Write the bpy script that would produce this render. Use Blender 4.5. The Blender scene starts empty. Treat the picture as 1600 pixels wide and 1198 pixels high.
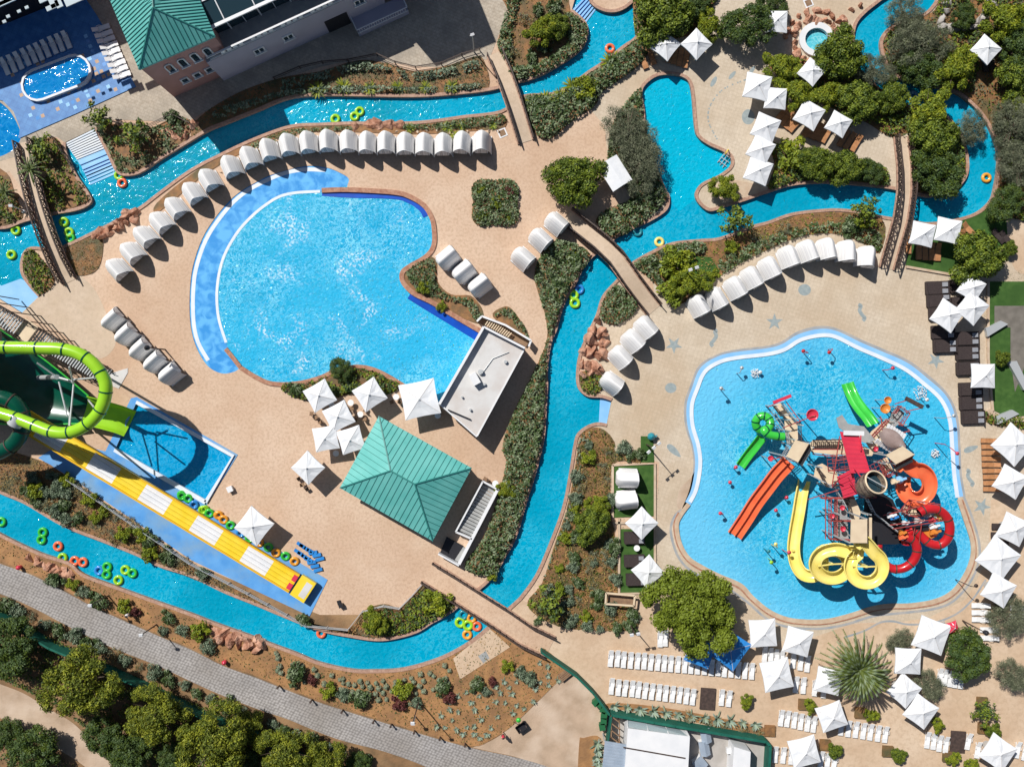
import bpy, bmesh, math, random
from mathutils import Vector, Matrix, noise
random.seed(7)
R = math.radians; PI = math.pi
scn = bpy.context.scene
COL = scn.collection
# ---------------------------------------------------------------- camera, sky, sun
H, S = 100.0, 0.075                    # camera height and metres per photo pixel on the ground
cam = bpy.data.cameras.new('camera'); camo = bpy.data.objects.new('camera', cam); COL.objects.link(camo)
camo.location = (0, 0, H); cam.sensor_width = 36; cam.lens = 30; cam.clip_end = 3000
scn.camera = camo
SH, EL = R(50), R(48)                  # shadows fall right and down
sun_vec = Vector((-math.cos(SH)*math.cos(EL), math.sin(SH)*math.cos(EL), math.sin(EL)))
w = bpy.data.worlds.new('World'); scn.world = w; w.use_nodes = True
nt = w.node_tree; bg = nt.nodes['Background']
sky = nt.nodes.new('ShaderNodeTexSky'); sky.sky_type = 'NISHITA'; sky.sun_disc = False
sky.sun_elevation = EL; sky.sun_rotation = math.atan2(sun_vec.x, sun_vec.y); sky.air_density = 1.0; sky.ozone_density = 1.5
nt.links.new(sky.outputs[0], bg.inputs[0]); bg.inputs[1].default_value = 0.05
sl = bpy.data.lights.new('sun', 'SUN'); sl.energy = 4.7; sl.angle = R(0.5); sl.color = (1.0, 0.965, 0.91)
slo = bpy.data.objects.new('sun', sl); COL.objects.link(slo)
slo.rotation_euler = (-sun_vec).to_track_quat('-Z', 'Y').to_euler()
scn.view_settings.view_transform = 'Standard'; scn.view_settings.look = 'None'
scn.view_settings.exposure = 0.0; scn.view_settings.gamma = 1.0
scn.cycles.max_bounces = 4; scn.cycles.diffuse_bounces = 2; scn.cycles.glossy_bounces = 2
scn.cycles.transmission_bounces = 2; scn.cycles.transparent_max_bounces = 4
scn.cycles.sample_clamp_indirect = 4

# ---------------------------------------------------------------- helpers
def V(x, y, z=0.0):
    """world point at height z that is seen at photo pixel (x, y)"""
    k = (H-z)/H
    return Vector(((x-800)*S*k, (599-y)*S*k, z))
def GP(x, y, h=0.0):
    v = V(x, y, h); return (v.x, v.y)

def catmull(pts, n=6, closed=True):
    out = []; N = len(pts)
    rng = range(N) if closed else range(N-1)
    for i in rng:
        if closed: p0, p1, p2, p3 = pts[i-1], pts[i], pts[(i+1) % N], pts[(i+2) % N]
        else: p0, p1, p2, p3 = pts[max(i-1, 0)], pts[i], pts[i+1], pts[min(i+2, N-1)]
        for j in range(n):
            t = j/n
            out.append(tuple(0.5*((2*b)+(-a+c)*t+(2*a-5*b+4*c-d)*t*t+(-a+3*b-3*c+d)*t**3) for a, b, c, d in zip(p0, p1, p2, p3)))
    if not closed: out.append(tuple(pts[-1]))
    return out

def mixed(pts, n=5, closed=True):
    """smooth outline; a point written (x, y, 1) stays a sharp corner"""
    N = len(pts); out = []
    for i in range(N if closed else N-1):
        a, b = pts[i], pts[(i+1) % N]
        ca, cb = len(a) > 2, len(b) > 2
        if ca and cb: out.append(a[:2]); continue
        p0 = a if ca else pts[i-1] if (closed or i > 0) else a
        p3 = b if cb else pts[(i+2) % N] if (closed or i+2 < N) else b
        for j in range(n):
            t = j/n
            out.append(tuple(0.5*((2*q)+(-p+r)*t+(2*p-5*q+4*r-s)*t*t+(-p+3*q-3*r+s)*t**3) for p, q, r, s in zip(p0[:2], a[:2], b[:2], p3[:2])))
    if not closed: out.append(pts[-1][:2])
    return out

def in_poly(x, y, poly):
    c = False; j = len(poly)-1
    for i in range(len(poly)):
        xi, yi = poly[i][:2]; xj, yj = poly[j][:2]
        if (yi > y) != (yj > y) and x < (xj-xi)*(y-yi)/(yj-yi+1e-12)+xi: c = not c
        j = i
    return c

class MB:
    def __init__(s): s.v = []; s.f = []; s.m = []; s.sm = []; s.cuts = []
    def add(s, vs, fs, mi=0, smooth=False):
        b = len(s.v); s.v += [tuple(q) for q in vs]
        for f in fs: s.f.append(tuple(b+i for i in f)); s.m.append(mi); s.sm.append(smooth)
    def box(s, c, sz, rz=0, mi=0, M=None):
        s.cuts.append(len(s.f)); hx, hy, hz = sz[0]/2, sz[1]/2, sz[2]/2
        vs = [Vector((x, y, z)) for z in (-hz, hz) for y in (-hy, hy) for x in (-hx, hx)]
        m = Matrix.Translation(Vector(c)) @ (M if M is not None else Matrix.Rotation(rz, 4, 'Z'))
        s.add([m @ q for q in vs], [(0, 2, 3, 1), (4, 5, 7, 6), (0, 1, 5, 4), (2, 6, 7, 3), (0, 4, 6, 2), (1, 3, 7, 5)], mi)
    def bar(s, a, b, w, h=None, mi=0):
        a, b = Vector(a), Vector(b); d = b-a
        if d.length < 1e-6: return
        M = d.to_track_quat('Y', 'Z').to_matrix().to_4x4()
        s.box((a+b)/2, (w, d.length, h or w), M=M, mi=mi)
    def tube(s, pts, r, n=8, mi=0, closed=False, caps=True, smooth=True):
        s.cuts.append(len(s.f)); pts = [Vector(p) for p in pts]; N = len(pts); rs = r if isinstance(r, (list, tuple)) else [r]*N
        vs = []
        for i, p in enumerate(pts):
            if closed: d = pts[(i+1) % N]-pts[i-1]
            else: d = pts[min(i+1, N-1)]-pts[max(i-1, 0)]
            d.normalize()
            up = Vector((0, 0, 1)) if abs(d.z) < .95 else Vector((1, 0, 0))
            a = d.cross(up).normalized(); b = a.cross(d)
            for k in range(n):
                t = 2*PI*k/n; vs.append(p+(a*math.cos(t)+b*math.sin(t))*rs[i])
        fs = []
        for i in range(N if closed else N-1):
            j = (i+1) % N
            for k in range(n):
                l = (k+1) % n; fs.append((i*n+k, i*n+l, j*n+l, j*n+k))
        s.add(vs, fs, mi, smooth)
        if caps and not closed:
            s.add(vs[:n], [tuple(range(n))[::-1]], mi); s.add(vs[-n:], [tuple(range(n))], mi)
    def cyl(s, c, r, h, n=12, mi=0, r2=None):
        c = Vector(c); s.tube([c, c+Vector((0, 0, h))], [r, r if r2 is None else r2], n, mi, smooth=False)
    def prism(s, poly, z0, z1, mi=0, mside=None, cap=True):
        """poly: world xy"""
        s.cuts.append(len(s.f)); n = len(poly)
        a = sum(poly[i][0]*poly[(i+1) % n][1]-poly[(i+1) % n][0]*poly[i][1] for i in range(n))
        if a < 0: poly = poly[::-1]
        vs = [(p[0], p[1], z0) for p in poly]+[(p[0], p[1], z1) for p in poly]
        s.add(vs, [(i, (i+1) % n, n+(i+1) % n, n+i) for i in range(n)], mi if mside is None else mside)
        if cap: s.add(vs[n:], [tuple(range(n))], mi); s.add(vs[:n], [tuple(range(n))[::-1]], mi)
    def lathe(s, c, prof, n=16, mi=0, smooth=True):
        c = Vector(c); vs = []
        for r, z in prof:
            for k in range(n):
                t = 2*PI*k/n; vs.append(c+Vector((r*math.cos(t), r*math.sin(t), z)))
        fs = [(i*n+k, i*n+(k+1) % n, (i+1)*n+(k+1) % n, (i+1)*n+k) for i in range(len(prof)-1) for k in range(n)]
        s.add(vs, fs, mi, smooth)
    def mesh(s, name, mats):
        me = bpy.data.meshes.new(name); me.from_pydata(s.v, [], s.f)
        for m in (mats if isinstance(mats, (list, tuple)) else [mats]): me.materials.append(m)
        me.polygons.foreach_set('material_index', s.m); me.polygons.foreach_set('use_smooth', s.sm)
        me.update(); return me
    def build_each(s, name, mats, parent, per=1):
        """every solid its own part"""
        c = s.cuts[::per]+[len(s.f)]; out = []
        for a, b in zip(c, c[1:]):
            q = MB(); ix = sorted({i for f in s.f[a:b] for i in f}); mp = {k: j for j, k in enumerate(ix)}
            q.v = [s.v[i] for i in ix]; q.f = [tuple(mp[i] for i in f) for f in s.f[a:b]]; q.m = s.m[a:b]; q.sm = s.sm[a:b]
            out.append(q.build(name, mats, parent))
        return out
    def build(s, name, mats, parent=None, **kw):
        return link(name, s.mesh(name, mats), parent, **kw)

def link(name, me, parent=None, loc=None, rz=None, label=None, cat=None, group=None, kind=None):
    o = bpy.data.objects.new(name, me); COL.objects.link(o)
    if parent is not None: o.parent = parent
    if loc is not None: o.location = loc
    if rz is not None: o.rotation_euler = (0, 0, rz)
    return tag(o, label, cat, group, kind)
def tag(o, label=None, cat=None, group=None, kind=None):
    if label: o['label'] = label
    if cat: o['category'] = cat
    if group: o['group'] = group
    if kind: o['kind'] = kind
    return o
def thing(name, label, cat, loc=(0, 0, 0), rz=0, group=None):
    return link(name, None, None, loc, rz, label, cat, group)
KIDS = {}
def copy_thing(root, loc, rz=0, label=None, group=None, scale=None):
    r = root.copy(); COL.objects.link(r); r.location = loc; r.rotation_euler = (0, 0, rz)
    if scale: r.scale = scale if isinstance(scale, tuple) else (scale,)*3
    if label: r['label'] = label
    if group: r['group'] = group
    if root.name not in KIDS: KIDS[root.name] = [(c, list(c.children)) for c in root.children]
    for ch, gs in KIDS[root.name]:
        c = ch.copy(); COL.objects.link(c); c.parent = r
        for g in gs:
            d = g.copy(); COL.objects.link(d); d.parent = c
    return r
ORD = 'first second third fourth fifth sixth seventh eighth ninth tenth eleventh twelfth thirteenth fourteenth fifteenth sixteenth seventeenth eighteenth nineteenth twentieth twenty-first twenty-second twenty-third twenty-fourth twenty-fifth twenty-sixth twenty-seventh twenty-eighth'.split()
class Proto:
    """builds a thing once, later calls hand out copies"""
    def __init__(s, fn): s.fn = fn; s.root = None
    def __call__(s, loc, rz, label, group=None, scale=1):
        if s.root is None:
            s.root = s.fn(); r = s.root; r.location = loc; r.rotation_euler = (0, 0, rz)
            r.scale = scale if isinstance(scale, tuple) else (scale,)*3
            r['label'] = label
            if group: r['group'] = group
            return r
        r = copy_thing(s.root, loc, rz, label, None, scale)
        if group: r['group'] = group
        elif 'group' in r: del r['group']
        return r
def ang(a):                                        # image direction in degrees (0 right, 90 down) -> world z rotation of +Y
    return -R(a)-PI/2

# ---------------------------------------------------------------- materials
def mat(name, c, c2=None, rough=.7, scale=1.0, lo=.35, hi=.65, bump=0, bscale=None, metal=0, spec=.4, detail=4, c3=None, s3=.15, coat=0, bdist=.05, dist=0):
    m = bpy.data.materials.new(name); m.use_nodes = True; t = m.node_tree; L = t.links.new; N = t.nodes.new
    p = t.nodes['Principled BSDF']
    p.inputs['Base Color'].default_value = (*c, 1); p.inputs['Roughness'].default_value = rough
    p.inputs['Metallic'].default_value = metal; p.inputs['Specular IOR Level'].default_value = spec
    if coat: p.inputs['Coat Weight'].default_value = coat; p.inputs['Coat Roughness'].default_value = .08
    g = N('ShaderNodeNewGeometry')
    out = None
    if c2:
        n = N('ShaderNodeTexNoise'); n.inputs['Scale'].default_value = scale; n.inputs['Detail'].default_value = detail
        n.inputs['Distortion'].default_value = dist
        L(g.outputs['Position'], n.inputs['Vector'])
        r = N('ShaderNodeMapRange'); r.inputs[1].default_value = lo; r.inputs[2].default_value = hi
        L(n.outputs[0], r.inputs[0])
        x = N('ShaderNodeMix'); x.data_type = 'RGBA'; x.inputs[6].default_value = (*c, 1); x.inputs[7].default_value = (*c2, 1)
        L(r.outputs[0], x.inputs[0]); out = x.outputs[2]
        if c3:
            n3 = N('ShaderNodeTexNoise'); n3.inputs['Scale'].default_value = s3; n3.inputs['Detail'].default_value = 5
            L(g.outputs['Position'], n3.inputs['Vector'])
            r3 = N('ShaderNodeMapRange'); r3.inputs[1].default_value = .45; r3.inputs[2].default_value = .68
            L(n3.outputs[0], r3.inputs[0])
            y = N('ShaderNodeMix'); y.data_type = 'RGBA'; y.inputs[7].default_value = (*c3, 1)
            L(r3.outputs[0], y.inputs[0]); L(out, y.inputs[6]); out = y.outputs[2]
        L(out, p.inputs['Base Color'])
    if bump:
        n = N('ShaderNodeTexNoise'); n.inputs['Scale'].default_value = bscale or scale*3; n.inputs['Detail'].default_value = 3
        L(g.outputs['Position'], n.inputs['Vector'])
        b = N('ShaderNodeBump'); b.inputs['Strength'].default_value = bump; b.inputs['Distance'].default_value = bdist
        L(n.outputs[0], b.inputs['Height']); L(b.outputs[0], p.inputs['Normal'])
    m['out'] = 1
    return m
def base_socket(m):
    p = m.node_tree.nodes['Principled BSDF']; s = p.inputs['Base Color']
    return p, (s.links[0].from_socket if s.links else None)
def overlay(m, fac_socket, color, strength=1.0):
    t = m.node_tree; p, src = base_socket(m)
    x = t.nodes.new('ShaderNodeMix'); x.data_type = 'RGBA'; x.inputs[7].default_value = (*color, 1)
    if src: t.links.new(src, x.inputs[6])
    else: x.inputs[6].default_value = p.inputs['Base Color'].default_value
    if strength != 1:
        mu = t.nodes.new('ShaderNodeMath'); mu.operation = 'MULTIPLY'; mu.inputs[1].default_value = strength
        t.links.new(fac_socket, mu.inputs[0]); fac_socket = mu.outputs[0]
    t.links.new(fac_socket, x.inputs[0]); t.links.new(x.outputs[2], p.inputs['Base Color'])
def brick(m, rot, sx, sy, color, strength, mortar=.012, offset=.5):
    """paving joints laid over the base colour (world coordinates)"""
    t = m.node_tree; N = t.nodes.new; L = t.links.new
    g = N('ShaderNodeNewGeometry'); mp = N('ShaderNodeMapping'); mp.inputs['Rotation'].default_value = (0, 0, rot)
    L(g.outputs['Position'], mp.inputs['Vector'])
    b = N('ShaderNodeTexBrick'); b.offset = offset; b.inputs['Scale'].default_value = 1
    b.inputs['Color1'].default_value = (0, 0, 0, 1); b.inputs['Color2'].default_value = (.45, .45, .45, 1); b.inputs['Mortar'].default_value = (1, 1, 1, 1)
    b.inputs['Mortar Size'].default_value = mortar; b.inputs['Brick Width'].default_value = sx; b.inputs['Row Height'].default_value = sy
    L(mp.outputs[0], b.inputs['Vector']); overlay(m, b.outputs['Color'], color, strength)
def stripes(m, axis, period, color, strength=1.0, lo=.45, hi=.6, coord='Object', rough_noise=True):
    t = m.node_tree; N = t.nodes.new; L = t.links.new
    tc = N('ShaderNodeTexCoord'); sp = N('ShaderNodeSeparateXYZ'); L(tc.outputs[coord], sp.inputs[0])
    n = N('ShaderNodeTexNoise'); n.noise_dimensions = '1D'; n.inputs['Scale'].default_value = 1/period; n.inputs['Detail'].default_value = 3
    L(sp.outputs['XYZ'.index(axis)], n.inputs['W'])
    r = N('ShaderNodeMapRange'); r.inputs[1].default_value = lo; r.inputs[2].default_value = hi; L(n.outputs[0], r.inputs[0])
    overlay(m, r.outputs[0], color, strength)

def grain(m, scale, color, strength, lo=.45, hi=.62, det=6):
    t = m.node_tree; N = t.nodes.new; L = t.links.new
    g = N('ShaderNodeNewGeometry'); n = N('ShaderNodeTexNoise'); n.inputs['Scale'].default_value = scale; n.inputs['Detail'].default_value = det; n.inputs['Roughness'].default_value = .65
    L(g.outputs['Position'], n.inputs['Vector'])
    r = N('ShaderNodeMapRange'); r.inputs[1].default_value = lo; r.inputs[2].default_value = hi; L(n.outputs[0], r.inputs[0]); overlay(m, r.outputs[0], color, strength)

def water(name, c_deep, c_lite, rip=1.6, lite=.5, big=None, bumpd=.12, foam_glint=None, shallow=None):
    m = bpy.data.materials.new(name); m.use_nodes = True; t = m.node_tree; L = t.links.new; N = t.nodes.new
    p = t.nodes['Principled BSDF']; p.inputs['Roughness'].default_value = .06; p.inputs['IOR'].default_value = 1.33
    g = N('ShaderNodeNewGeometry')
    def noise_(sc, det=3, dist=0):
        n = N('ShaderNodeTexNoise'); n.inputs['Scale'].default_value = sc; n.inputs['Detail'].default_value = det; n.inputs['Distortion'].default_value = dist
        L(g.outputs['Position'], n.inputs['Vector']); return n
    def rng(s, a, b, c=0, d=1):
        r = N('ShaderNodeMapRange'); r.inputs[1].default_value = a; r.inputs[2].default_value = b; r.inputs[3].default_value = c; r.inputs[4].default_value = d
        L(s, r.inputs[0]); return r.outputs[0]
    # the net of bright lines that ripples focus on the pool floor, painted into the water colour
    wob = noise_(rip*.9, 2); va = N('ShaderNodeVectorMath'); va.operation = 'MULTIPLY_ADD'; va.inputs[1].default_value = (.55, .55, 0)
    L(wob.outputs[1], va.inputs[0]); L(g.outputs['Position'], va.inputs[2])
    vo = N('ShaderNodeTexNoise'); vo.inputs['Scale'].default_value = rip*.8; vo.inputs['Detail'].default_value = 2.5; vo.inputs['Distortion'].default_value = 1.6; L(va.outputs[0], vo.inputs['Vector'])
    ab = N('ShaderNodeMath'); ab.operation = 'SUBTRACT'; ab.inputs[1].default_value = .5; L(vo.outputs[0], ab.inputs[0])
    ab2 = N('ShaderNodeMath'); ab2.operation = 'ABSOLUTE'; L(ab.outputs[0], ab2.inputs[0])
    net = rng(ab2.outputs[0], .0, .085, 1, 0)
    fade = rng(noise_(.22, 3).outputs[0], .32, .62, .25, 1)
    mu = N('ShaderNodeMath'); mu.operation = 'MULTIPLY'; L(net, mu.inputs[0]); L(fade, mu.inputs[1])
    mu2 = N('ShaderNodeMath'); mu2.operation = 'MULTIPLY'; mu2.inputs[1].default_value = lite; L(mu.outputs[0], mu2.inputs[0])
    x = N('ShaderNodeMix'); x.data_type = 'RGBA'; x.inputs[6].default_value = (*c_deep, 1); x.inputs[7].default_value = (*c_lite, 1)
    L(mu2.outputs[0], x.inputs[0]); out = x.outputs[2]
    if big:
        y = N('ShaderNodeMix'); y.data_type = 'RGBA'; y.inputs[7].default_value = (*big, 1)
        L(rng(noise_(.07, 2).outputs[0], .42, .62, 0, .8), y.inputs[0]); L(out, y.inputs[6]); out = y.outputs[2]
    if shallow:                                # paler water where the floor rises to the rim
        vs = N('ShaderNodeVectorMath'); vs.operation = 'DISTANCE'; vs.inputs[1].default_value = shallow[0]; L(g.outputs['Position'], vs.inputs[0])
        y = N('ShaderNodeMix'); y.data_type = 'RGBA'; y.inputs[7].default_value = (*shallow[3], 1)
        L(rng(vs.outputs['Value'], shallow[1], shallow[2], 0, .7), y.inputs[0]); L(out, y.inputs[6]); out = y.outputs[2]
    if foam_glint:
        # froth and sky glitter, painted in as patches of white flecks
        fn = noise_(foam_glint[0], 3, .8); sc_ = noise_(3.6, 4)
        a = rng(fn.outputs[0], foam_glint[1], foam_glint[1]+.14); b = rng(sc_.outputs[0], .50, .60)
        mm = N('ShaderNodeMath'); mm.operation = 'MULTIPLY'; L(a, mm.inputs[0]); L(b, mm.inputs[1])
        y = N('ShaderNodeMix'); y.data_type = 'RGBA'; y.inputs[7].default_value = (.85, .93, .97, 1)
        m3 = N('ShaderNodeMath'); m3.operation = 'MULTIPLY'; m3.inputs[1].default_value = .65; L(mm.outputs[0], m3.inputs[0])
        if len(foam_glint) > 2:                      # only inside a round area (wave end of the pool)
            vs = N('ShaderNodeVectorMath'); vs.operation = 'DISTANCE'; vs.inputs[1].default_value = foam_glint[2]; L(g.outputs['Position'], vs.inputs[0])
            m4 = N('ShaderNodeMath'); m4.operation = 'MULTIPLY'; L(m3.outputs[0], m4.inputs[0]); L(rng(vs.outputs['Value'], foam_glint[3]*.55, foam_glint[3], 1, 0), m4.inputs[1]); m3 = m4
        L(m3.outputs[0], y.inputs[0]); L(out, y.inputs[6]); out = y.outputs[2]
    L(out, p.inputs['Base Color'])
    b1 = N('ShaderNodeBump'); b1.inputs['Strength'].default_value = 1; b1.inputs['Distance'].default_value = bumpd
    L(noise_(rip*1.1, 4, .6).outputs[0], b1.inputs['Height']); L(b1.outputs[0], p.inputs['Normal'])
    return m

M = {}
M['earth'] = mat('earth', (.27, .15, .07), (.16, .10, .05), scale=.8, bump=.6, bscale=4, c3=(.36, .22, .11), s3=.25)
M['soil'] = mat('soil', (.33, .16, .06), (.19, .10, .045), scale=1.6, bump=.7, bscale=6, c3=(.10, .09, .04), s3=.45)
M['sand'] = mat('sand', (.42, .22, .09), (.32, .165, .07), scale=1.2, bump=.8, bscale=5, c3=(.24, .13, .06), s3=.3)
M['track'] = mat('track', (.52, .38, .27), (.40, .29, .2), scale=.5, bump=.4, bscale=5, c3=(.6, .47, .36), s3=.3)
M['pink'] = mat('pink', (.62, .43, .295), (.72, .54, .40), scale=.17, lo=.32, hi=.68, bump=.5, bscale=7, detail=9, c3=(.56, .37, .245), s3=.05, bdist=.02)
brick(M['pink'], .5, .22, .11, (.40, .26, .17), .22)
M['beige'] = mat('beige', (.58, .48, .365), (.66, .565, .45), scale=.2, bump=.15, bscale=9, c3=(.56, .43, .30), s3=.09, bdist=.02)
brick(M['beige'], .3, .42, .42, (.38, .29, .19), .42, .02, 0)
M['plaza'] = mat('plaza', (.42, .35, .27), (.54, .47, .38), scale=2.2, bump=.4, bscale=5, c3=(.36, .31, .25), s3=.4)
brick(M['plaza'], .4, .5, .35, (.24, .20, .15), .4, .03)
M['sandpave'] = mat('sandpave', (.62, .46, .32), (.55, .39, .26), scale=.4, bump=.15, bscale=8, c3=(.68, .53, .39), s3=.12)
M['walk'] = mat('walk', (.58, .45, .33), (.63, .50, .38), scale=.5, bump=.1, bscale=9)
brick(M['walk'], .55, .3, .3, (.45, .34, .24), .3)
grain(M['pink'], 3.2, (.40, .25, .16), .42); grain(M['pink'], .3, (.76, .60, .46), .22, .5, .7)
grain(M['beige'], 3.0, (.42, .33, .23), .35); grain(M['beige'], .4, (.74, .62, .47), .25, .5, .7)
grain(M['sandpave'], 2.0, (.44, .31, .2), .4); grain(M['walk'], 2.0, (.42, .32, .22), .35)
M['cobble'] = mat('cobble', (.35, .33, .32), (.45, .425, .41), scale=.5, bump=.3, bscale=6, c3=(.33, .30, .275), s3=.15)
def cobble_dots(m):
    t = m.node_tree; N = t.nodes.new; L = t.links.new
    g = N('ShaderNodeNewGeometry'); mp = N('ShaderNodeMapping'); mp.inputs['Rotation'].default_value = (0, 0, .44); mp.inputs['Scale'].default_value = (2.7, 3.3, 1)
    L(g.outputs['Position'], mp.inputs['Vector'])
    v = N('ShaderNodeTexVoronoi'); v.inputs['Scale'].default_value = 1; v.inputs['Randomness'].default_value = .3; L(mp.outputs[0], v.inputs['Vector'])
    r = N('ShaderNodeMapRange'); r.inputs[1].default_value = .3; r.inputs[2].default_value = .55; L(v.outputs['Distance'], r.inputs[0])
    overlay(m, r.outputs[0], (.17, .155, .145), .7)
cobble_dots(M['cobble'])
M['kerb'] = mat('kerb', (.52, .34, .25), (.42, .25, .18), scale=2.5, bump=.5, bscale=6)
brick(M['kerb'], 0, .45, .45, (.25, .13, .09), .5, .03)
M['palekerb'] = mat('palekerb', (.58, .46, .34), (.5, .36, .25), scale=1.5, bump=.3)
M['brickrim'] = mat('brickrim', (.34, .15, .09), (.47, .26, .17), scale=3, bump=.5, bscale=6)
M['grass'] = mat('grass', (.035, .095, .015), (.06, .135, .025), scale=1.5, bump=.6, bscale=14, rough=.9, c3=(.035, .09, .015), s3=.3)
M['rock'] = mat('rock', (.48, .23, .14), (.62, .37, .26), scale=1.1, bump=1, bscale=2.5, c3=(.28, .12, .07), s3=.9, bdist=.25)
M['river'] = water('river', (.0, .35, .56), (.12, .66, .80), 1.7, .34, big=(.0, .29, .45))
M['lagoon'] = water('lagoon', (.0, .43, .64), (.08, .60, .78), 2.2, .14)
M['wave'] = water('wave', (.015, .385, .68), (.40, .90, 1.0), 2.3, .7, big=(.03, .45, .75), foam_glint=(.24, .535, (-26, 11, 0), 19))
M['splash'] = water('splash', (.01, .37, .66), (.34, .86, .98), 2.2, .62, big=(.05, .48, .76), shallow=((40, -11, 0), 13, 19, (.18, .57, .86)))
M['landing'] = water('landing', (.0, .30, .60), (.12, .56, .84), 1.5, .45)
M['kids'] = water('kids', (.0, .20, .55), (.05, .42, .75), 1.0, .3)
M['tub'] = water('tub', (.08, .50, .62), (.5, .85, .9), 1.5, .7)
M['mottle'] = mat('mottle', (.05, .30, .72), (.14, .48, .88), scale=.9, lo=.4, hi=.6, rough=.25, detail=6, dist=.6)
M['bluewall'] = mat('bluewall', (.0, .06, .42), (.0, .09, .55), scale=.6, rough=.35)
M['bluepaint'] = mat('bluepaint', (.08, .30, .68), (.13, .38, .76), scale=.6, rough=.5, c3=(.20, .36, .55), s3=.35, bump=.05)
M['paleblue'] = mat('paleblue', (.30, .58, .88), (.22, .50, .85), scale=.5, rough=.5)
M['whiteline'] = mat('whiteline', (.78, .82, .86), (.66, .74, .84), scale=.8, rough=.5)
M['shore'] = mat('shore', (.30, .33, .36), (.42, .40, .38), scale=.8, rough=.5)
M['inlay'] = mat('inlay', (.27, .32, .33), (.34, .39, .39), scale=2.5)
M['white'] = mat('white', (.80, .80, .81), (.73, .74, .76), scale=.8, rough=.6)
M['offwhite'] = mat('offwhite', (.66, .65, .64), (.60, .585, .57), scale=.5, rough=.7, c3=(.56, .50, .46), s3=.25)
M['canvas'] = mat('canvas', (.82, .83, .85), (.75, .77, .80), scale=1.1, rough=.85, bump=.25, bscale=1.5, bdist=.1)
M['stripe'] = mat('stripe', (.84, .83, .82), rough=.8); stripes(M['stripe'], 'X', .085, (.50, .50, .53), .6, .47, .62)
M['lining'] = mat('lining', (.74, .71, .69), rough=.85); stripes(M['lining'], 'X', .16, (.36, .34, .34), .8)
M['plastic'] = mat('plastic', (.84, .84, .84), rough=.35)
M['steel'] = mat('steel', (.55, .57, .58), rough=.4, metal=.3)
M['iron'] = mat('iron', (.05, .035, .03), (.09, .06, .05), scale=3, rough=.6)
M['dark'] = mat('dark', (.02, .02, .025), rough=.5)
M['wicker'] = mat('wicker', (.035, .024, .024), (.055, .04, .038), scale=8, bump=.5, bscale=20, rough=.7)
M['cushion'] = mat('cushion', (.30, .31, .34), (.25, .26, .29), scale=2, rough=.9)
M['teak'] = mat('teak', (.52, .25, .11), (.42, .19, .08), scale=3, rough=.6)
M['timber'] = mat('timber', (.30, .19, .11), (.22, .13, .08), scale=3, rough=.8)
M['cream'] = mat('cream', (.74, .60, .42), (.66, .52, .36), scale=1, rough=.7)
M['greydeck'] = mat('greydeck', (.30, .31, .31), (.38, .38, .37), scale=1.5, rough=.6)
M['roof'] = mat('roof', (.11, .44, .405), (.16, .51, .47), scale=.5, rough=.5, bump=.05)
M['pinkwall'] = mat('pinkwall', (.44, .24, .21), (.50, .28, .25), scale=.5, rough=.9)
M['greywall'] = mat('greywall', (.40, .38, .46), (.45, .43, .51), scale=.4, rough=.9)
M['glass'] = mat('glass', (.02, .045, .06), rough=.08, spec=.6)
M['paneglass'] = mat('paneglass', (.42, .50, .54), rough=.15, spec=.6)
M['tin'] = mat('tin', (.40, .47, .56), (.34, .41, .50), scale=1, rough=.4, metal=.2)
M['concrete'] = mat('concrete', (.46, .43, .40), (.38, .35, .32), scale=.8, rough=.85)
M['fencegreen'] = mat('fencegreen', (.005, .10, .07), (.01, .13, .09), scale=1, rough=.7)
M['bin'] = mat('bin', (.02, .13, .05), rough=.5)
M['bark'] = mat('bark', (.10, .07, .05), (.16, .12, .09), scale=4, rough=.9)
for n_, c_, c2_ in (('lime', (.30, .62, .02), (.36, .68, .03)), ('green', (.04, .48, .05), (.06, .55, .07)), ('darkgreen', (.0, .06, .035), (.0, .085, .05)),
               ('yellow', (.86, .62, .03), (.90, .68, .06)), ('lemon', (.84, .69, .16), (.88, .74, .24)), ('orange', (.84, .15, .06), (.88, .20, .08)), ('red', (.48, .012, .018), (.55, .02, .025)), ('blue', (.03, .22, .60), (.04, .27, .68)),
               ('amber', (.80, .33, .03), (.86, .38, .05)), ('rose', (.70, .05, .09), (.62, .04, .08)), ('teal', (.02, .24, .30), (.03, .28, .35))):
    M[n_] = mat(n_, c_, c2_, scale=.7, rough=.28, coat=.3)
def leafm(name, c, c2): M[name] = mat(name, c, c2, scale=1.6, lo=.3, hi=.7, rough=.55, spec=.3)
leafm('l_hedge', (.13, .185, .085), (.25, .30, .18)); leafm('l_hedge2', (.045, .085, .022), (.085, .13, .04))
leafm('l_sage', (.19, .25, .16), (.30, .36, .25)); leafm('l_sage2', (.08, .12, .07), (.12, .165, .10))
leafm('l_tree', (.13, .18, .014), (.21, .26, .025)); leafm('l_tree2', (.045, .08, .009), (.095, .135, .014))
leafm('l_lime', (.21, .26, .012), (.30, .32, .02)); leafm('l_lime2', (.11, .155, .012), (.17, .215, .016))
leafm('l_olive', (.18, .195, .12), (.28, .295, .19)); leafm('l_olive2', (.085, .10, .06), (.13, .15, .085))
leafm('l_pine', (.20, .235, .018), (.31, .32, .03)); leafm('l_pine2', (.08, .11, .012), (.14, .17, .018))
leafm('l_agave', (.24, .32, .26), (.32, .40, .33)); leafm('l_palm', (.06, .09, .016), (.13, .165, .035))
leafm('l_dry', (.30, .20, .06), (.40, .27, .09)); leafm('l_red', (.10, .03, .03), (.16, .05, .04))

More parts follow.
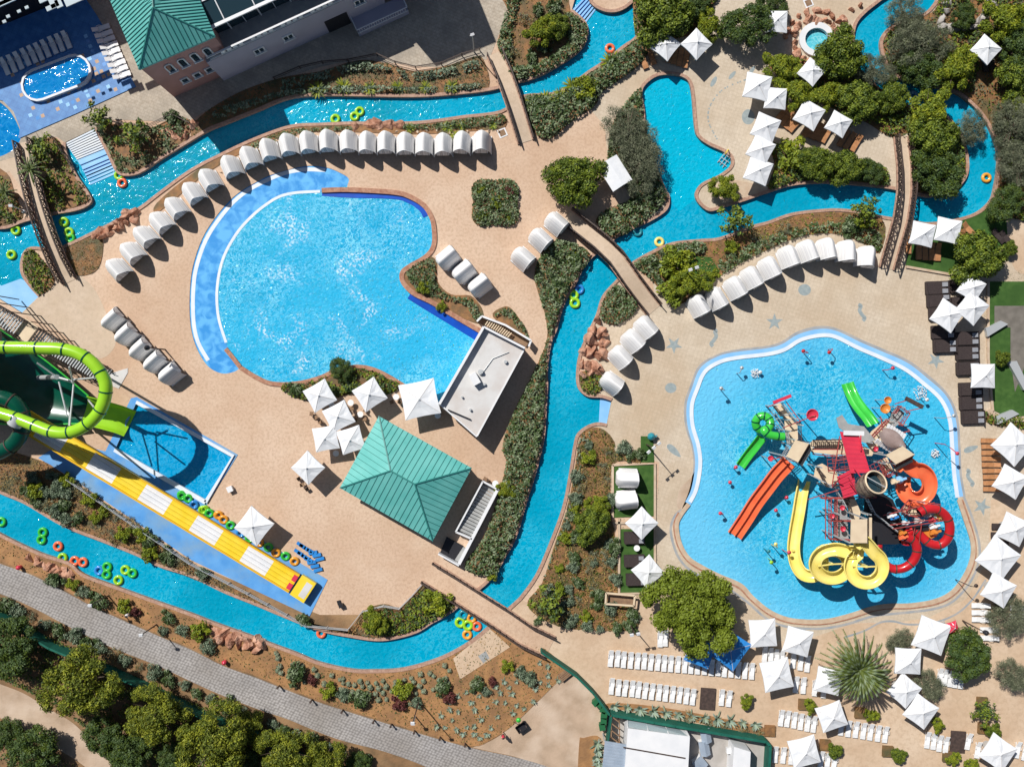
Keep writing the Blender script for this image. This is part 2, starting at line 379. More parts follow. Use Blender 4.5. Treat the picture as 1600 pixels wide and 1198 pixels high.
M['amber2'] = mat('amber2', (.62, .20, .03), (.7, .26, .05), scale=.7, rough=.35)
M['hull'] = mat('hull', (.30, .22, .20), (.36, .28, .26), scale=1.5, rough=.7)
M['barrel'] = mat('barrel', (.16, .11, .08), (.34, .27, .20), scale=3, rough=.7)

M['slate'] = mat('slate', (.15, .135, .115), (.20, .18, .155), scale=1.2, rough=.85); M['pipe'] = mat('pipe', (.33, .05, .045), (.42, .08, .07), scale=2, rough=.5)
M['kidtile'] = mat('kidtile', (.05, .20, .50), (.09, .28, .60), scale=1.2, rough=.5); brick(M['kidtile'], R(24), .65, .65, (.02, .09, .30), .5, .02, 0)

M['sunyellow'] = mat('sunyellow', (.82, .46, .02), (.86, .52, .03), scale=.7, rough=.35)
# ---------------------------------------------------------------- water outlines (photo pixels on the ground plane)
RIVER_N = mixed([(-60,340,1),(0,356),(38,345),(80,334),(120,327),(140,317),(139,305),(118,273),(103,240),(101,223,1),(150,200,1),(172,245),(184,268),(198,273),(220,268),
 (250,248),(288,225),(325,203),(350,193),(400,173),(450,153),(500,148),(575,149),(650,150),(713,146),(765,140),(805,129),(837,120),(875,100),(905,78),(916,58),(914,37),(893,17,1),(915,-60,1),
 (930,-60,1),(923,-5),(927,7),(940,15),(955,18),(970,15),(985,5),(1010,-20),(1010,-60,1),(1040,-60,1),(1030,-20),(1005,20),(998,50),(990,63),(975,73),(940,100),(920,113),(883,140),(858,148),(815,152),(783,175),
 (725,183),(675,190),(630,193),(550,193),(500,195),(455,198),(400,217),(350,240),(300,266),(250,302),(220,325),(180,347),(150,362),(113,380),(85,390),(50,388),(37,400),(35,425),(47,445),(62,462,1),(34,489,1),(-60,430,1)])
RIVER_S = mixed([(-60,740,1),(0,768),(40,785),(100,820),(158,843),(213,865),(250,883),(300,899),(350,923),(400,943),(450,964),(500,983),(550,993),(585,998),(613,996),(650,986),(675,971),(700,958),(715,946,1),
 (757,912,1),(770,898),(785,875),(805,838),(820,788),(835,740),(848,688),(852,635),(854,600),(854,575),(859,538),(868,515),(878,480),(888,460),(900,440),(910,418),(925,400,1),
 (963,370),(980,360),(1013,345),(1040,327),(1044,307),(1040,300),(1028,272),(1008,213),(1005,175),(1001,145),(1008,130),(1025,118),(1045,115),(1065,118),(1078,128),(1083,150),(1087,195),(1092,213),(1108,225),(1130,235),
 (1143,245),(1143,260),(1125,275),(1098,288),(1089,300),(1089,309),(1096,320),(1110,328),(1130,322),(1163,312),(1200,299),(1238,288),(1288,284),(1338,287),(1388,293),(1428,302),(1450,306),(1470,303),(1490,296),(1508,276),
 (1511,250),(1503,215),(1490,195),(1470,178),(1440,170),(1412,165),(1385,150),(1350,118),(1334,95),(1332,63),(1336,38),(1350,20),(1375,0),(1400,-20),(1410,-60,1),(1500,-60,1),(1475,-20),(1460,8),(1440,25),(1400,38),(1381,55),(1377,75),(1387,105),
 (1405,122),(1450,132),(1483,140),(1508,153),(1535,180),(1554,215),(1561,250),(1555,295),(1547,316),(1525,334),(1490,345),(1450,350),(1427,347),(1380,340),(1355,334),(1320,329),(1288,329),(1238,335),(1200,348),(1170,356),(1125,373),(1095,376),(1050,381),
 (1015,396),(990,410,1),(963,440,1),(943,463),(933,493),(920,520),(908,550),(903,575),(904,603),(918,617),(940,619),(956,624,1),(948,664,1),(935,662),(920,666),(905,677),(899,693),(890,748),(880,795),(860,850),(838,900),(813,935,1),
 (766,978,1),(738,1001),(700,1023),(663,1037),(625,1046),(588,1048),(550,1047),(500,1036),(463,1021),(425,1007),(400,997),(333,973),(300,960),(238,938),(175,915),(130,898),(108,880),(63,865),(0,835),(-60,800,1)])
WAVE = mixed([(543,290),(545,280),(535,272),(510,262),(475,260),(425,273),(400,285),(375,300),(350,323),(320,365),(303,410),(297,450),(297,500),(305,538),(323,570),(345,583),(365,581),(376,574,1),
 (400,588),(425,597),(463,597),(500,588),(525,577),(555,571),(580,574),(605,585),(633,602),(665,625),(690,632,1),(752,520,1),(713,498),(675,475),(645,460),(628,442),(627,425),(640,414),(665,399),(676,382),(676,355),(671,338),(660,322),(640,310),(615,303),(570,299),(545,298)])
SPLASH = mixed([(1088,607),(1100,580),(1123,565),(1150,558),(1200,552),(1225,545),(1250,530),(1280,523),(1305,526),(1340,543),(1375,558),(1413,575),(1443,598),(1470,623),(1484,655),(1488,700),(1491,740),(1497,780),(1508,813),(1517,845),(1517,870),(1507,898),
 (1488,923),(1463,936),(1425,943),(1390,944),(1363,948),(1325,960),(1288,968),(1250,968),(1225,963),(1200,951),(1175,930),(1158,912),(1126,898),(1100,885),(1078,870),(1064,848),(1060,820),(1066,803),(1077,785),(1088,763),(1094,725),(1090,695),(1081,663),(1080,632)])
LANDING = [(214,628,1),(365,712,1),(322,784,1),(180,702,1)]
TUB = [(1275+23*math.cos(a*PI/12), 63+22*math.sin(a*PI/12), 1) for a in range(24)]
def stad(cx, cy, L, r, a, n=8):
    out = []
    for s, e in ((1, -90), (-1, 90)):
        for k in range(n+1):
            t = R(e+180*k/n); x = s*L/2+r*math.cos(t); y = r*math.sin(t)
            out.append((cx+x*math.cos(a)-y*math.sin(a), cy+x*math.sin(a)+y*math.cos(a), 1))
    return out
KIDSP = stad(91, 124, 62, 24, R(-21))
SIDEP = mixed([(-60,150),(-20,150),(12,170),(30,200),(32,218),(20,235),(-10,248),(-60,255)])
W2 = lambda poly: [((p[0]-800)*S, (599-p[1])*S) for p in poly]

def cutter():
    mb = MB()
    for q in (RIVER_N, RIVER_S, WAVE, SPLASH, LANDING, TUB, SIDEP):
        mb.prism(W2(q), -5, 5)
    me = mb.mesh('cut', [])
    o = bpy.data.objects.new('cut', me); COL.objects.link(o); return o
CUT = cutter()
def slab(name, poly, z0, z1, m, cut=True, mside=None):
    mb = MB(); mb.prism(W2(poly), z0, z1, 0, 1 if mside else None)
    o = mb.build(name, [M[m]]+([M[mside]] if mside else []), kind='structure')
    if cut:
        md = o.modifiers.new('b', 'BOOLEAN'); md.operation = 'DIFFERENCE'; md.solver = 'EXACT'; md.object = CUT; md.use_self = False
        dg = bpy.context.evaluated_depsgraph_get(); me = bpy.data.meshes.new_from_object(o.evaluated_get(dg))
        o.modifiers.clear(); old = o.data; o.data = me; bpy.data.meshes.remove(old)
    return o
slab('ground', [(-5000,-5000),(6600,-5000),(6600,6200),(-5000,6200)], -3, 0, 'earth')
slab('deck', [(-80,-80),(1680,-80),(1680,1280),(940,1280),(940,1120),(893,1053),(766,960),(500,960),(0,760),(-80,740)], .001, .012, 'pink')
slab('splash_deck', mixed([(1000,-60,1),(925,175,1),(945,197,1),(960,300),(1020,440),(1000,470),(945,420),(925,600),(940,690),(1030,722,1),(1030,900),(1110,962),(1180,1000),(1250,1002),(1330,975),(1400,972),(1450,965),(1510,935),(1545,870),(1548,780,1),(1680,780,1),(1680,-60,1)]), .014, .02, 'beige')
slab('garden_paving', [(813,936),(850,950),(1000,900),(1060,900),(1110,962),(1180,1000),(1250,1002),(1330,975),(1400,972),(1450,965),(1510,935),(1545,870),(1548,780),(1680,780),(1680,1280),(950,1280),(950,1110),(880,1035),(790,985),(766,978)], .022, .028, 'sandpave')
slab('plaza', mixed([(-60,-80,1),(800,-80,1),(800,10,1),(783,45,1),(765,92,1),(680,105),(600,98),(500,105),(330,170),(300,193,1),(250,190),(165,188),(150,200,1),(101,223,1),(85,214),(60,225),(45,240),(25,245),(-60,270,1)]), .014, .03, 'plaza')
slab('path', [(-60,262),(0,248),(28,240),(45,227),(52,255),(62,300),(72,330),(62,332),(15,268),(-60,300)], .014, .024, 'walk')
slab('path', mixed([(86,430,1),(112,412),(128,432),(150,455),(172,505),(180,540),(150,560),(95,520),(34,489,1),(62,462,1)]), .014, .024, 'walk')
slab('cobbled_road', mixed([(-60,855,1),(0,880),(50,898),(100,923),(150,950),(180,963),(250,994),(300,1015),(350,1040),(400,1058),(450,1078),(500,1097),(550,1113),(625,1136),(675,1151),(738,1168),(800,1181),(850,1195),(900,1215,1),(720,1225,1),(663,1196),(600,1173),(525,1153),(450,1123),(400,1106),(325,1076),(250,1041),(175,1011),(113,981),(50,948),(0,927),(-60,905,1)]), .02, .05, 'cobble')
slab('dirt_track', mixed([(-60,1045,1),(0,1068),(38,1083),(75,1106),(113,1128),(150,1161),(213,1197),(260,1240,1),(180,1240,1),(133,1197),(88,1168),(50,1148),(25,1131),(0,1121),(-60,1105,1)]), .02, .03, 'track')
slab('service_yard', mixed([(893,1053,1),(875,1061),(840,1095),(800,1133),(770,1155),(738,1167,1),(800,1180,1),(850,1195,1),(910,1230,1),(948,1230,1),(948,1120,1),(945,1095,1)]), .02, .032, 'track')

def wsheet(name, poly, z, m, depth=1.2, mb=None):
    mb = MB(); q = W2(poly); mb.prism(q, z-depth, z, 0)
    return mb.build(name, M[m], kind='structure')
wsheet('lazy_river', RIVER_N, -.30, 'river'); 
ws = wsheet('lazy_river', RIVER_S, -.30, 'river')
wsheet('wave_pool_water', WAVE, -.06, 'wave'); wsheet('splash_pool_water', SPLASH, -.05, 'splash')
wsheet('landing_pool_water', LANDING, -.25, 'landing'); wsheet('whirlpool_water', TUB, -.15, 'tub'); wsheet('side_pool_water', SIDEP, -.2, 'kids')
def patch(name, poly, z, m, t=.004, kind='structure', **kw):
    mb = MB(); mb.prism(W2(poly), z-t, z); return mb.build(name, M[m], kind=kind, **kw)
# pale lagoon arm of the river by the splash garden and beach entries
patch('lagoon_water', mixed([(1044,306,1),(1028,272),(1008,213),(1005,175),(1001,145),(1008,130),(1025,118),(1045,115),(1065,118),(1078,128),(1083,150),(1087,195),(1092,213),(1108,225),(1130,235),(1143,245),(1143,260),(1125,275),(1098,288),(1089,300),(1088,310,1),(1062,330,1)]), -.29, 'lagoon')
for q in ([(62,462,1),(34,489,1),(0,474,1),(-60,430,1),(-60,405,1),(0,446,1),(30,435,1),(45,442,1)], [(956,624,1),(948,664,1),(936,660,1),(938,622,1)]):
    patch('beach_entry', q, -.285, 'paleblue')
# wave pool: mottled beach arm, white bands, deep blue bands for the wall and its shade
outer = [(543,290),(545,280),(535,272),(510,262),(475,260),(425,273),(400,285),(375,300),(350,323),(320,365),(303,410),(297,450),(297,500),(305,538),(323,570),(345,583),(365,581),(376,574)]
inner = [(500,299),(463,301),(437,307),(415,320),(391,340),(368,367),(348,405),(339,450),(341,495),(353,535),(362,553)]
oo = mixed(outer, 6, False); ii = mixed(inner, 6, False)
patch('pool_beach', [(p[0], p[1]) for p in oo]+[(p[0], p[1]) for p in ii[::-1]], -.045, 'mottle')
def strip(name, line, w, z, m, h=.02, closed=False, kind='structure', smooth=6, parent=None, mb=None):
    """a raised band of width w metres along a photo line"""
    pts = mixed(line, smooth, closed) if smooth else [p[:2] for p in line]
    P = [Vector(((x-800)*S, (599-y)*S, 0)) for x, y in pts]; n = len(P); own = mb is None
    if own: mb = MB()
    L_, R_ = [], []
    for i in range(n):
        a = P[i-1] if (closed or i) else P[i]; b = P[(i+1) % n] if (closed or i < n-1) else P[i]
        d = (b-a); d = d.normalized() if d.length > 1e-6 else Vector((1, 0, 0)); nn = Vector((-d.y, d.x, 0))*w/2
        L_.append(P[i]+nn); R_.append(P[i]-nn)
    vs = []
    for i in range(n):
        for q in (L_[i], R_[i]): vs += [(q.x, q.y, z), (q.x, q.y, z-h)]
    fs = []
    for i in range(n if closed else n-1):
        a = i*4; b = ((i+1) % n)*4
        fs += [(a, a+2, b+2, b), (a+1, a, b, b+1), (a+2, a+3, b+3, b+2)]
    if not closed: fs += [(0, 1, 3, 2), ((n-1)*4, (n-1)*4+2, (n-1)*4+3, (n-1)*4+1)]
    mb.add(vs, fs)
    if own: return mb.build(name, M[m], parent, kind=kind)
strip('pool_line', [(508,266),(475,265),(440,272),(402,289),(378,304),(354,327),(325,368),(308,412),(302,450),(302,500),(309,534),(325,563)], .45, -.035, 'whiteline')
strip('pool_line', inner[:-1], .32, -.035, 'whiteline')
strip('pool_line', [(1075,786),(1085,764),(1091,727),(1088,697),(1079,664),(1078,632),(1086,607),(1098,578),(1122,562),(1149,555),(1199,549),(1224,542),(1249,527),(1280,519),(1306,522),(1342,539),(1377,554),(1415,571),(1446,595),(1474,621),(1488,654),(1492,700),(1494,740),(1500,776)], .75, .03, 'paleblue', .1)
strip('pool_line', [(1078,784),(1088,763),(1094,726),(1091,696),(1082,664),(1081,633),(1089,608),(1101,581),(1123,566),(1150,559),(1200,553),(1226,546),(1251,531),(1281,524),(1305,526),(1340,543),(1375,558),(1413,576),(1443,599),(1470,624),(1484,656),(1488,701),(1491,741),(1496,777)], .45, .034, 'whiteline', .1)
strip('shore_band', [(1068,795),(1080,764),(1086,727),(1083,697),(1073,664),(1072,630),(1081,603),(1094,573),(1120,557),(1148,549),(1198,543),(1222,536),(1248,520),(1280,512),(1308,516),(1345,533),(1380,548),(1418,565),(1450,589),(1479,617),(1494,652),(1498,700),(1500,740),(1506,776)], .4, .026, 'shore', .004)
strip('shore_band', [(1506,776),(1520,812),(1530,850),(1528,880),(1515,910),(1490,938),(1462,950),(1420,956),(1365,962),(1325,974),(1288,981),(1250,981),(1220,976),(1195,964),(1165,938),(1120,908),(1085,895),(1060,870),(1048,830),(1055,805),(1068,795)], .28, .0335, 'shore', .004)
strip('shore_band', [(1540,905),(1520,935),(1495,958),(1460,972),(1420,975),(1395,970),(1375,972),(1350,985),(1320,995)], .22, .036, 'shore', .006)
patch('damp_patch', mixed([(1087,735),(1080,745),(1062,765),(1058,790),(1066,795),(1080,775),(1087,755)]), .026, 'track')
strip('wall_shade_band', [(503,301,1),(545,304),(615,306),(640,313),(658,325),(666,338)], .75, -.02, 'bluewall', .1)  # flat colour band for the blue pool wall and its shade on the water
strip('wall_shade_band', [(640,461,1),(672,481),(710,504),(746,526,1)], .95, -.02, 'bluewall', .1)
# raised rims
strip('pool_rim', [(376,574),(400,589),(425,599),(463,599),(500,590),(525,579),(555,573),(580,576),(605,587),(633,604),(655,620)], .5, .16, 'brickrim', .4)
strip('pool_rim', [(353,545),(362,556),(376,574)], .5, .16, 'brickrim', .4)
strip('pool_rim', [(503,298,1),(545,297),(615,301),(641,308),(662,321),(673,337),(678,355),(678,383),(666,401),(641,416),(629,426),(630,441),(646,458),(676,473),(714,496),(752,518,1)], .55, .18, 'brickrim', .4)
strip('pool_rim', [(1498,780),(1509,813),(1519,845),(1519,871),(1508,899),(1489,924),(1463,938),(1425,945),(1390,946),(1363,950),(1325,962),(1288,970),(1250,970),(1224,965),(1199,953),(1174,932),(1157,914),(1125,900),(1099,887),(1076,872),(1062,849),(1057,820),(1064,803),(1076,787)], .5, .12, 'palekerb', .3)
strip('pool_rim', [(1503,780),(1514,813),(1523,845),(1523,872),(1512,901),(1492,927),(1465,942),(1426,949),(1390,950),(1364,954),(1326,966),(1288,974),(1250,974),(1222,969),(1196,956),(1171,935),(1154,918),(1124,904),(1097,891),(1073,875),(1058,850),(1053,820),(1060,800)], .18, .1, 'brickrim', .2)
mb = MB()
def rims(lines, m, w=.36, z=.14):
    mb = MB()
    for l in lines: strip('', l, w, z, m, .55, smooth=0, mb=mb)
    mb.build('river_kerb', M[m], kind='structure')
def part_of(poly, a, b):
    """stretch of an outline between the points nearest a and b"""
    f = lambda q: min(range(len(poly)), key=lambda i: (poly[i][0]-q[0])**2+(poly[i][1]-q[1])**2)
    i, j = f(a), f(b)
    return poly[i:j+1] if i <= j else poly[i:]+poly[:j+1]
rims([part_of(RIVER_N, (-60,340), (101,223)), part_of(RIVER_N, (150,200), (893,17)), part_of(RIVER_N, (930,-60), (1010,-60)), part_of(RIVER_N, (1040,-60), (62,462)),
      part_of(RIVER_S, (-60,740), (956,624)), part_of(RIVER_S, (948,664), (-60,800))], 'kerb')
strip('pool_rim', [(q[0], q[1], 1) for q in TUB], .7, .35, 'white', .4, closed=True, smooth=0)
# kids' splash deck in blue tiles beside the hotel
slab('kids_deck', [(-60,-60),(95,-60),(152,25),(172,60),(213,136),(120,178),(30,217),(32,200),(22,175),(5,158),(-30,150),(-60,150)], .034, .12, 'kidtile' if 'kidtile' in M else 'bluepaint', cut=False)
mb = MB(); random.seed(3)
ca, sa = math.cos(R(-24)), math.sin(R(-24)); KD = [(10,120),(95,60),(150,55),(170,62),(210,134),(120,175),(35,212),(30,190)]
for i in range(-10, 14):
    for j in range(-10, 14):
        x = 120+(i*8.6*ca-j*8.6*sa); y = 130+(i*8.6*sa+j*8.6*ca)
        if in_poly(x, y, KD) and random.random() < .3:
            v = V(x, y); mb.box((v.x, v.y, .122), (.42, .42, .008), -R(-24), random.choice((0, 0, 1, 2)))
mb.build('tile_inlays', [M['pink'], M['blue'], M['paleblue']], kind='structure')
o = wsheet('kids_pool_water', KIDSP, .42, 'kids', .3)
strip('pool_rim', KIDSP, .26, .55, 'white', .5, closed=True, smooth=0)
# blue painted apron under the racer slide and round the landing pool
slab('slide_apron', [(205,622),(214,620),(372,710),(322,790),(512,905),(484,962),(300,875),(110,745),(60,715),(100,690),(165,705)], .034, .06, 'bluepaint')
strip('pool_rim', [(214,628,1),(365,712,1),(322,784,1)], .4, .25, 'whiteline', .3, smooth=0)
strip('pool_rim', [(322,784,1),(180,702,1)], .5, .25, 'whiteline', .3, smooth=0)
# pools' entry steps
def steps(name, a, b, c, d, n, z0, z1, m1, m2):
    """treads from edge a-b down to edge d-c"""
    a, b, c, d = (V(*q) for q in (a, b, c, d))
    m1_, m2_ = MB(), MB()
    for i in range(n):
        t0, t1 = i/n, (i+.62)/n; z = z0+(z1-z0)*i/n
        q = [a.lerp(d, t0), b.lerp(c, t0), b.lerp(c, t1), a.lerp(d, t1)]
        m1_.prism([(p.x, p.y) for p in q], z-1, z)
        q = [a.lerp(d, t1), b.lerp(c, t1), b.lerp(c, (i+1)/n), a.lerp(d, (i+1)/n)]
        m1_.prism([(p.x, p.y) for p in q], z-1, z-.12, 1)
    m1_.build(name, [M[m1], M[m2]], kind='structure')
steps('river_steps', (102,224), (151,200), (165,232), (120,250), 9, .02, -.12, 'whiteline', 'dark')
steps('river_steps', (120,250), (165,232), (172,243), (127,262), 1, -.12, -.13, 'paleblue', 'paleblue')
steps('river_steps', (127,262), (172,243), (186,270), (140,290), 6, -.13, -.28, 'paleblue', 'bluewall')
steps('river_steps', (893,17), (928,-20), (938,8), (914,40), 6, .02, -.28, 'paleblue', 'bluewall')
# inlaid sea creatures in the splash deck
def inlay(pts, z=.025): patch('paving_inlay', pts, z, 'inlay', .004)
def star(cx, cy, r, a0=0, z=.025):
    inlay([(cx+(r if k % 2 == 0 else r*.38)*math.cos(a0+k*PI/5), cy+(r if k % 2 == 0 else r*.38)*math.sin(a0+k*PI/5)) for k in range(10)], z)
star(1053, 539, 14, .3); star(1210, 503, 14, -.3); star(1462, 563, 14, .2); star(1534, 791, 15, .1)
def blob(cx, cy, rx, ry, a, tail=0):
    q = []
    for k in range(16):
        t = k*PI/8; x = rx*math.cos(t); y = ry*math.sin(t)*(1 if not tail else (1-.35*math.cos(t)))
        q.append((cx+x*math.cos(a)-y*math.sin(a), cy+x*math.sin(a)+y*math.cos(a)))
    inlay(q)
blob(1257, 453, 10, 9, 0); blob(1048, 606, 9, 8, 0); blob(1517, 701, 12, 4.5, -.35, 1); blob(1053, 704, 14, 5, .75, 1); blob(1169, 183, 10, 12, 0)
blob(1115, 128, 3.5, 9, .5); blob(1175, 110, 3, 8, .6); blob(1144, 118, 3, 8, .7)
for cx, cy, f in ((1344, 490, 1), (1118, 530, -1), (1513, 748, 1)):
    strip('paving_inlay', [(cx-3*f, cy-14), (cx+1*f, cy-12), (cx-1*f, cy-5), (cx+3*f, cy+2), (cx+7*f, cy+7), (cx+4*f, cy+11)], .42, .026, 'inlay', .004)
for k in range(26):
    t = k/25; x, y = catmull([(1165,125),(1130,140),(1110,165),(1107,190),(1120,217)], 10, False)[int(t*40)]
    patch('paving_inlay', [(x-1.2,y-1.2),(x+1.2,y-1.2),(x+1.2,y+1.2),(x-1.2,y+1.2)], .025, 'inlay')
# planting beds and lawns
BEDS = dict(
 a=[(163,190),(188,197),(235,200),(275,183),(300,192),(288,222),(250,245),(220,265),(198,270),(184,265),(165,225),(152,203)],
 b=[(48,224),(86,216),(101,238),(118,273),(137,300),(137,316),(80,332),(66,310),(52,262)],
 c=[(-30,262),(10,270),(24,305),(36,340),(0,354),(-30,356)],
 d=[(40,398),(52,390),(86,436),(64,460),(48,443),(38,420)],
 e=[(104,388),(130,375),(158,368),(160,400),(148,425),(115,428)],
 f=[(300,215),(325,200),(350,190),(400,170),(450,151),(500,146),(575,147),(650,148),(713,144),(763,138),(755,93),(738,90),(700,103),(650,112),(605,100),(560,95),(500,112),(440,122),(380,142),(330,170),(304,193)],
 g=[(245,318),(300,272),(350,243),(400,221),(455,201),(500,197),(550,196),(630,197),(675,193),(725,186),(783,179),(790,198),(760,203),(700,208),(640,210),(560,207),(480,207),(425,219),(365,246),(315,277),(250,330)],
 h=[(770,-40),(875,-40),(891,17),(912,38),(914,58),(903,77),(874,98),(837,118),(805,127),(795,110),(778,75),(782,50),(795,20)],
 i=[(817,155),(858,151),(885,142),(922,115),(942,102),(977,76),(992,65),(1015,75),(1000,100),(975,120),(940,145),(930,165),(895,188),(860,217),(834,206)],
 j=[(993,58),(1005,-40),(1130,-40),(1108,20),(1090,50),(1060,60),(1030,64)],
 k=[(1000,140),(1004,175),(1006,215),(1026,272),(1041,310),(1010,343),(962,372),(932,347),(945,330),(985,310),(965,275),(950,255),(955,200),(975,165)],
 l=[(845,400),(870,375),(905,385),(922,403),(898,440),(886,460),(876,480),(866,515),(857,538),(852,600),(850,635),(846,688),(833,740),(818,788),(803,838),(783,878),(772,898),(726,885),(760,830),(790,730),(785,700),(800,650),(850,545),(853,500),(840,455),(835,430)],
 m=[(945,464),(965,445),(995,470),(990,490),(960,508),(937,495)],
 n=[(908,580),(940,588),(945,602),(930,616),(910,610)],
 o=[(907,680),(925,668),(945,672),(960,690),(962,704),(1000,705),(1000,722),(957,725),(955,800),(960,830),(965,890),(965,930),(950,945),(975,945),(992,955),(998,975),(975,985),(950,985),(915,983),(880,980),(840,962),(824,940),(847,910),(865,855),(885,795),(896,745)],
 p=[(992,412),(1018,398),(1050,383),(1100,378),(1130,375),(1175,358),(1240,338),(1300,332),(1378,343),(1374,395),(1345,378),(1300,365),(1250,370),(1200,390),(1160,410),(1120,435),(1080,465),(1055,475),(1020,440)],
 q=[(1205,225),(1250,235),(1300,245),(1340,250),(1382,262),(1385,290),(1340,284),(1290,281),(1240,285),(1200,296),(1210,260)],
 r=[(1125,283),(1160,284),(1200,296),(1163,309),(1130,319),(1120,305)],
 s=[(1427,220),(1436,170),(1470,180),(1490,197),(1503,217),(1509,250),(1506,275),(1488,294),(1468,301),(1429,299)],
 t=[(1380,75),(1384,57),(1402,40),(1442,27),(1464,10),(1480,-40),(1680,-40),(1680,330),(1600,345),(1552,322),(1558,298),(1564,250),(1557,216),(1537,178),(1510,150),(1484,137),(1450,129),(1407,120),(1389,103)],
 u=[(1200,100),(1240,92),(1290,100),(1332,96),(1350,120),(1385,152),(1422,166),(1425,200),(1395,215),(1350,190),(1290,165),(1230,130)],
 v=[(-60,808),(0,838),(63,868),(108,883),(175,918),(238,941),(300,963),(400,999),(463,1023),(500,1038),(550,1049),(588,1050),(625,1048),(663,1039),(700,1025),(738,1003),(768,980),(800,990),(850,1012),(893,1053),(875,1061),(840,1095),(800,1133),(770,1153),(738,1165),(675,1148),(625,1133),(550,1110),(500,1094),(450,1075),(400,1055),(350,1037),(300,1012),(250,991),(180,960),(150,947),(100,920),(50,895),(0,877),(-60,852)],
 w=[(-60,690),(60,718),(110,748),(300,878),(390,925),(480,976),(545,981),(568,953),(600,943),(625,948),(645,928),(663,913),(697,935),(713,948),(698,958),(673,970),(648,984),(613,994),(585,996),(550,991),(500,981),(450,962),(400,941),(313,908),(250,881),(213,863),(158,841),(100,818),(40,783),(0,766),(-60,738)],
 x=[(630,425),(665,402),(682,408),(684,440),(705,460),(735,462),(752,480),(755,498),(745,505),(713,492),(676,470),(646,455),(632,441)],
 y=[(770,495),(785,480),(800,483),(822,515),(826,532),(812,525)],
 z=[(774+(40-5*math.cos(k*PI/6))*math.cos(R(k*7.5)), 317+(40-5*math.cos(k*PI/6))*math.sin(R(k*7.5))) for k in range(48)],
 A=[(440,600),(465,600),(500,591),(525,580),(555,575),(580,578),(605,589),(625,602),(600,618),(560,612),(530,620),(480,626),(445,612)],
 B=[(905,1160),(912,1152),(938,1152),(938,1200),(935,1240),(905,1240)],
 C=[(950,1098),(1000,1100),(1080,1112),(1190,1135),(1200,1145),(1195,1150),(1100,1130),(1010,1112),(955,1106)],
 D=[(1530,640),(1560,648),(1620,650),(1620,668),(1560,665),(1535,655)])
for k in BEDS:
    q = mixed(BEDS[k], 4)
    patch('planting_bed', q, .09, {'v': 'sand', 'B': 'sand', 'C': 'sand', 'r': 'palekerb', 'i': 'soil', 'q': 'soil'}.get(k, 'soil'), .08)
LAWN = ([(1430,350),(1465,352),(1525,336),(1550,322),(1572,345),(1575,400),(1540,430),(1490,428),(1415,415),(1420,385)], [(1543,440),(1700,440),(1700,660),(1575,652),(1550,640),(1543,560)],
        [(958,728),(1022,726),(1022,806),(958,808)], [(968,826),(1022,826),(1022,925),(968,925)], [(1001,681),(1020,682),(1022,722),(1001,722)], [(1060,420),(1080,400),(1110,402),(1125,425),(1100,445),(1070,440)])
for k, q in enumerate(LAWN): patch('lawn', q, .10, 'grass', .09)
# kerbs round the lawns, garden wall lines
for l in ([(1490,430),(1415,417)], [(1543,440),(1543,560),(1550,642)], [(957,726),(1023,724),(1023,925)], [(957,726),(957,808)], [(967,809),(967,926),(1023,926)], [(957,816),(1023,816)]):
    strip('lawn_kerb', [(a, b, 1) for a, b in l], .28, .22, 'palekerb', .2, smooth=0)
strip('lawn_kerb', [(1543,640,1),(1552,650),(1580,655),(1620,652)], .6, .3, 'palekerb', .3)
bpy.data.objects.remove(CUT)
# ================================================================= BUILDINGS
def frame_of(p, q):
    """unit vectors along p->q and to its left, in world xy"""
    d = (Vector(q)-Vector(p)); d.z = 0; d.normalize(); return d, Vector((-d.y, d.x, 0))
def hip_roof(name, corners, ridge, z, zr, parent, seam=.62, m='roof', t=.12, overseam=.04):
    """corners: 4 world xy (A,B,C,D) with AB and CD the long eaves; ridge: two world points"""
    A, B, C, D = [Vector((c[0], c[1], z)) for c in corners]; r0, r1 = [Vector((c[0], c[1], zr)) for c in ridge]
    mb = MB(); vs = [A, B, C, D, r0, r1]+[v-Vector((0, 0, t)) for v in (A, B, C, D)]
    mb.add(vs, [(0, 1, 5, 4), (1, 2, 5), (2, 3, 4, 5), (3, 0, 4), (0, 6, 7, 1), (1, 7, 8, 2), (2, 8, 9, 3), (3, 9, 6, 0), (6, 9, 8, 7)])
    rf = mb.build(name, M[m], parent)
    # standing seams: strips running up each slope at right angles to its eave
    sb = MB()
    for e0, e1, tip in ((A, B, (r0, r1)), (B, C, (r1,)), (C, D, (r1, r0)), (D, A, (r0,))):
        d = (e1-e0); L = d.length; d.normalize()
        poly = [e0, e1]+([tip[1], tip[0]] if len(tip) > 1 else [tip[0]])
        mid = (tip[0]+tip[-1])/2; up = (mid-e0)-d*((mid-e0).dot(d)); hl = up.length; up.normalize()
        P2 = [((p-e0).dot(d), (p-e0).dot(up)) for p in poly]
        nrm = d.cross(up); nrm = nrm if nrm.z > 0 else -nrm
        n = int(L/seam)
        for k in range(1, n):
            x = k*L/n; ys = []
            for i in range(len(P2)):
                (x0, y0), (x1, y1) = P2[i], P2[(i+1) % len(P2)]
                if (x0-x)*(x1-x) < 0: ys.append(y0+(y1-y0)*(x-x0)/(x1-x0))
            if len(ys) == 2:
                a, b = sorted(ys); sb.bar(e0+d*x+up*a+nrm*.02, e0+d*x+up*(b-.05)+nrm*.02, .05, .06)
    sb.build('seam', M['roofseam'], rf)
    rb = MB()
    for a, b in ((A, r0), (B, r1), (C, r1), (D, r0), (r0, r1)): rb.bar(a+Vector((0, 0, .03)), b+Vector((0, 0, .03)), .14, .1)
    rb.build('ridge_cap', M['roofseam'], rf)
    return rf
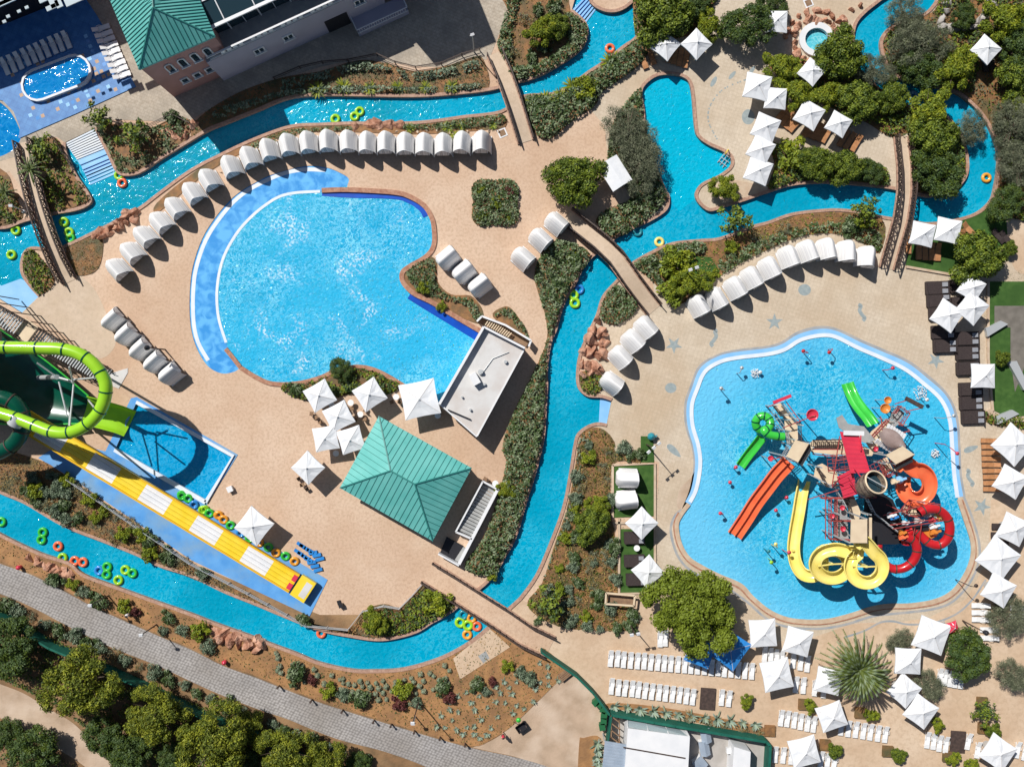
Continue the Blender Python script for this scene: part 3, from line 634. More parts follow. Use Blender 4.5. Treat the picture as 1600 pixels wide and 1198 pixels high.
M['roofseam'] = mat('roofseam', (.035, .22, .20), rough=.5)

# -- pavilion with the green hip roof
t = thing('pavilion', 'square pavilion with a bright green hipped metal roof, in the middle of the deck', 'pavilion', V(635, 748))
t.location = (0, 0, 0)
c = [GP(592, 650, 3.1), GP(737, 731, 3.1), GP(676, 845, 3.1), GP(531, 762, 3.1)]
hip_roof('roof', c, [GP(610, 735, 5.2), GP(648, 756, 5.2)], 3.1, 5.2, t)
cc = Vector((sum(q[0] for q in c)/4, sum(q[1] for q in c)/4, 0))
wq = [cc.lerp(Vector((q[0], q[1], 0)), .80) for q in c]
mb = MB(); mb.prism([(q.x, q.y) for q in wq], .01, 1.1); mb.build('counter', M['offwhite'], t)
mb = MB()
for q in [cc.lerp(Vector((q[0], q[1], 0)), .9) for q in c]: mb.box((q.x, q.y, 1.5), (.3, .3, 3), .5)
mb.build_each('column', M['white'], t)

# -- service block by the pavilion: basement stair, plant pit and low wall
t = thing('stairwell', 'sunken service stairs with dark treads inside white walls, behind the green pavilion', 'stairwell', (0, 0, 0))
mb = MB()
a, b, c_, d = V(757, 752), V(778, 764), V(737, 836), V(715, 826)
for i in range(16):
    t0, t1 = i/16, (i+.8)/16; q = [a.lerp(d, t0), b.lerp(c_, t0), b.lerp(c_, t1), a.lerp(d, t1)]
    mb.prism([(p.x, p.y) for p in q], .02, .08+i*.05)
mb.build_each('step', M['greydeck'], t)
mb = MB()
for p, q in (((755, 750), (713, 828)), ((713, 828), (738, 839)), ((778, 762), (718, 878)), ((755, 750), (780, 764)), ((718, 880), (686, 862))):
    mb.bar(V(*p)+Vector((0, 0, .6)), V(*q)+Vector((0, 0, .6)), .18 if p != (778, 762) else .35, 1.2)
mb.build_each('wall', M['white'], t)
mb = MB(); q = [V(698, 838), V(724, 852), V(710, 874), V(688, 862)]; mb.prism([(p.x, p.y) for p in q], .02, .35); mb.build('pit_cover', M['dark'], t)
mb = MB(); q = [V(724, 853), V(729, 856), V(717, 876), V(711, 873)]; mb.prism([(p.x, p.y) for p in q], .02, .5); mb.build('hatch', M['greydeck'], t)

# -- pump house with the flat roof at the end of the wave pool
t = thing('pump_house', 'flat-roofed white block with parapets closing the deep end of the wave pool', 'building', (0, 0, 0))
P = [GP(754, 513, 3.3), GP(819, 543, 3.3), GP(744, 681, 3.3), GP(688, 630, 3.3)]
P = [GP(756, 511, 3.3), GP(820, 544, 3.3), GP(745, 682, 3.3), GP(687, 631, 3.3)]
mb = MB(); mb.prism(P, -.5, 3.0); mb.build('wall', M['offwhite'], t)
mb = MB(); cx = sum(q[0] for q in P)/4; cy = sum(q[1] for q in P)/4
mb.prism([(cx+(q[0]-cx)*.985, cy+(q[1]-cy)*.985) for q in P], 3.0, 3.06); mb.build('roof', M['offwhite'], t)
mb = MB()
for i, (h_, w_) in enumerate(((.75, .22), (.12, .15), (.3, .15), (.85, .28))):
    p, q = Vector((*P[i], 0)), Vector((*P[(i+1) % 4], 0)); z = 3.0+h_/2
    mb.bar(p+Vector((0, 0, z+i*.002)), q+Vector((0, 0, z+i*.002)), w_, h_)
mb.build('parapet', M['white'], t)
mb = MB(); v = V(742, 592, 3.5); mb.box((v.x, v.y, 3.5), (.85, 1.3, .9), R(28)); mb.build('vent_box', M['white'], t)
mb = MB(); v = V(751, 581, 3.3); mb.cyl((v.x, v.y, 3.0), .32, .4, 12); mb.cyl((v.x+.1, v.y, 3.4), .2, .15, 10); mb.build('fan', M['steel'], t)
for x, y, s_ in ((757, 600, .16), (735, 640, .14), (790, 565, .2), (722, 620, .12)):
    mb = MB(); v = V(x, y, 3.2); mb.cyl((v.x, v.y, 3.05), s_, .35, 8); mb.build('vent_pipe', M['steel'], t)
mb = MB(); mb.tube([V(752, 585, 3.15), V(770, 560, 3.15), V(795, 550, 3.15)], .05, 6); mb.build('conduit', M['steel'], t)
mb = MB(); mb.bar(V(700, 640, 3.2), V(735, 655, 3.2), .12, .3); mb.build('gutter', M['dark'], t)
# stair enclosure on its north side
t = thing('terrace_stair', 'narrow stair terrace with pale slatted railing along the north wall of the pump house', 'stair terrace', (0, 0, 0))
q = [GP(757, 509, .3), GP(822, 542, .3), GP(829, 530, .3), GP(790, 505, .3), GP(752, 493, .3), GP(745, 503, .3)]
mb = MB(); mb.prism(q, .01, .3); mb.build('landing', M['timber'], t)
mb = MB()
for k in range(12):
    a = V(758+k*3.2, 508+k*1.7, .9); b = V(764+k*3.2, 499+k*1.9, .9); mb.bar(a, b, .12, .14)
mb.build_each('slat', M['cream'], t)
mb = MB()
for p, r_ in (((745, 502), (753, 494)), ((753, 494), (790, 508)), ((790, 508), (830, 532)), ((830, 532), (826, 541))):
    mb.bar(V(*p, 1.3), V(*r_, 1.3), .22, .08); mb.bar(V(*p, .8), V(*r_, .8), .08, 1.0)
mb.build('railing', M['white'], t)

# -- hotel tower with green roof
t = thing('hotel_tower', 'pink corner tower with arched windows under a steep green metal roof, top left', 'tower', (0, 0, 0))
zt = 9.3
A, B, C_, D = [Vector((*GP(*q, zt), 0)) for q in ((217, 109), (336, 57), (300, -28), (163, -20))]
mb = MB()
def lane(A, B, C_, D, z): return [(v.x, v.y, z) for v in (A, B, C_, D)]
apex = Vector((*GP(239, 12, 12), 12)); apex2 = Vector((*GP(236, -40, 12), 12))
vs = lane(A, B, C_, D, zt)+[tuple(apex), tuple(apex2)]+lane(A, B, C_, D, zt-.25)
mb.add(vs, [(0, 1, 4), (1, 2, 4), (2, 5, 4), (2, 3, 5), (3, 0, 4), (3, 4, 5), (0, 6, 7, 1), (1, 7, 8, 2), (2, 8, 9, 3), (3, 9, 6, 0), (6, 9, 8, 7)])
rf = mb.build('roof', M['roof'], t)
sb = MB()
def seams(e0, e1, top, n, dirv):
    for k in range(1, n):
        s0 = e0.lerp(e1, k/n)
        # walk along dirv until the hip line
        for st in range(60):
            u = st/60; p = s0+dirv*u*14
            if not top(p): break
        p = s0+dirv*max(0, u-1/60)*14
        if (p-s0).length > .3: sb.bar(s0+Vector((0, 0, .05)), p+Vector((0, 0, .05)), .05, .06)
def tri_test(a, b, c):
    def f(p):
        s = lambda u, v: (v.x-u.x)*(p.y-u.y)-(v.y-u.y)*(p.x-u.x)
        r = (s(a, b), s(b, c), s(c, a)); return all(x >= -1e-3 for x in r) or all(x <= 1e-3 for x in r)
    return f
Az, Bz, Cz, Dz = [Vector((v.x, v.y, zt)) for v in (A, B, C_, D)]
mid = (Az+Bz)/2; seams(Az, Bz, tri_test(Az, Bz, apex), 17, (apex-mid).normalized())
d_ = (apex-Az); e = (Dz-Az).normalized(); up = (d_-e*d_.dot(e)).normalized()
seams(Dz, Az, lambda p: tri_test(Az, Dz, apex)(p) or tri_test(Dz, apex, apex2)(p), 24, up)
d_ = (apex-Bz); e = (Cz-Bz).normalized(); up = (d_-e*d_.dot(e)).normalized()
seams(Bz, Cz, lambda p: tri_test(Bz, Cz, apex)(p) or tri_test(Cz, apex, apex2)(p), 18, up)
sb.build('seam', M['roofseam'], rf)
mb = MB()
for p in (Az, Bz): mb.bar(p, apex, .12, .12)
mb.bar(apex, apex2, .12, .12); mb.build('ridge_cap', M['roofseam'], rf)
dAB = (B-A).normalized(); nAB = Vector((dAB.y, -dAB.x, 0)); nAB = nAB if nAB.y < 0 else -nAB
ctr = (A+B+C_+D)/4
wl = [ctr.lerp(v, .965) for v in (A, B, C_, D)]
mb = MB(); mb.prism([(v.x, v.y) for v in wl], 0, zt-.2); mb.build('wall', M['pinkwall'], t)
def window(parent, p, d, n, z, w_, h_, arch=False, panes=1, fm='white'):
    """p: world xy of the middle on the wall face, d along the wall, n outward"""
    c = Vector((p.x, p.y, z)); fr = MB()
    Mx = Matrix(((d.x, n.x, 0, 0), (d.y, n.y, 0, 0), (0, 0, 1, 0), (0, 0, 0, 1)))
    for s in (-1, 1): fr.box(c+d*s*(w_/2)+n*.06, (.14, .18, h_), M=Mx)
    fr.box(c-Vector((0, 0, h_/2+.07))+n*.1, (w_+.36, .3, .14), M=Mx)
    if panes > 1: fr.box(c+n*.07, (.1, .12, h_), M=Mx)
    if arch:
        pts = [c+Vector((0, 0, h_/2))+d*(w_/2)*math.cos(k*PI/8)+Vector((0, 0, (w_/2)*math.sin(k*PI/8)))+n*.06 for k in range(9)]
        for k in range(8): fr.bar(pts[k], pts[k+1], .14, .14)
    else: fr.box(c+Vector((0, 0, h_/2+.07))+n*.06, (w_+.14, .18, .14), M=Mx)
    f = fr.build('window', M[fm], parent)
    g = MB(); g.box(c+n*.03, (w_, .04, h_), M=Mx)
    if arch:
        for k in range(3): g.box(c+Vector((0, 0, h_/2+.1+k*.13))+n*.031, (w_*(1-.28*k), .04, .13), M=Mx)
    g.build('pane', M['glass'], f)
wA, wB = wl[0], wl[1]; L_ = (wB-wA).length
for k in range(4):
    window(t, wA+dAB*L_*(.28+.175*k), dAB, nAB, 6.6, .75, 1.5, True); window(t, wA+dAB*L_*(.30+.175*k), dAB, nAB, 2.9, .8, .9)
# -- hotel wing with glazed veranda
t = thing('hotel_wing', 'low lilac hotel wing with a glazed green-blue veranda roof and white balustrade, beside the tower', 'building', (0, 0, 0))
g0, g1 = V(362, 121), V(610, 8); dW = (g1-g0).normalized(); nW = Vector((dW.y, -dW.x, 0))
LW = (g1-g0).length; bk = -nW
def Q(u, v, z=0): q = g0+dW*u+bk*v; return Vector((q.x, q.y, z))
mb = MB(); q = [Q(-1, 0), Q(LW-.5, 0), Q(LW-.5, 20), Q(-1, 20)]; mb.prism([(v.x, v.y) for v in q], 0, 5.6); mb.build('wall', M['greywall'], t)
mb = MB(); mb.prism([(v.x, v.y) for v in (Q(-.9, .2), Q(LW-.7, .2), Q(LW-.7, 19), Q(-.9, 19))], 5.6, 5.66); mb.build('terrace', M['greydeck'], t)
for u in (4.6, 8.2, 17.2, 19.4): window(t, Q(u, 0), dW, nW, 3.3 if u < 15 else 4.0, 1.15, .95, panes=2)
mb = MB(); mb.bar(Q(12.6, -.02, 1.5), Q(15.4, -.02, 1.5), .08, 2.9); mb.build('door', M['dark'], t)
mb = MB(); q = [Q(15.6, -1.9), Q(22, -1.9), Q(22, 0), Q(15.6, 0)]; mb.prism([(v.x, v.y) for v in q], 0, .9)
mb.build('balcony', M['greywall'], t)
mb = MB()
for a, b in ((Q(15.6, -1.9), Q(22, -1.9)), (Q(15.6, -1.9), Q(15.6, -.2)), (Q(22, -1.9), Q(22, -.2))):
    for z in (1.0, 1.9): mb.bar(a+Vector((0, 0, z)), b+Vector((0, 0, z)), .09)
    n_ = int((b-a).length/.3)
    for k in range(n_+1): p = a.lerp(b, k/max(n_, 1)); mb.bar(p+Vector((0, 0, 1)), p+Vector((0, 0, 1.9)), .045)
mb.build('railing', M['white'], t)
mb = MB()
for k in range(34):
    u = .5+k*.72
    if u > LW-1: break
    if k % 5: mb.box(Q(u, .12, 6.15), (.5, .16, .5), math.atan2(dW.y, dW.x))
for z in (5.75, 6.45): mb.bar(Q(-.5, .12, z), Q(LW-1, .12, z), .2, .1)
mb.build('balustrade', M['white'], t)
fl = MB(); fb = MB()
for k in range(7):
    u0, u1 = -.5+k*3.6, -.5+(k+1)*3.6
    for j, (v0, z0, v1, z1) in enumerate(((2.2, 8.2, 4.6, 8.8), (4.6, 8.8, 7.2, 9.4), (7.2, 9.4, 10, 10), (10, 10, 13.5, 10.3))):
        fl.add([Q(u0, v0, z0), Q(u1, v0, z0), Q(u1, v1, z1), Q(u0, v1, z1)], [(0, 1, 2, 3)])
        fb.bar(Q(u0, v0, z0+.05), Q(u0, v1, z1+.05), .12)
        fb.bar(Q(u0, v1, z1+.05), Q(u1, v1, z1+.05), .12)
    fl.add([Q(u0, 2.4, 5.66), Q(u1, 2.4, 5.66), Q(u1, 2.3, 8.1), Q(u0, 2.3, 8.1)], [(0, 1, 2, 3)])
    fb.bar(Q(u0, 2.25, 5.7), Q(u0, 2.25, 8.2), .12); fb.bar(Q(u0+1.8, 2.25, 5.7), Q(u0+1.8, 2.25, 8.2), .07)
fb.bar(Q(-.8, 2.0, 8.2), Q(LW, 2.0, 8.2), .35, .18)
rf = fl.build('veranda_roof', M['glass'], t); fb.build('glazing_bar', M['white'], rf)
# -- tall wing that runs on beyond the picture and shades the plaza
t = thing('hotel_block', 'tall pink hotel block rising at the top edge behind the shaded plaza', 'building', (0, 0, 0))
a = Vector((*GP(574, -24), 0)); b = Vector((*GP(668, -62), 0)); u_ = (b-a).normalized(); v_ = Vector((-u_.y, u_.x, 0))
mb = MB(); q = [a, b, b+v_*16, a+v_*16]; mb.prism([(p.x, p.y) for p in q], 0, 14); mb.build('wall', M['pinkwall'], t)
for k in range(3):
    for z in (3, 7, 11): window(t, a+u_*(1.5+k*2.3), u_, -v_, z, 1, 1.4)
# dark annexe with skylights shading the kids' deck, top left
t = thing('spa_hall', 'dark glazed hall at the top left corner, its shadow over the kids pool', 'building', (0, 0, 0))
mb = MB(); q = [GP(-80, 68), GP(20, 34), GP(150, -18), GP(190, -80), GP(-80, -80)]; mb.prism(q, 0, 8.6); mb.build('wall', M['dark'], t)
mb = MB()
for (x, y, w_, h_) in ((20, -2, 3.5, .9), (8, 8, 2.4, .5), (70, 3, 1.3, .5), (84, 8, .9, 1.2), (80, 16, 1.1, .5), (92, 10, .7, .9), (118, 3, 2.4, .8), (30, 22, .4, .3), (13, 30, .4, .3), (7, 38, .4, .3), (42, 16, .4, .3)):
    v = V(x, y-4, 8.65); mb.box((v.x, v.y, 8.65), (w_, h_, .12), R(24))
mb.build_each('skylight', M['paneglass'], t)
# -- maintenance building, bottom
t = thing('maintenance_shed', 'white flat-roofed shed with a glazed sloping front, inside the green fence at the bottom edge', 'shed', (0, 0, 0))
q = [GP(981, 1137, 3), GP(1078, 1150, 3), GP(1072, 1260, 3), GP(972, 1260, 3)]
mb = MB(); mb.prism(q, 0, 3); mb.build('wall', M['white'], t)
mb = MB(); mb.bar(V(974, 1167, 3.02), V(1071, 1184, 3.02), .14, .06, 0); mb.build('roof_joint', M['iron'], t)
mb = MB(); a, b, c_, d = V(980, 1121, .8), V(1069, 1138, .8), V(1077, 1150, 3.0), V(981, 1136, 3.0)
mb.add([a, b, c_, d, V(980, 1121, 0), V(1069, 1138, 0)], [(0, 1, 2, 3), (4, 5, 1, 0)]); gl = mb.build('sloping_glass', M['paneglass'], t)
mb = MB()
for k in (0, .33, .66, 1): mb.bar(a.lerp(b, k)+Vector((0, 0, .04)), d.lerp(c_, k)+Vector((0, 0, .04)), .1)
mb.build('glazing_bar', M['white'], gl)
t = thing('lean_to', 'pale blue corrugated metal lean-to left of the white shed', 'lean-to', (0, 0, 0))
mb = MB(); q = [V(945, 1158, 2.4), V(978, 1164, 2.6), V(972, 1260, 2.6), V(935, 1260, 2.4)]
for k in range(40):
    a = q[0].lerp(q[3], k/40); b = q[1].lerp(q[2], k/40); mb.bar(a, b, .17 if k % 2 else .22, .1 if k % 2 else .16)
mb.build('roof', M['tin'], t)
mb = MB()
for v in q: mb.bar((v.x, v.y, 0), (v.x, v.y, 2.3), .12)
mb.build_each('post', M['steel'], t)
t = thing('pergola', 'open timber frame by the white shed corner', 'pergola', (0, 0, 0))
mb = MB()
for k in range(4): mb.bar(V(955, 1118+k*11, 1.6), V(968, 1128+k*11, 1.6), .12)
mb.bar(V(968, 1128, 1.6), V(968, 1162, 1.6), .12); mb.bar(V(955, 1118, 1.6), V(955, 1152, 1.6), .12); mb.build_each('beam', M['timber'], t)
mb = MB()
for q in ((955, 1118), (968, 1128), (968, 1162)): v = V(*q, 1.6); mb.bar((v.x, v.y, 0), v, .1)
mb.build_each('post', M['timber'], t)
t = thing('white_cabin', 'small white flat-roofed cabin in the fenced yard, right of the shed', 'cabin', (0, 0, 0))
mb = MB(); mb.prism([GP(1147, 1166, 2.6), GP(1173, 1174, 2.6), GP(1170, 1240, 2.6), GP(1142, 1240, 2.6)], 0, 2.6); mb.build('wall', M['white'], t)
mb = MB(); a = V(1145, 1176, 2.0); mb.box((a.x-.3, a.y, 1.2), (.5, .6, .5)); mb.build('ac_unit', M['plastic'], t)
patch('yard_paving', [(950,1110),(1195,1152),(1190,1240),(940,1240)], .04, 'concrete')
def gable_box(name, label, cat, x, y, L, W_, h, a, m='tin'):
    t = thing(name, label, cat, V(x, y, h), -R(a)); t.location.z = 0
    mb = MB(); mb.prism([(-L/2, -W_/2), (L/2, -W_/2), (L/2, W_/2), (-L/2, W_/2)], 0, h*.7); mb.build('body', M['white'], t)
    mb = MB(); l, w_ = L/2+.08, W_/2+.08; z = h*.7
    mb.add([(-l, -w_, z), (l, -w_, z), (l, w_, z), (-l, w_, z), (-l, 0, h), (l, 0, h)], [(0, 1, 5, 4), (2, 3, 4, 5), (1, 2, 5), (3, 0, 4), (0, 3, 2, 1)]); mb.build('lid', M[m], t)
gable_box('storage_chest', 'upper pale storage chest with a pitched lid, in the yard right of the white shed', 'chest', 1104, 1151, 1.5, 1.0, 1.3, 80)
gable_box('storage_chest', 'middle pale storage chest with a pitched lid, in the yard right of the white shed', 'chest', 1102, 1171, 1.5, 1.0, 1.3, 80)
gable_box('storage_chest', 'lowest pale storage chest with a pitched lid, cut by the bottom edge', 'chest', 1095, 1195, 1.2, 1.2, 1.3, 50)

# ================================================================= FENCES AND BRIDGES
def fence(name, label, pts, h, m, post=2.4, thick=.06, cat='fence', zb=0, rails=False):
    t = thing(name, label, cat, (0, 0, 0)); pb, fb = MB(), MB()
    P = [V(*p) for p in pts]
    for i in range(len(P)-1):
        a, b = P[i], P[i+1]; L = (b-a).length; n = max(1, round(L/post))
        if rails:
            for z in (.35, .7, h): fb.bar(a+Vector((0, 0, z)), b+Vector((0, 0, z)), .05)
        else: fb.bar(a+Vector((0, 0, h/2)), b+Vector((0, 0, h/2)), thick, h-.1)
        for k in range(n+(i == len(P)-2)):
            p = a.lerp(b, k/n); pb.bar(p, p+Vector((0, 0, h+.05)), .09)
    fb.build('rail' if rails else 'panel', M[m], t); pb.build_each('post', M[m], t)
    return t
M['meshgreen'] = M['fencegreen']
fence('mesh_fence', 'dark green mesh fence running below the cobbled road', [(-60,915),(35,972),(90,1005),(150,1030),(240,1070),(320,1110),(400,1140),(480,1180),(560,1215)], 2.0, 'fencegreen', thick=.22)
fence('mesh_fence', 'dark green fence from the bridge end down to the maintenance yard', [(845,1012),(900,1050),(925,1075),(950,1108)], 1.7, 'fencegreen', thick=.25)
fence('mesh_fence', 'dark green fence round the top and right side of the maintenance yard', [(953,1108),(1050,1125),(1190,1149),(1197,1155),(1192,1240)], 1.8, 'fencegreen', thick=.3)
fence('mesh_fence', 'dark green fence behind the row of green bins', [(953,1110),(946,1160),(940,1240)], 1.8, 'fencegreen', thick=.15)
fence('handrail', 'grey handrail along the lower edge of the blue slide apron', [(110,748),(200,810),(300,878),(390,925),(480,975),(545,981),(567,953),(600,944),(625,948),(645,928),(660,911)], 1.0, 'steel', rails=True, cat='handrail')
fence('rope_rail', 'dark rope rail above the planted bank below the shaded plaza', [(430,125),(470,108),(505,100),(545,97),(590,88),(618,100),(650,108),(690,102),(722,88),(750,80)], .9, 'iron', rails=True, cat='handrail')
fence('handrail', 'dark handrail beside the river steps top left', [(86,216),(101,238),(120,268)], 1.0, 'iron', rails=True, cat='handrail')
fence('handrail', 'dark handrail on the plaza edge above the rocky bed', [(163,188),(190,195),(235,200),(272,182),(300,195)], 1.0, 'iron', rails=True, cat='handrail')

def bridge(label, centre, w_px, arch=.7, deckm='walk', railm='iron', rh=1.0, step=.9, lat=True):
    """humped footbridge along a photo centre line, with lattice balustrades"""
    t = thing('footbridge', label, 'bridge', (0, 0, 0)); P = [V(*p) for p in centre]
    # resample
    pts = []; 
    for i in range(len(P)-1):
        n = max(1, round((P[i+1]-P[i]).length/step)); pts += [P[i].lerp(P[i+1], k/n) for k in range(n)]
    pts.append(P[-1]); n = len(pts); w = w_px*S/2
    for i, p in enumerate(pts): u = i/(n-1); p.z = .06+arch*math.sin(PI*u)**1.2
    nn = []
    for i in range(n):
        d = pts[min(i+1, n-1)]-pts[max(i-1, 0)]; d.z = 0; d.normalize(); nn.append(Vector((-d.y, d.x, 0)))
    mb = MB(); vs = []
    for p, q in zip(pts, nn):
        for s in (w, -w): v = p+q*s; vs += [v, v-Vector((0, 0, .25))]
    fs = []
    for i in range(n-1): a = i*4; b = a+4; fs += [(a, a+2, b+2, b), (a+1, b+1, b+3, a+3), (a, b, b+1, a+1), (a+2, a+3, b+3, b+2)]
    mb.add(vs, fs); mb.build('deck', M[deckm], t)
    for s in (1, -1):
        kb = MB()
        for i in range(n-1): kb.bar(pts[i]+nn[i]*s*w+Vector((0, 0, .07)), pts[i+1]+nn[i+1]*s*w+Vector((0, 0, .07)), .3, .2)
        kb.build('kerb', M['kerb'], t)
    for s in (1, -1):
        rb = MB()
        for i in range(n-1):
            a, b = pts[i]+nn[i]*s*w, pts[i+1]+nn[i+1]*s*w; U = Vector((0, 0, 1))
            rb.bar(a+U*rh, b+U*rh, .13); rb.bar(a+U*.3, b+U*.3, .09); rb.bar(a+U*.1, a+U*(rh+.06), .13)
            if lat: rb.bar(a+U*.3, b+U*rh, .08); rb.bar(b+U*.3, a+U*rh, .08)
        rb.build('railing', M[railm], t)
    return t
bridge('long straight footbridge with lattice rails crossing the river on the far left', [(40,222),(52,270),(66,320),(82,370),(96,410),(110,440)], 22, rh=1.25)
bridge('wide pale footbridge beside the shaded plaza, top centre', [(773,84),(788,120),(802,160),(815,200),(822,222)], 24, .5, 'walk')
bridge('curved footbridge with lattice rails crossing the winding river in the middle', [(885,338),(905,355),(935,380),(960,405),(985,440),(1005,465),(1022,485)], 26, .9, rh=1.2)
bridge('long low footbridge crossing the river at the bottom centre', [(668,893),(700,912),(740,937),(780,962),(820,990),(860,1010)], 34, .3, 'pink')
bridge('straight footbridge with lattice rails on the right beside the green lawn', [(1408,214),(1410,260),(1409,300),(1403,345),(1393,385),(1385,420)], 22, rh=1.35)
# ================================================================= CABANAS, PARASOLS, LOUNGERS
def make_cabana():
    """pointed-arch canvas cabana: opening towards +Y, back closed by a tapering shell"""
    t = thing('cabana', 'x', 'cabana'); w_, d_, h_ = 1.12, 2.45, 2.65
    prof = []
    for k in range(13):
        u = k/12*2-1; x = w_*u; z = .25+(h_-.25)*(.35*(1-u*u)+.65*math.sqrt(1-abs(u)))
        prof.append((x, z))
    mb = MB(); rows = [(-d_*.56, .52), (-d_*.52, .72), (-d_*.42, .9), (-d_*.25, .985), (0, 1), (d_*.42, 1)]
    vs = [(x*sc, y, .25+(z-.25)*sc) for y, sc in rows for x, z in prof]; n = 13
    mb.add(vs, [(i*n+k, i*n+k+1, (i+1)*n+k+1, (i+1)*n+k) for i in range(len(rows)-1) for k in range(n-1)], smooth=True)
    mb.add([vs[k] for k in range(n)], [tuple(range(n))])
    mb.build('canopy', M['stripe'], t)
    mb = MB(); mb.tube([(x*1.0, d_*.42, z) for x, z in prof], .045, 6); mb.build('front_hoop', M['white'], t)
    # drawn-down upper front flap
    mb = MB(); y0, y1 = d_*.42, d_*.50
    fl = [(x, z) for x, z in prof if z > 1.3]
    vs = [(x, y0, z) for x, z in fl]+[(x*.96, y1, 1.28) for x, z in fl]; m_ = len(fl)
    mb.add(vs, [(k, k+1, m_+k+1, m_+k) for k in range(m_-1)]); mb.build('front_flap', M['lining'], t)
    mb = MB(); mb.box((0, -.1, .3), (1.95, 1.75, .35)); mb.build('bed', M['offwhite'], t)
    mb = MB(); mb.box((0, -.85, .65), (1.8, .3, .4)); mb.build('backrest', M['cushion'], t)
    mb = MB()
    for s in (-1, 1): mb.box((s*w_*.97, 0, .14), (.09, 2.1, .28))
    mb.build_each('side_frame', M['white'], t)
    return t
cabana = Proto(make_cabana)
def row(pts, labeler, group, kw=None):
    for i, p in enumerate(pts):
        x, y, a = p[:3]; sc = p[3] if len(p) > 3 else 1
        v = V(x+random.uniform(-.7, .7), y+random.uniform(-.7, .7), 1.2); cabana((v.x, v.y, .03), ang(a+random.uniform(-2.5, 2.5)), labeler(i), group, (sc*random.uniform(.97, 1.03), sc, sc*random.uniform(.95, 1.04)))
arc = [(182,421,48),(205,396,47),(226,371,47),(250,348,50),(274,326,52),(301,302,56),(326,283,59),(360,262,64),(389,247,68),(419,235,74),(449,227,78),(480,224,83),(512,222,86),(543,222,87),(573,224,88),(602,224,89),(632,226,90),(662,227,91),(692,227,91),(721,225,92),(752,223,93)]
row(arc, lambda i: f'white striped cabana in the arc above the wave pool, {ORD[i]} from its left end', 'cabanas in the arc above the wave pool')
def lad(base): return lambda i: base.replace('#', ORD[i])
row([(176,498,-40),(197,521,-40),(220,544,-40),(243,564,-40),(266,583,-40)], lad('grey striped cabana in the diagonal row left of the wave pool, # from top'), 'row of five cabanas', )
row([(700,402,-38),(725,424,-38),(750,445,-38)], lad('striped cabana right of the wave pool, # from the top of three'), 'three cabanas right of the wave pool')
row([(870,348,42),(845,373,42),(818,403,42)], lad('white cabana beside the tall hedge near the curved bridge, # of three from top'), 'three cabanas by the tall hedge')
row([(1011,512,48),(990,533,48),(971,558,45),(957,599,38)], lad('white cabana between the red rocks and the starfish paving, # from the top of four'), 'cabanas by the red rocks')
row([(1093,478,62),(1122,467,60),(1151,450,58),(1176,434,58),(1204,419,62),(1234,402,68),(1264,392,72),(1293,390,82),(1325,394,88),(1355,403,96)], lad('white cabana in the right arc above the splash pool, # from its left end'), 'cabanas in the arc above the splash pool')
row([(982,748,0),(981,782,-5)], lad('cabana on the small square lawn, # of two'), 'cabanas on the small lawn')

def make_parasol():
    """square parasol, half side 1 m (scaled when placed), pole standing at the origin"""
    t = thing('parasol', 'x', 'parasol'); z0, z1 = 2.35, 2.98
    mb = MB(); n = 8; vs = [(0, 0, z1)]
    ring = []
    for side in range(4):
        a0 = PI/4+side*PI/2
        c0 = Vector((math.cos(a0), math.sin(a0)))*math.sqrt(2); c1 = Vector((math.cos(a0+PI/2), math.sin(a0+PI/2)))*math.sqrt(2)
        for k in range(4):
            u = k/4; p = c0.lerp(c1, u)*(1-.05*math.sin(PI*u)); ring.append((p.x, p.y, z0+.07*math.sin(PI*u)))
    N = 16; mid = [(x*.5, y*.5, z0+(z1-z0)*.5-(.05 if k % 4 == 2 else .0)) for k, (x, y, z) in enumerate(ring)]
    vs += mid+ring+[(x, y, z-.16) for x, y, z in ring]
    fs = [(0, 1+k, 1+(k+1) % N) for k in range(N)]+[(1+k, 1+N+k, 1+N+(k+1) % N, 1+(k+1) % N) for k in range(N)]+[(1+N+k, 1+2*N+k, 1+2*N+(k+1) % N, 1+N+(k+1) % N) for k in range(N)]
    mb.add(vs, fs); cn = mb.build('canopy', M['canvas'], t)
    mb = MB()
    for side in range(4):
        a0 = PI/4+side*PI/2; mb.bar((math.cos(a0)*1.4, math.sin(a0)*1.4, z0+.012), (0, 0, z1+.012), .025, .02)
    mb.build('seam', M['offwhite'], cn)
    mb = MB()
    for side in range(4):
        a0 = PI/4+side*PI/2; mb.bar((math.cos(a0)*1.36, math.sin(a0)*1.36, z0-.05), (0, 0, z1-.12), .04, .04)
    mb.build_each('rib', M['steel'], t)
    mb = MB(); mb.cyl((0, 0, 0), .035, z1+.12, 8); mb.build('pole', M['steel'], t)
    mb = MB(); mb.cyl((0, 0, 0), .28, .12, 12); mb.build('base', M['concrete'], t)
    mb = MB(); mb.cyl((0, 0, z1), .1, .08, 8, r2=.03); mb.build('finial', M['white'], t)
    return t
parasol = Proto(make_parasol)
def par(x, y, side, a, label, group=None):
    v = V(x, y, 2.6); s = side*S/2*.975; o = parasol((v.x, v.y, .03), -R(a), label, group, (s, s*random.uniform(.97, 1.03), random.uniform(.96, 1.06))); o.rotation_euler = (random.uniform(-.035, .035), random.uniform(-.035, .035), -R(a))
G1 = 'parasols by the green pavilion'
par(499,619,40,-30,'white parasol furthest up and left in the cluster above the pavilion',G1)
par(576,616,41,-33,'white parasol dappled by the tree, between the wave pool and the green pavilion',G1)
par(529,650,40,-27,'white parasol in the middle of the cluster above the pavilion',G1)
par(509,684,38,-10 ,'white parasol left of the two touching the pavilion corner',G1)
par(549,687,38,-17,'white parasol nearest the left corner of the pavilion roof',G1)
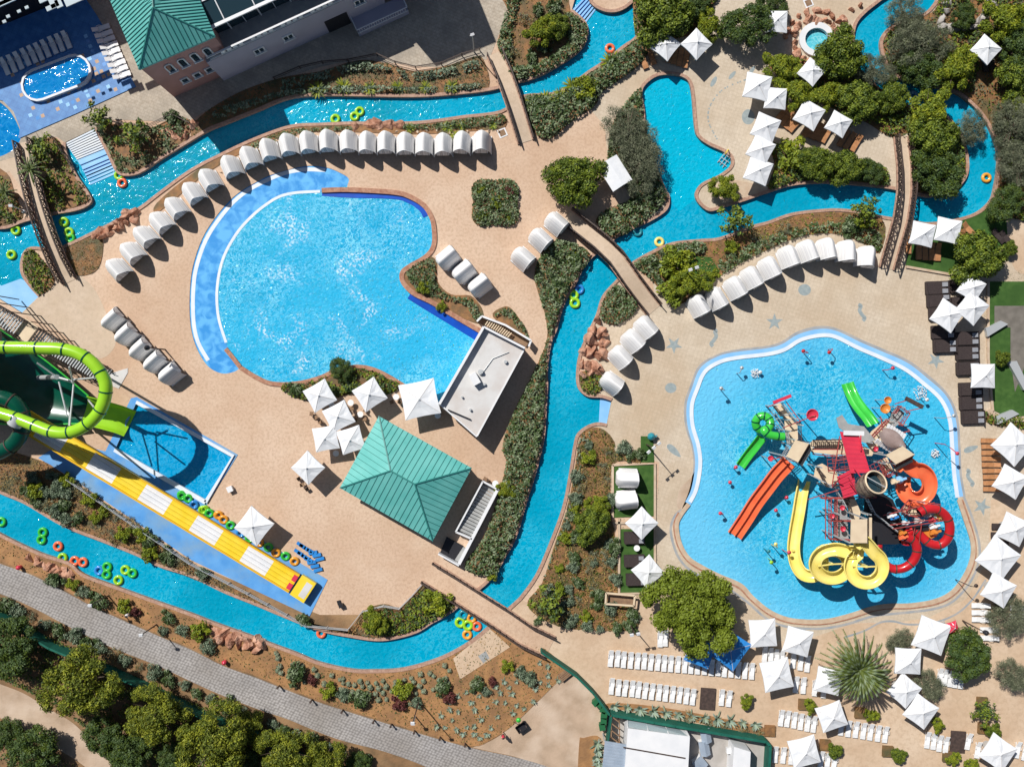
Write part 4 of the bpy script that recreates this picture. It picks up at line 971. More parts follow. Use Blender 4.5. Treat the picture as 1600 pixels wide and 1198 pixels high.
par(655,624,57,-12,'largest white parasol, beside the pump house',G1)
par(482,731,39,44,'lone white parasol left of the green pavilion')
par(398,821,46,38,'white parasol beside the tubes next to the yellow slide')
par(1041,70,36,38,'shaded white parasol under the trees, left of a pair at the top')
par(1088,68,36,45,'white parasol right of the pair under the trees at the top')
par(1215,33,34,2,'parasol in tree shade left of the whirlpool')
par(1270,112,33,40,'parasol half hidden by foliage below the whirlpool')
par(1184,135,40,12,'topmost white parasol of the column beside the lagoon')
par(1213,152,34,5,'white parasol right of the topmost one beside the lagoon')
par(1197,197,38,22,'second white parasol down the column beside the lagoon')
par(1190,232,36,28,'third white parasol down the column beside the lagoon')
par(1186,266,38,20,'lowest white parasol of the column beside the lagoon')
par(1266,178,38,30,'dappled parasol over wooden loungers, left of two near the path')
par(1311,194,33,30,'dappled parasol over wooden loungers, right of two near the path')
par(1542,78,36,42,'lone parasol among the trees at the top right')
par(1443,365,36,12,'left parasol of the pair on the green lawn')
par(1484,360,38,12,'right parasol of the pair on the green lawn')
par(1520,449,34,32,'parasol partly under the round tree at the lawn corner')
par(1519,480,39,38,'parasol with a notched vent in the middle of the right cluster')
par(1481,494,40,34,'parasol with a torn brown centre beside the dark daybeds')
par(1538,588,37,1,'squarish cream parasol by the lawn wall')
par(1583,695,50,42,'upper parasol over the orange loungers on the right edge')
par(1581,753,42,30,'second parasol over the orange loungers on the right edge')
par(1585,826,42,25,'parasol behind the dark loungers on the right edge')
par(1561,872,52,38,'big parasol right of the red tube slide')
par(1562,922,42,30,'parasol below the big one at the right, above the small white loungers')
par(1193,990,42,-4,'white parasol right of the big round tree')
par(1248,1002,41,14,'white parasol left of the palm tree')
par(1213,1055,46,-12,'white parasol below the two left of the palm')
par(1296,1064,40,12,'white parasol half under the palm fronds')
par(1456,993,50,20,'large white parasol beside the small red parasol')
par(1419,1032,41,2,'white parasol touching the palm fronds on the right')
par(1414,1080,40,40,'white parasol below the palm, shaded by its fronds')
par(1441,1112,41,35,'white parasol lower right of the palm')
par(1301,1119,41,-20,'white parasol over the middle bottom lounger row')
par(1257,1176,44,-14,'white parasol at the bottom edge left')
par(1560,1177,44,35,'white parasol at the bottom right corner')
par(1003,818,37,45,'white parasol on the narrow lawn left of the splash pool')
par(1012,893,38,50,'white parasol left of the big round tree')
def tint(o, canm):
    for c in o.children:
        if c.name.startswith('canopy'):
            c.data = c.data.copy(); c.data.materials[0] = M[canm]
for x, y, s_, a, lb, m_ in ((1140,1014,50,35,'bright blue parasol partly under the big round tree','blue'), (1095,1020,40,20,'second blue parasol hidden under the big round tree','blue')):
    v = V(x, y, 2.6); o = copy_thing(parasol.root, (v.x, v.y, .03), -R(a), lb, None, (s_*S/2, s_*S/2, 1)); tint(o, m_)
v = V(1490,980,2.4); o = copy_thing(parasol.root, (v.x, v.y, .03), .3, 'small red parasol beside a large white one', None, (.6, .6, .92)); tint(o, 'rose')
# ---- small roofed stand near the broad tree
v = V(961, 270, 2.6); t = thing('kiosk_stand', 'white rectangular canopy between the dark tree and the grey tree', 'stand', (v.x, v.y, 0), R(-58))
mb = MB(); mb.add([(-1.7, -1.3, 2.4), (1.7, -1.3, 2.4), (1.7, 1.3, 2.4), (-1.7, 1.3, 2.4), (-1.7, 0, 2.8), (1.7, 0, 2.8)], [(0, 1, 5, 4), (2, 3, 4, 5), (1, 2, 5), (3, 0, 4)]); mb.build('canopy', M['canvas'], t)
mb = MB()
for x in (-1.5, 1.5):
    for y in (-.8, .8): mb.cyl((x, y, 0), .05, 2.42, 6)
mb.build_each('post', M['white'], t)

def make_lounger(seatm, backm, framem, name, cat, arms=False, up=.32):
    def f():
        """lounger lying along Y, head at +Y"""
        t = thing(name, 'x', cat)
        mb = MB()
        mb.add([(-.3, -.98, .30), (.3, -.98, .30), (.3, -.55, .36), (-.3, -.55, .36), (.3, .3, .30), (-.3, .3, .30)], [(0, 1, 2, 3), (3, 2, 4, 5)])
        mb.add([(-.3, -.98, .24), (.3, -.98, .24), (.3, -.55, .30), (-.3, -.55, .30), (.3, .3, .24), (-.3, .3, .24)], [(3, 2, 1, 0), (5, 4, 2, 3)])
        mb.box((0, -.98, .25), (.6, .04, .12)); mb.build('seat', M[seatm], t)
        mb = MB(); a, b = Vector((0, .31, .31)), Vector((0, .95, .31+up)); mb.bar(a, b, .6, .05)
        mb.build('backrest', M[backm], t)
        mb = MB()
        for s in (-1, 1): mb.box((s*.33, -.1, .27), (.05, 1.8, .07))
        mb.build_each('side_rail', M[framem], t)
        mb = MB()
        for s in (-1, 1):
            for y in (-.75, .6): mb.box((s*.3, y, .13), (.06, .08, .26))
        mb.build_each('leg', M[framem], t)
        if arms:
            mb = MB()
            for s in (-1, 1): mb.tube([(s*.37, .45, .3), (s*.37, .4, .5), (s*.37, .05, .52), (s*.37, -.05, .3)], .03, 5)
            mb.build_each('armrest', M[framem], t)
        return t
    return Proto(f)
lw = make_lounger('plastic', 'plastic', 'plastic', 'sun_lounger', 'sun lounger', True)
lt = make_lounger('teak', 'teak', 'timber', 'wooden_lounger', 'wooden lounger', False, .3)
ld = make_lounger('wicker', 'wicker', 'wicker', 'dark_lounger', 'dark lounger', False, .2)
def lrow(pr, x0, y0, x1, y1, n, a, label, group, wsc=1.0, h=.35):
    for i in range(n):
        u = i/(n-1) if n > 1 else 0
        x = x0+(x1-x0)*u+random.uniform(-.5, .5); y = y0+(y1-y0)*u+random.uniform(-.5, .5); v = V(x, y, h)
        pr((v.x, v.y, .03), -R(a)-PI/2+R(random.uniform(-1.5, 1.5)), label.replace('#', ORD[i]) if '#' in label else label, group, (wsc*(.84 if pr is lw else 1), 1.04, 1))
lrow(lw, 954,1027, 1175,1047, 22, -86, 'white plastic lounger in the upper long row below the big tree, # from the left', 'upper long row of white loungers')
lrow(lw, 956,1071, 1083,1087, 13, -84, 'white plastic lounger in the lower long row above the green fence, # from the left', 'lower long row of white loungers')
lrow(lw, 1031,997, 1040,996, 2, -88, 'white lounger under the left side of the big tree, # of two', 'pair of white loungers under the tree')
lrow(lw, 1128,1088, 1139,1090, 2, -85, 'white lounger left of the potted yellow shrub, # of two', 'pair of white loungers by the shrub')
lrow(lw, 1195,1022, 1222,1028, 4, -88, 'white lounger below the parasol right of the big tree, # from the left', 'loungers below the first parasols')
lrow(lw, 1240,1030, 1262,1036, 3, -84, 'white lounger below the parasol left of the palm, # from the left', 'loungers left of the palm')
lrow(lw, 1244,1068, 1256,1070, 2, -85, 'white lounger left of the palm trunk, # of two', 'pair of loungers left of the palm')
lrow(lw, 1274,1073, 1287,1076, 2, -85, 'white lounger under the palm edge, # of two', 'pair of loungers under the palm')
lrow(lw, 1221,1120, 1272,1130, 6, -84, 'white lounger in the row left of the middle bottom parasol, # from left', 'loungers left of the middle bottom parasol')
lrow(lw, 1315,1135, 1384,1146, 7, -84, 'white lounger in the row right of the middle bottom parasol, # from the left', 'loungers right of the middle bottom parasol')
lrow(lw, 1212,1177, 1237,1180, 3, -86, 'white lounger left of the lower bottom parasol, # from the left', 'loungers at the bottom edge')
lrow(lw, 1283,1185, 1304,1190, 3, -84, 'white lounger right of the lower bottom parasol, # from the left', 'loungers at the bottom edge, right')
lrow(lw, 1450,1155, 1478,1162, 4, -84, 'white lounger beside the yellow shrub at the lower right, # from the left', 'loungers at the lower right')
lrow(lw, 1514,1157, 1528,1170, 2, -80, 'white lounger left of the corner parasol, # of two', 'loungers by the corner parasol')
lrow(lw, 1590,1170, 1602,1174, 2, -80, 'white lounger right of the corner parasol, # of two', 'loungers by the corner parasol, right')
lrow(lw, 1469,1056, 1502,1062, 5, -84, 'white lounger under the olive tree right of the palm, # from the left', 'loungers under the olive tree')
lrow(lw, 1533,946, 1533,968, 3, 0, 'white lounger in the small stack of rows at the right, # from the top', 'three loungers at the right', h=.35)
lrow(lw, 1546,984, 1546,996, 2, 0, 'white lounger right of the lantern post, # of two', 'two loungers right of the lantern')
lrow(lw, 1592,950, 1592,962, 2, 0, 'white lounger at the right picture edge, # of two', 'two loungers at the right edge')
lrow(lt, 1547,688, 1551,764, 9, 0, 'orange wooden lounger in the column beside the starfish, # from the top', 'column of orange wooden loungers', .82)
lrow(lt, 1005,94, 1018,88, 2, -110, 'orange lounger by the top lagoon end, # of two', 'two orange loungers by the lagoon')
lrow(lt, 1046,84, 1072,92, 4, -80, 'orange lounger in the shade of the top pair of parasols, # from the left', 'shaded orange loungers')
lrow(lt, 1222,178, 1243,194, 4, -50, 'orange lounger below the column parasols, # from the left', 'orange loungers near the lagoon')
lrow(lt, 1263,200, 1292,210, 5, -60, 'orange lounger below the dappled parasols, # from the left', 'orange loungers by the dappled parasols')
lrow(lt, 1318,216, 1338,224, 3, -60, 'orange lounger right of the dappled parasols, # from the left', 'orange loungers by the path')
lrow(lt, 1420,382, 1421,382, 1, -90, 'orange lounger left of the lawn parasols', None)
lrow(lt, 1436,392, 1466,394, 4, -90, 'orange lounger below the left lawn parasol, # from the left', 'orange loungers on the lawn')
lrow(lt, 1514,358, 1515,358, 1, -135, 'orange lounger right of the lawn parasols', None)
lrow(lt, 1505,372, 1506,372, 1, -100, 'orange lounger under the right lawn parasol', None)
lrow(lt, 1224,262, 1225,262, 1, -60, 'orange lounger beside the lowest column parasol', None)
lrow(ld, 1560,368, 1572,372, 2, -130, 'dark lounger at the far end of the lawn, # of two', 'dark loungers at the lawn end')
lrow(ld, 1564,822, 1562,850, 3, 0, 'dark lounger left of the right edge parasol, # from the top', 'dark loungers at the right')
lrow(ld, 1540,100, 1550,96, 2, 90, 'dark lounger under the lone top right parasol, # of two', 'dark loungers top right')
def make_daybed():
    """double daybed along X, head at +X"""
    t = thing('daybed', 'x', 'daybed'); mb = MB(); mb.prism([(-1.15, -.78), (-1.3, -.65), (-1.3, .72), (-1.22, .8), (1.2, .8), (1.2, -.8)], .08, .42); mb.build('base', M['wicker'], t)
    mb = MB(); mb.box((-.05, 0, .46), (2.1, 1.42, .1)); mb.build('mattress', M['wicker'], t)
    mb = MB()
    for s in (-1, 1): mb.box((.85, s*.38, .56), (.62, .5, .14), M=Matrix.Rotation(-.15, 4, 'Y'))
    mb.build_each('cushion', M['cushion'], t)
    mb = MB(); mb.box((1.22, 0, .45), (.07, 1.6, .7)); mb.build('headboard', M['wicker'], t)
    return t
day = Proto(make_daybed)
for i, (x, y) in enumerate(((1464,450),(1466,470),(1469,490),(1473,519),(1476,541),(1502,447),(1505,474),(1511,529),(1511,552),(1512,576),(1516,608),(1517,630),(1520,652))):
    v = V(x, y, .4); day((v.x, v.y, .03), R(2), ('dark daybed with grey cushions, left column beside the torn parasol, %s from top' % ORD[i]) if i < 5 else ('dark daybed with grey cushions, right column along the lawn wall, %s from top' % ORD[i-5]), 'dark daybeds beside the splash pool')
for i, (x, y) in enumerate(((991,840),(991,876),(994,905))):
    v = V(x, y, .4); day((v.x, v.y, .13), R(2), 'dark wicker daybed on the narrow lawn, %s from the top' % ORD[i], 'dark daybeds on the narrow lawn', (.92, .92, 1))
# kids pool loungers
lrow(lw, 8,104, 104,62, 10, -112, 'white lounger in the shaded row above the kids pool, # from the left', 'shaded loungers above the kids pool')
lrow(lw, 158,44, 190,118, 9, 160, 'white lounger in the column between the kids pool and the tower, # from the top', 'loungers beside the green-roofed tower')

# ---------------------------------------------------------------- swim rings
def ringmesh(name, R_, r_, n=20, k=8):
    mb = MB(); mb.tube([(R_*math.cos(2*PI*i/n), R_*math.sin(2*PI*i/n), r_*.9) for i in range(n)], r_, k, closed=True, caps=False); return mb
RING = {}
def ring(x, y, col, label, z=-.3, r=.42, group=None, double=None, tilt=0):
    key = (col, double is not None)
    if key not in RING:
        if double is None: mb = ringmesh('r', .42, .19)
        else:
            mb = MB()
            for s in (-.44, .44): mb.tube([(s+.42*math.cos(2*PI*i/20), .42*math.sin(2*PI*i/20), .17) for i in range(20)], .19, 8, closed=True, caps=False)
        RING[key] = mb.mesh('swim_ring' if double is None else 'double_ring', M[col])
    v = V(x, y, z+.1); o = link('swim_ring' if double is None else 'double_ring', RING[key], None, (v.x, v.y, z-.06), R(double or 0), label, 'swim ring', group)
    o.scale = (r/.42,)*3
    if tilt: o.rotation_euler = (tilt, tilt*.5, R(double or 0))
for a in ((186,274,'lime','small lime swim ring at the foot of the river steps'), (191,286,'orange','orange swim ring just below the river steps'),
 (524,186,'lime','single pale green ring left of the pair in the top river'), (100,347,'lime','blue-white and green ring by the far left bridge in shade'), (108,363,'lime','green ring right of the far left bridge'), (110,372,'green','dark green ring touching the bank right of the left bridge'),
 (25,360,'lime','lime ring upper left, left of the far left bridge'), (18,398,'lime','lime ring lower left, left of the far left bridge'), (953,76,'orange','orange ring alone in the river at the top centre'),
 (1030,378,'lemon','yellow and green ring by the hedge at the curved bridge'), (996,362,'teal','blue ring with white highlight below the lagoon mouth'), (905,452,'blue','blue ring above the green double ring in the narrow river'),
 (1427,150,'paleblue','pale blue ring in the tree-shaded river at the right'), (1541,278,'amber','amber ring at the right bend of the river'), (502,989,'orange','orange ring against the upper bank of the bottom river'),
 (91,853,'orange','orange ring left of the middle of the bottom left river'), (98,871,'lime','lime ring touching the lower bank of the bottom left river'), (117,876,'orange','left orange ring of two touching by the red rocks'), (130,878,'orange','right orange ring of two touching by the red rocks'),
 (155,891,'blue','blue ring below the overhanging shrub'), (196,890,'lime','large lime ring right of the green pair'), (207,895,'green','green ring half beneath the large lime one'), (185,906,'lime','lime ring touching the lower bank right of the boulders'),
 (724,960,'teal','teal ring at the top of the cluster by the bottom bridge'), (737,965,'amber','upper amber ring of the cluster by the bottom bridge'), (745,978,'orange','right orange ring of the cluster by the bottom bridge'), (730,991,'amber','lowest amber ring of the cluster by the bottom bridge'), (2,815,'green','green ring cut by the left picture edge')):
    ring(*a)
ring(558,178,'lime','pale green double ring in the top river', r=.4, double=45); ring(897,467,'lime','lime double ring in the narrow river by the tall hedge', r=.46, double=100)
ring(66,837,'green','green double ring in the bottom left river', double=80); ring(725,974,'lime','lime double ring in the cluster by the bottom bridge', r=.46, double=-20)
ring(167,891,'green','dark green double ring right of the blue ring', double=85)
random.seed(11)
cols = ['green','green','blue','lime','green','amber','amber','green','blue','green','amber','green','amber','green','amber']
P_ = [(281,777),(291,781),(300,791),(314,799),(324,804),(338,807),(346,814),(357,823),(373,835),(387,843),(402,850),(416,857),(428,866),(443,871),(457,879)]
for i, (x, y) in enumerate(P_): ring(x+3, y-3, cols[i], '%s swim ring stacked along the yellow slide, %s from the top' % (cols[i], ORD[i]), .08, .4, 'rings queued along the yellow slide', None, .25)
for i, (x, y) in enumerate(((283,771),(320,794),(342,803))): ring(x, y, ('green', 'lime', 'amber')[i], '%s ring leaning behind the queue along the slide, %s of three' % (('green', 'lime', 'amber')[i], ORD[i]), .08, .36, 'rings leaning behind the queue', None, .5)
# blue mats stacked on the deck
for i, (x, y) in enumerate(((470,851),(474,854),(479,857),(484,860),(489,863),(495,867),(500,873),(466,862),(471,866),(477,870),(482,874),(487,878),(492,884),(497,890))):
    v = V(x, y, .15); mb = MB(); mb.box((0, 0, .12), (1.05, .38, .1)); mb.box((.42, 0, .2), (.18, .36, .08))
    mb.build('slide_mat', M['blue'], label='blue slide mat in the %s row beside the rings, %s from left' % ('upper' if i < 7 else 'lower', ORD[i % 7]), cat='mat', group='blue slide mats on the deck', loc=(v.x, v.y, .03), rz=R(28+i % 7*3+(90 if i % 7 < 5 else 0)*0+(-60 if i % 7 < 4 else -30)))
# ---------------------------------------------------------------- lamps, tables, bins
def lamp(x, y, h, label, heads=2, m='steel', a=0):
    v = V(x, y); t = thing('floodlight_mast' if heads else 'lantern_post', label, 'lamp', (v.x, v.y, 0), R(a))
    mb = MB(); mb.tube([(0, 0, 0), (0, 0, h)], [.09, .05], 8); mb.build('mast', M[m], t)
    mb = MB()
    if heads:
        for k in range(heads): s = (k-(heads-1)/2)*.75; mb.box((s, 0, h+.1), (.42, .28, .18), M=Matrix.Rotation(.35, 4, 'X'))
        mb.build_each('lamp_head', M['white'], t); mb = MB(); mb.box((0, 0, h-.05), (heads*.6, .06, .06)); mb.build('crossarm', M[m], t)
    else:
        mb.lathe((0, 0, h), [(.05, -.1), (.26, .1), (.3, .45), (.05, .65)], 10); mb.build('lantern', M['dark'], t)
    return t
lamp(1066,431,6.2,'twin floodlight mast in the green planting right of the curved bridge',2,'darkgreen',20)
lamp(741,82,5,'tall white-headed mast on the shaded plaza',1,'steel',20)
lamp(1504,969,4.6,'black lantern post among the small white loungers',0,'iron')
lamp(1010,694,5.2,'three-headed mast at the small lawn with a teal base',3,'iron',40)
lamp(984,974,4.2,'twin-headed mast below the orange planting',2,'iron',10)
lamp(655,1094,6.6,'slim mast on the planted bank above the cobbled road',1,'iron'); lamp(649,1118,2.2,'short white-topped post on the bank beside the slim mast',1,'steel')
lamp(170,930,4.4,'slim mast on the bank behind the red boulders',1,'iron'); lamp(245,975,4.2,'leaning slim mast above the cobbled road',1,'iron')
lamp(258,546,4.6,'black twin lantern post beside the row of five cabanas',0,'iron'); lamp(41,330,3.0,'white lamp post on the far left bridge',1,'steel')
def bollard(i, x, y):
    v = V(x, y); mb = MB(); mb.cyl((0, 0, 0), .09, .85, 8); mb.cyl((0, 0, .85), .14, .12, 8)
    mb.build('bollard', M['iron'], label='black path bollard along the cobbled road, %s from the left' % ORD[i], cat='bollard', group='bollards along the cobbled road', loc=(v.x, v.y, .03))
for i, q in enumerate(((437,1070),(488,1092),(536,1108),(585,1124),(612,1130),(648,1140),(688,1150),(727,1160))): bollard(i, *q)
def make_table():
    t = thing('cafe_table', 'x', 'table'); mb = MB(); mb.cyl((0, 0, .7), .36, .04, 16); mb.build('table_top', M['plastic'], t)
    mb = MB(); mb.cyl((0, 0, 0), .2, .04, 10); mb.cyl((0, 0, 0), .04, .7, 6); mb.build('stem', M['steel'], t); return t
tb = Proto(make_table)
for i, (x, y) in enumerate(((548,629),(563,647),(619,620),(518,632),(525,708),(684,649),(774,755),(995,856),(1494,422))):
    v = V(x, y, .7); tb((v.x, v.y, .03), 0, ['white round table left of the dappled parasol', 'white round table below the dappled parasol', 'white round table between the parasols and the wave pool', 'white round table under the topmost cluster parasol', 'white round table at the pavilion corner', 'white round table beside the largest parasol', 'white round table behind the sunken stairs', 'white round table on the narrow lawn', 'white round table at the big lawn corner'][i], 'white round tables')
def make_chair():
    t = thing('cafe_chair', 'x', 'chair'); mb = MB(); mb.box((0, 0, .44), (.42, .42, .05)); mb.build('seat', M['timber'], t)
    mb = MB(); mb.box((0, .2, .68), (.42, .05, .4)); mb.build('backrest', M['timber'], t)
    mb = MB()
    for s in (-1, 1):
        for q in (-1, 1): mb.box((s*.18, q*.18, .21), (.04, .04, .42))
    mb.build_each('leg', M['iron'], t); return t
ch = Proto(make_chair)
for i, (x, y) in enumerate(((541,636),(550,638),(556,655),(571,640),(570,654),(612,628),(625,628),(487,646),(494,652),(500,659),(467,748),(473,757),(480,764),(688,644),(758,748),(763,753),(780,761))):
    v = V(x, y, .4); ch((v.x, v.y, .03), random.uniform(0, 6), 'small brown cafe chair near %s' % ('the parasols above the pavilion, %s from the left' % ORD[i] if i < 10 else 'the lone left parasol, %s of three' % ORD[i-10] if i < 13 else 'the largest parasol' if i == 13 else 'the top of the sunken stairs, %s of three' % ORD[i-14]), 'brown cafe chairs')
for i, (x, y) in enumerate(((931,1098),(938,1101),(943,1109),(944,1118),(943,1127),(941,1136))):
    v = V(x, y, 1.1); t = thing('wheelie_bin', 'dark green wheeled bin in the row beside the yard fence, %s from the top' % ORD[i], 'bin', (v.x, v.y, 0), R(-50+i*12), 'green wheeled bins')
    mb = MB(); mb.add([(-.24, -.28, .05), (.24, -.28, .05), (.24, .28, .05), (-.24, .28, .05), (-.32, -.36, 1), (.32, -.36, 1), (.32, .36, 1), (-.32, .36, 1)], [(0, 1, 5, 4), (1, 2, 6, 5), (2, 3, 7, 6), (3, 0, 4, 7), (3, 2, 1, 0)]); mb.build('body', M['bin'], t)
    mb = MB(); mb.box((0, 0, 1.03), (.7, .78, .07)); mb.build('lid', M['bin'], t)
# odds and ends
v = V(359, 764, .5); mb = MB(); mb.box((0, 0, .25), (.6, .6, .5), .4); mb.box((0, 0, .53), (.66, .66, .06), .4); mb.build('deck_box', M['white'], label='small white box standing alone on the deck by the landing pool', cat='box', loc=(v.x, v.y, .02))
v = V(533, 946, .4); mb = MB(); mb.box((0, 0, .3), (.5, .4, .6), .3); mb.box((-.3, .3, .1), (.4, .5, .2), .3); mb.build('equipment_box', M['dark'], label='dark grey box on the deck below the end of the yellow slide', cat='box', loc=(v.x, v.y, .02))
v = V(882, 1054, .4); t = thing('slatted_bench', 'grey slatted wooden bench at the corner of the planted bank', 'bench', (v.x, v.y, 0), R(38)); mb = MB()
for k in range(5): mb.box((0, -.4+k*.2, .45), (1.4, .16, .05))
mb.build('seat', M['timber'], t); mb = MB(); mb.box((-.55, 0, .21), (.08, .9, .42)); mb.box((.55, 0, .21), (.08, .9, .42)); mb.build_each('leg', M['iron'], t)
patch('concrete_pad', [(708,1028),(765,981),(797,1010),(719,1060)], .12, 'sandpave', .1); patch('pad_hatch', [(747,1024),(759,1016),(765,1027),(755,1035)], .13, 'greydeck', .01)
patch('sand_plinth', [(883,796),(898,797),(897,812),(880,808)], .12, 'sandpave', .1)
for x, y, lb in ((351,1034,'red painted bollard beside the cobbled road below the boulders'), (30,886,'red object at the edge of the cobbled road, left')):
    v = V(x, y, .4); mb = MB(); mb.cyl((0, 0, 0), .22, .6, 10); mb.lathe((0, 0, .6), [(.28, 0), (.2, .14), (.0, .2)], 10); mb.build('fire_hydrant', M['rose'], label=lb, cat='hydrant', loc=(v.x, v.y, .05))
for x, y in ((785, 208), (1263, 5)):
    v = V(x, y); t = thing('drain_grate', 'square metal drain grate in the paving %s' % ('by the plaza footbridge' if x < 900 else 'near the whirlpool'), 'grate', (v.x, v.y, .03), .4)
    mb = MB(); mb.box((0, 0, .01), (1.0, 1.0, .02)); mb.build('frame', M['white'], t); mb = MB(); mb.box((0, 0, .03), (.7, .7, .02)); mb.build('grate', M['timber'], t)
# timber deck with rails at the planting's foot, and planter boxes between the loungers
t = thing('pergola_deck', 'small timber deck with pale rails left of the big round tree', 'deck', (0, 0, 0))
mb = MB(); mb.prism([GP(949, 927), GP(991, 931), GP(990, 945), (GP(948, 942))], .02, .4); mb.build('floor', M['timber'], t)
mb = MB()
for a, b in (((947,926,1.2),(992,930,1.2)), ((947,926,1.2),(946,943,1.2)), ((946,943,1.2),(990,946,1.2)), ((992,930,1.2),(990,946,1.2))): mb.bar(V(*a), V(*b), .2, .12)
mb.build_each('rail', M['cream'], t)
for i, (x, y) in enumerate(((1255,1099),(1533,1096),(1535,1136),(1386,1172),(1288,1162),(1343,1112),(1480,1180),(1202,1140))):
    v = V(x, y); mb = MB(); mb.box((0, 0, .15), (1.25, 1.25, .3), R(-3)); mb.box((0, 0, .31), (1.0, 1.0, .03), R(-3)); mb.build('planter_box', M['soil'], label='square brown planter among the lower right loungers, %s' % ('left of the middle row|upper of the two at the far right|lower of the two at the far right|alone above the bottom edge|right of the bottom left parasol|below the palm|right of the yellow shrub|cut by the yard fence'.split('|')[i]), cat='planter', loc=(v.x, v.y, .03))
for x, y, lb in ((1105,1090,'large dark brown panel lying between two lounger groups'), (1495,1157,'dark brown shade panel left of the pair of loungers at the lower right')):
    v = V(x, y); mb = MB(); mb.box((0, 0, .2), (1.75, 2.5, .12), R(-4)); 
    for s in (-1, 1):
        for q in (-1, 1): mb.box((s*.7, q*1.05, .08), (.1, .1, .16), R(-4))
    mb.build('low_platform', M['iron'], label=lb, cat='platform', loc=(v.x, v.y, .03))
v = V(1018, 682, .6); t = thing('toy_fish', 'teal rounded play figure on the small lawn strip', 'figure', (v.x, v.y, .1), .3)
mb = MB(); mb.lathe((0, 0, 0), [(.05, 0), (.42, .15), (.48, .45), (.3, .8), (.02, .95)], 14); mb.build('body', M['teal'], t); mb = MB(); mb.box((.5, -.1, .4), (.4, .12, .35), .3); mb.build('fin', M['teal'], t)

patch('lawn_paving', [(1553,478),(1600,478),(1620,520),(1605,560),(1585,612),(1578,560),(1578,512),(1553,510)], .125, 'slate', .02)
patch('lawn_paving', mixed([(1570,335),(1600,350),(1620,420),(1590,425),(1575,390)]), .04, 'sandpave', .01)
for x, y, r_, k in ((1555,512,1.4,.5),(1590,585,1.9,-1.1),(1572,650,1.4,.4)):
    v = V(x, y, .3); mb = MB(); mb.prism([(-r_, -.45), (r_, -.3), (r_*.6, .45), (-r_*.8, .5)], 0, .45); mb.build('ramp_block', M['steel'], label='grey angular block on the right lawn, %s' % {1555: 'highest of three', 1590: 'middle one beside the paving', 1572: 'lowest by the wall'}[x], cat='block', loc=(v.x, v.y, .1), rz=k)

t = thing('pool_ladder', 'pool ladder with a yellow handrail at the lagoon point', 'ladder', (0, 0, 0)); mb = MB()
for k in range(3): mb.bar(V(1133+k*4, 238+k*3, .05), V(1121+k*4, 254+k*4, -.2), .07)
for k in range(3): mb.bar(V(1131-k*4, 241+k*5, .02-k*.06), V(1143-k*4, 248+k*6, .02-k*.06), .07)
mb.build_each('rung', M['steel'], t)
mb = MB(); mb.tube([V(1133, 240, 0), V(1133, 240, .8), V(1138, 234, .8), V(1138, 234, 0)], .06, 6); mb.build('handrail', M['yellow'], t)
# ================================================================= SLIDES
def dens(pts, n=6, closed=False): return [Vector(q) for q in catmull([tuple(p) for p in pts], n, closed)]
def PV(pts): return [V(*p) for p in pts]
def chute(pts, w_, depth, m, parent, name='channel', wall=.07, flat=False, mats=None, seg=None, ends=True, bank=0):
    """open channel swept along world points (points mark its rim height)"""
    mb = MB(); n = len(pts); prof = []
    K = 10
    if flat: prof = [(-w_/2, 0), (-w_/2, -depth), (-w_/4, -depth), (0, -depth), (w_/4, -depth), (w_/2, -depth), (w_/2, 0), (w_/2+wall, 0), (w_/2+wall, -depth-wall), (-w_/2-wall, -depth-wall), (-w_/2-wall, 0)]
    else:
        prof = [(-w_/2*math.cos(PI*k/K), -depth*math.sin(PI*k/K)**.8) for k in range(K+1)]+[(w_/2+wall, .0)]+[((w_/2+wall)*math.cos(PI*k/K), -(depth+wall)*math.sin(PI*k/K)**.8) for k in range(1, K)]+[(-w_/2-wall, 0)]
    k_ = len(prof); vs = []
    for i, p in enumerate(pts):
        d = pts[min(i+1, n-1)]-pts[max(i-1, 0)]; d.normalize(); s = d.cross(Vector((0, 0, 1))).normalized(); u = s.cross(d)
        for a, b in prof: vs.append(p+s*a+u*b)
    for i in range(n-1):
        fs = [(i*k_+j, i*k_+(j+1) % k_, (i+1)*k_+(j+1) % k_, (i+1)*k_+j) for j in range(k_)]
        mb.add([], [], 0)
        for f in fs: mb.f.append(f); mb.m.append((seg(i) if seg else 0)); mb.sm.append(not flat)
    mb.v = vs
    if ends:
        mb.add([vs[j] for j in range(k_)], [tuple(range(k_))]); mb.add([vs[(n-1)*k_+j] for j in range(k_)], [tuple(range(k_))[::-1]])
    o = mb.build(name, [M[q] for q in (mats or [m])], parent)
    rb = MB()
    h = (w_/2+wall/2)
    for sgn in (-1, 1):
        L = []
        for i, p in enumerate(pts):
            d = pts[min(i+1, n-1)]-pts[max(i-1, 0)]; d.normalize(); s = d.cross(Vector((0, 0, 1))).normalized(); L.append(p+s*sgn*h)
        rb.tube(L, wall*.9, 6)
    rb.build_each('rim', M[(mats or [m])[0]], parent)
    return o
def tubeslide(pts, r, m, parent, every=9, joint='darkgreen', name='tube'):
    mb = MB(); mb.tube(pts, r, 14, caps=False); o = mb.build(name, M[m], parent)
    mb2 = MB(); mb2.tube(pts, r*.93, 12, caps=False); mb2.build('inner_wall', M['dark'], parent)
    for i in range(every//2, len(pts)-1, every):
        f = MB(); d = (pts[i+1]-pts[i]).normalized(); f.tube([pts[i]-d*.07, pts[i]+d*.07], r*1.09, 14, smooth=True); f.build('flange', M[joint], o)
    return o
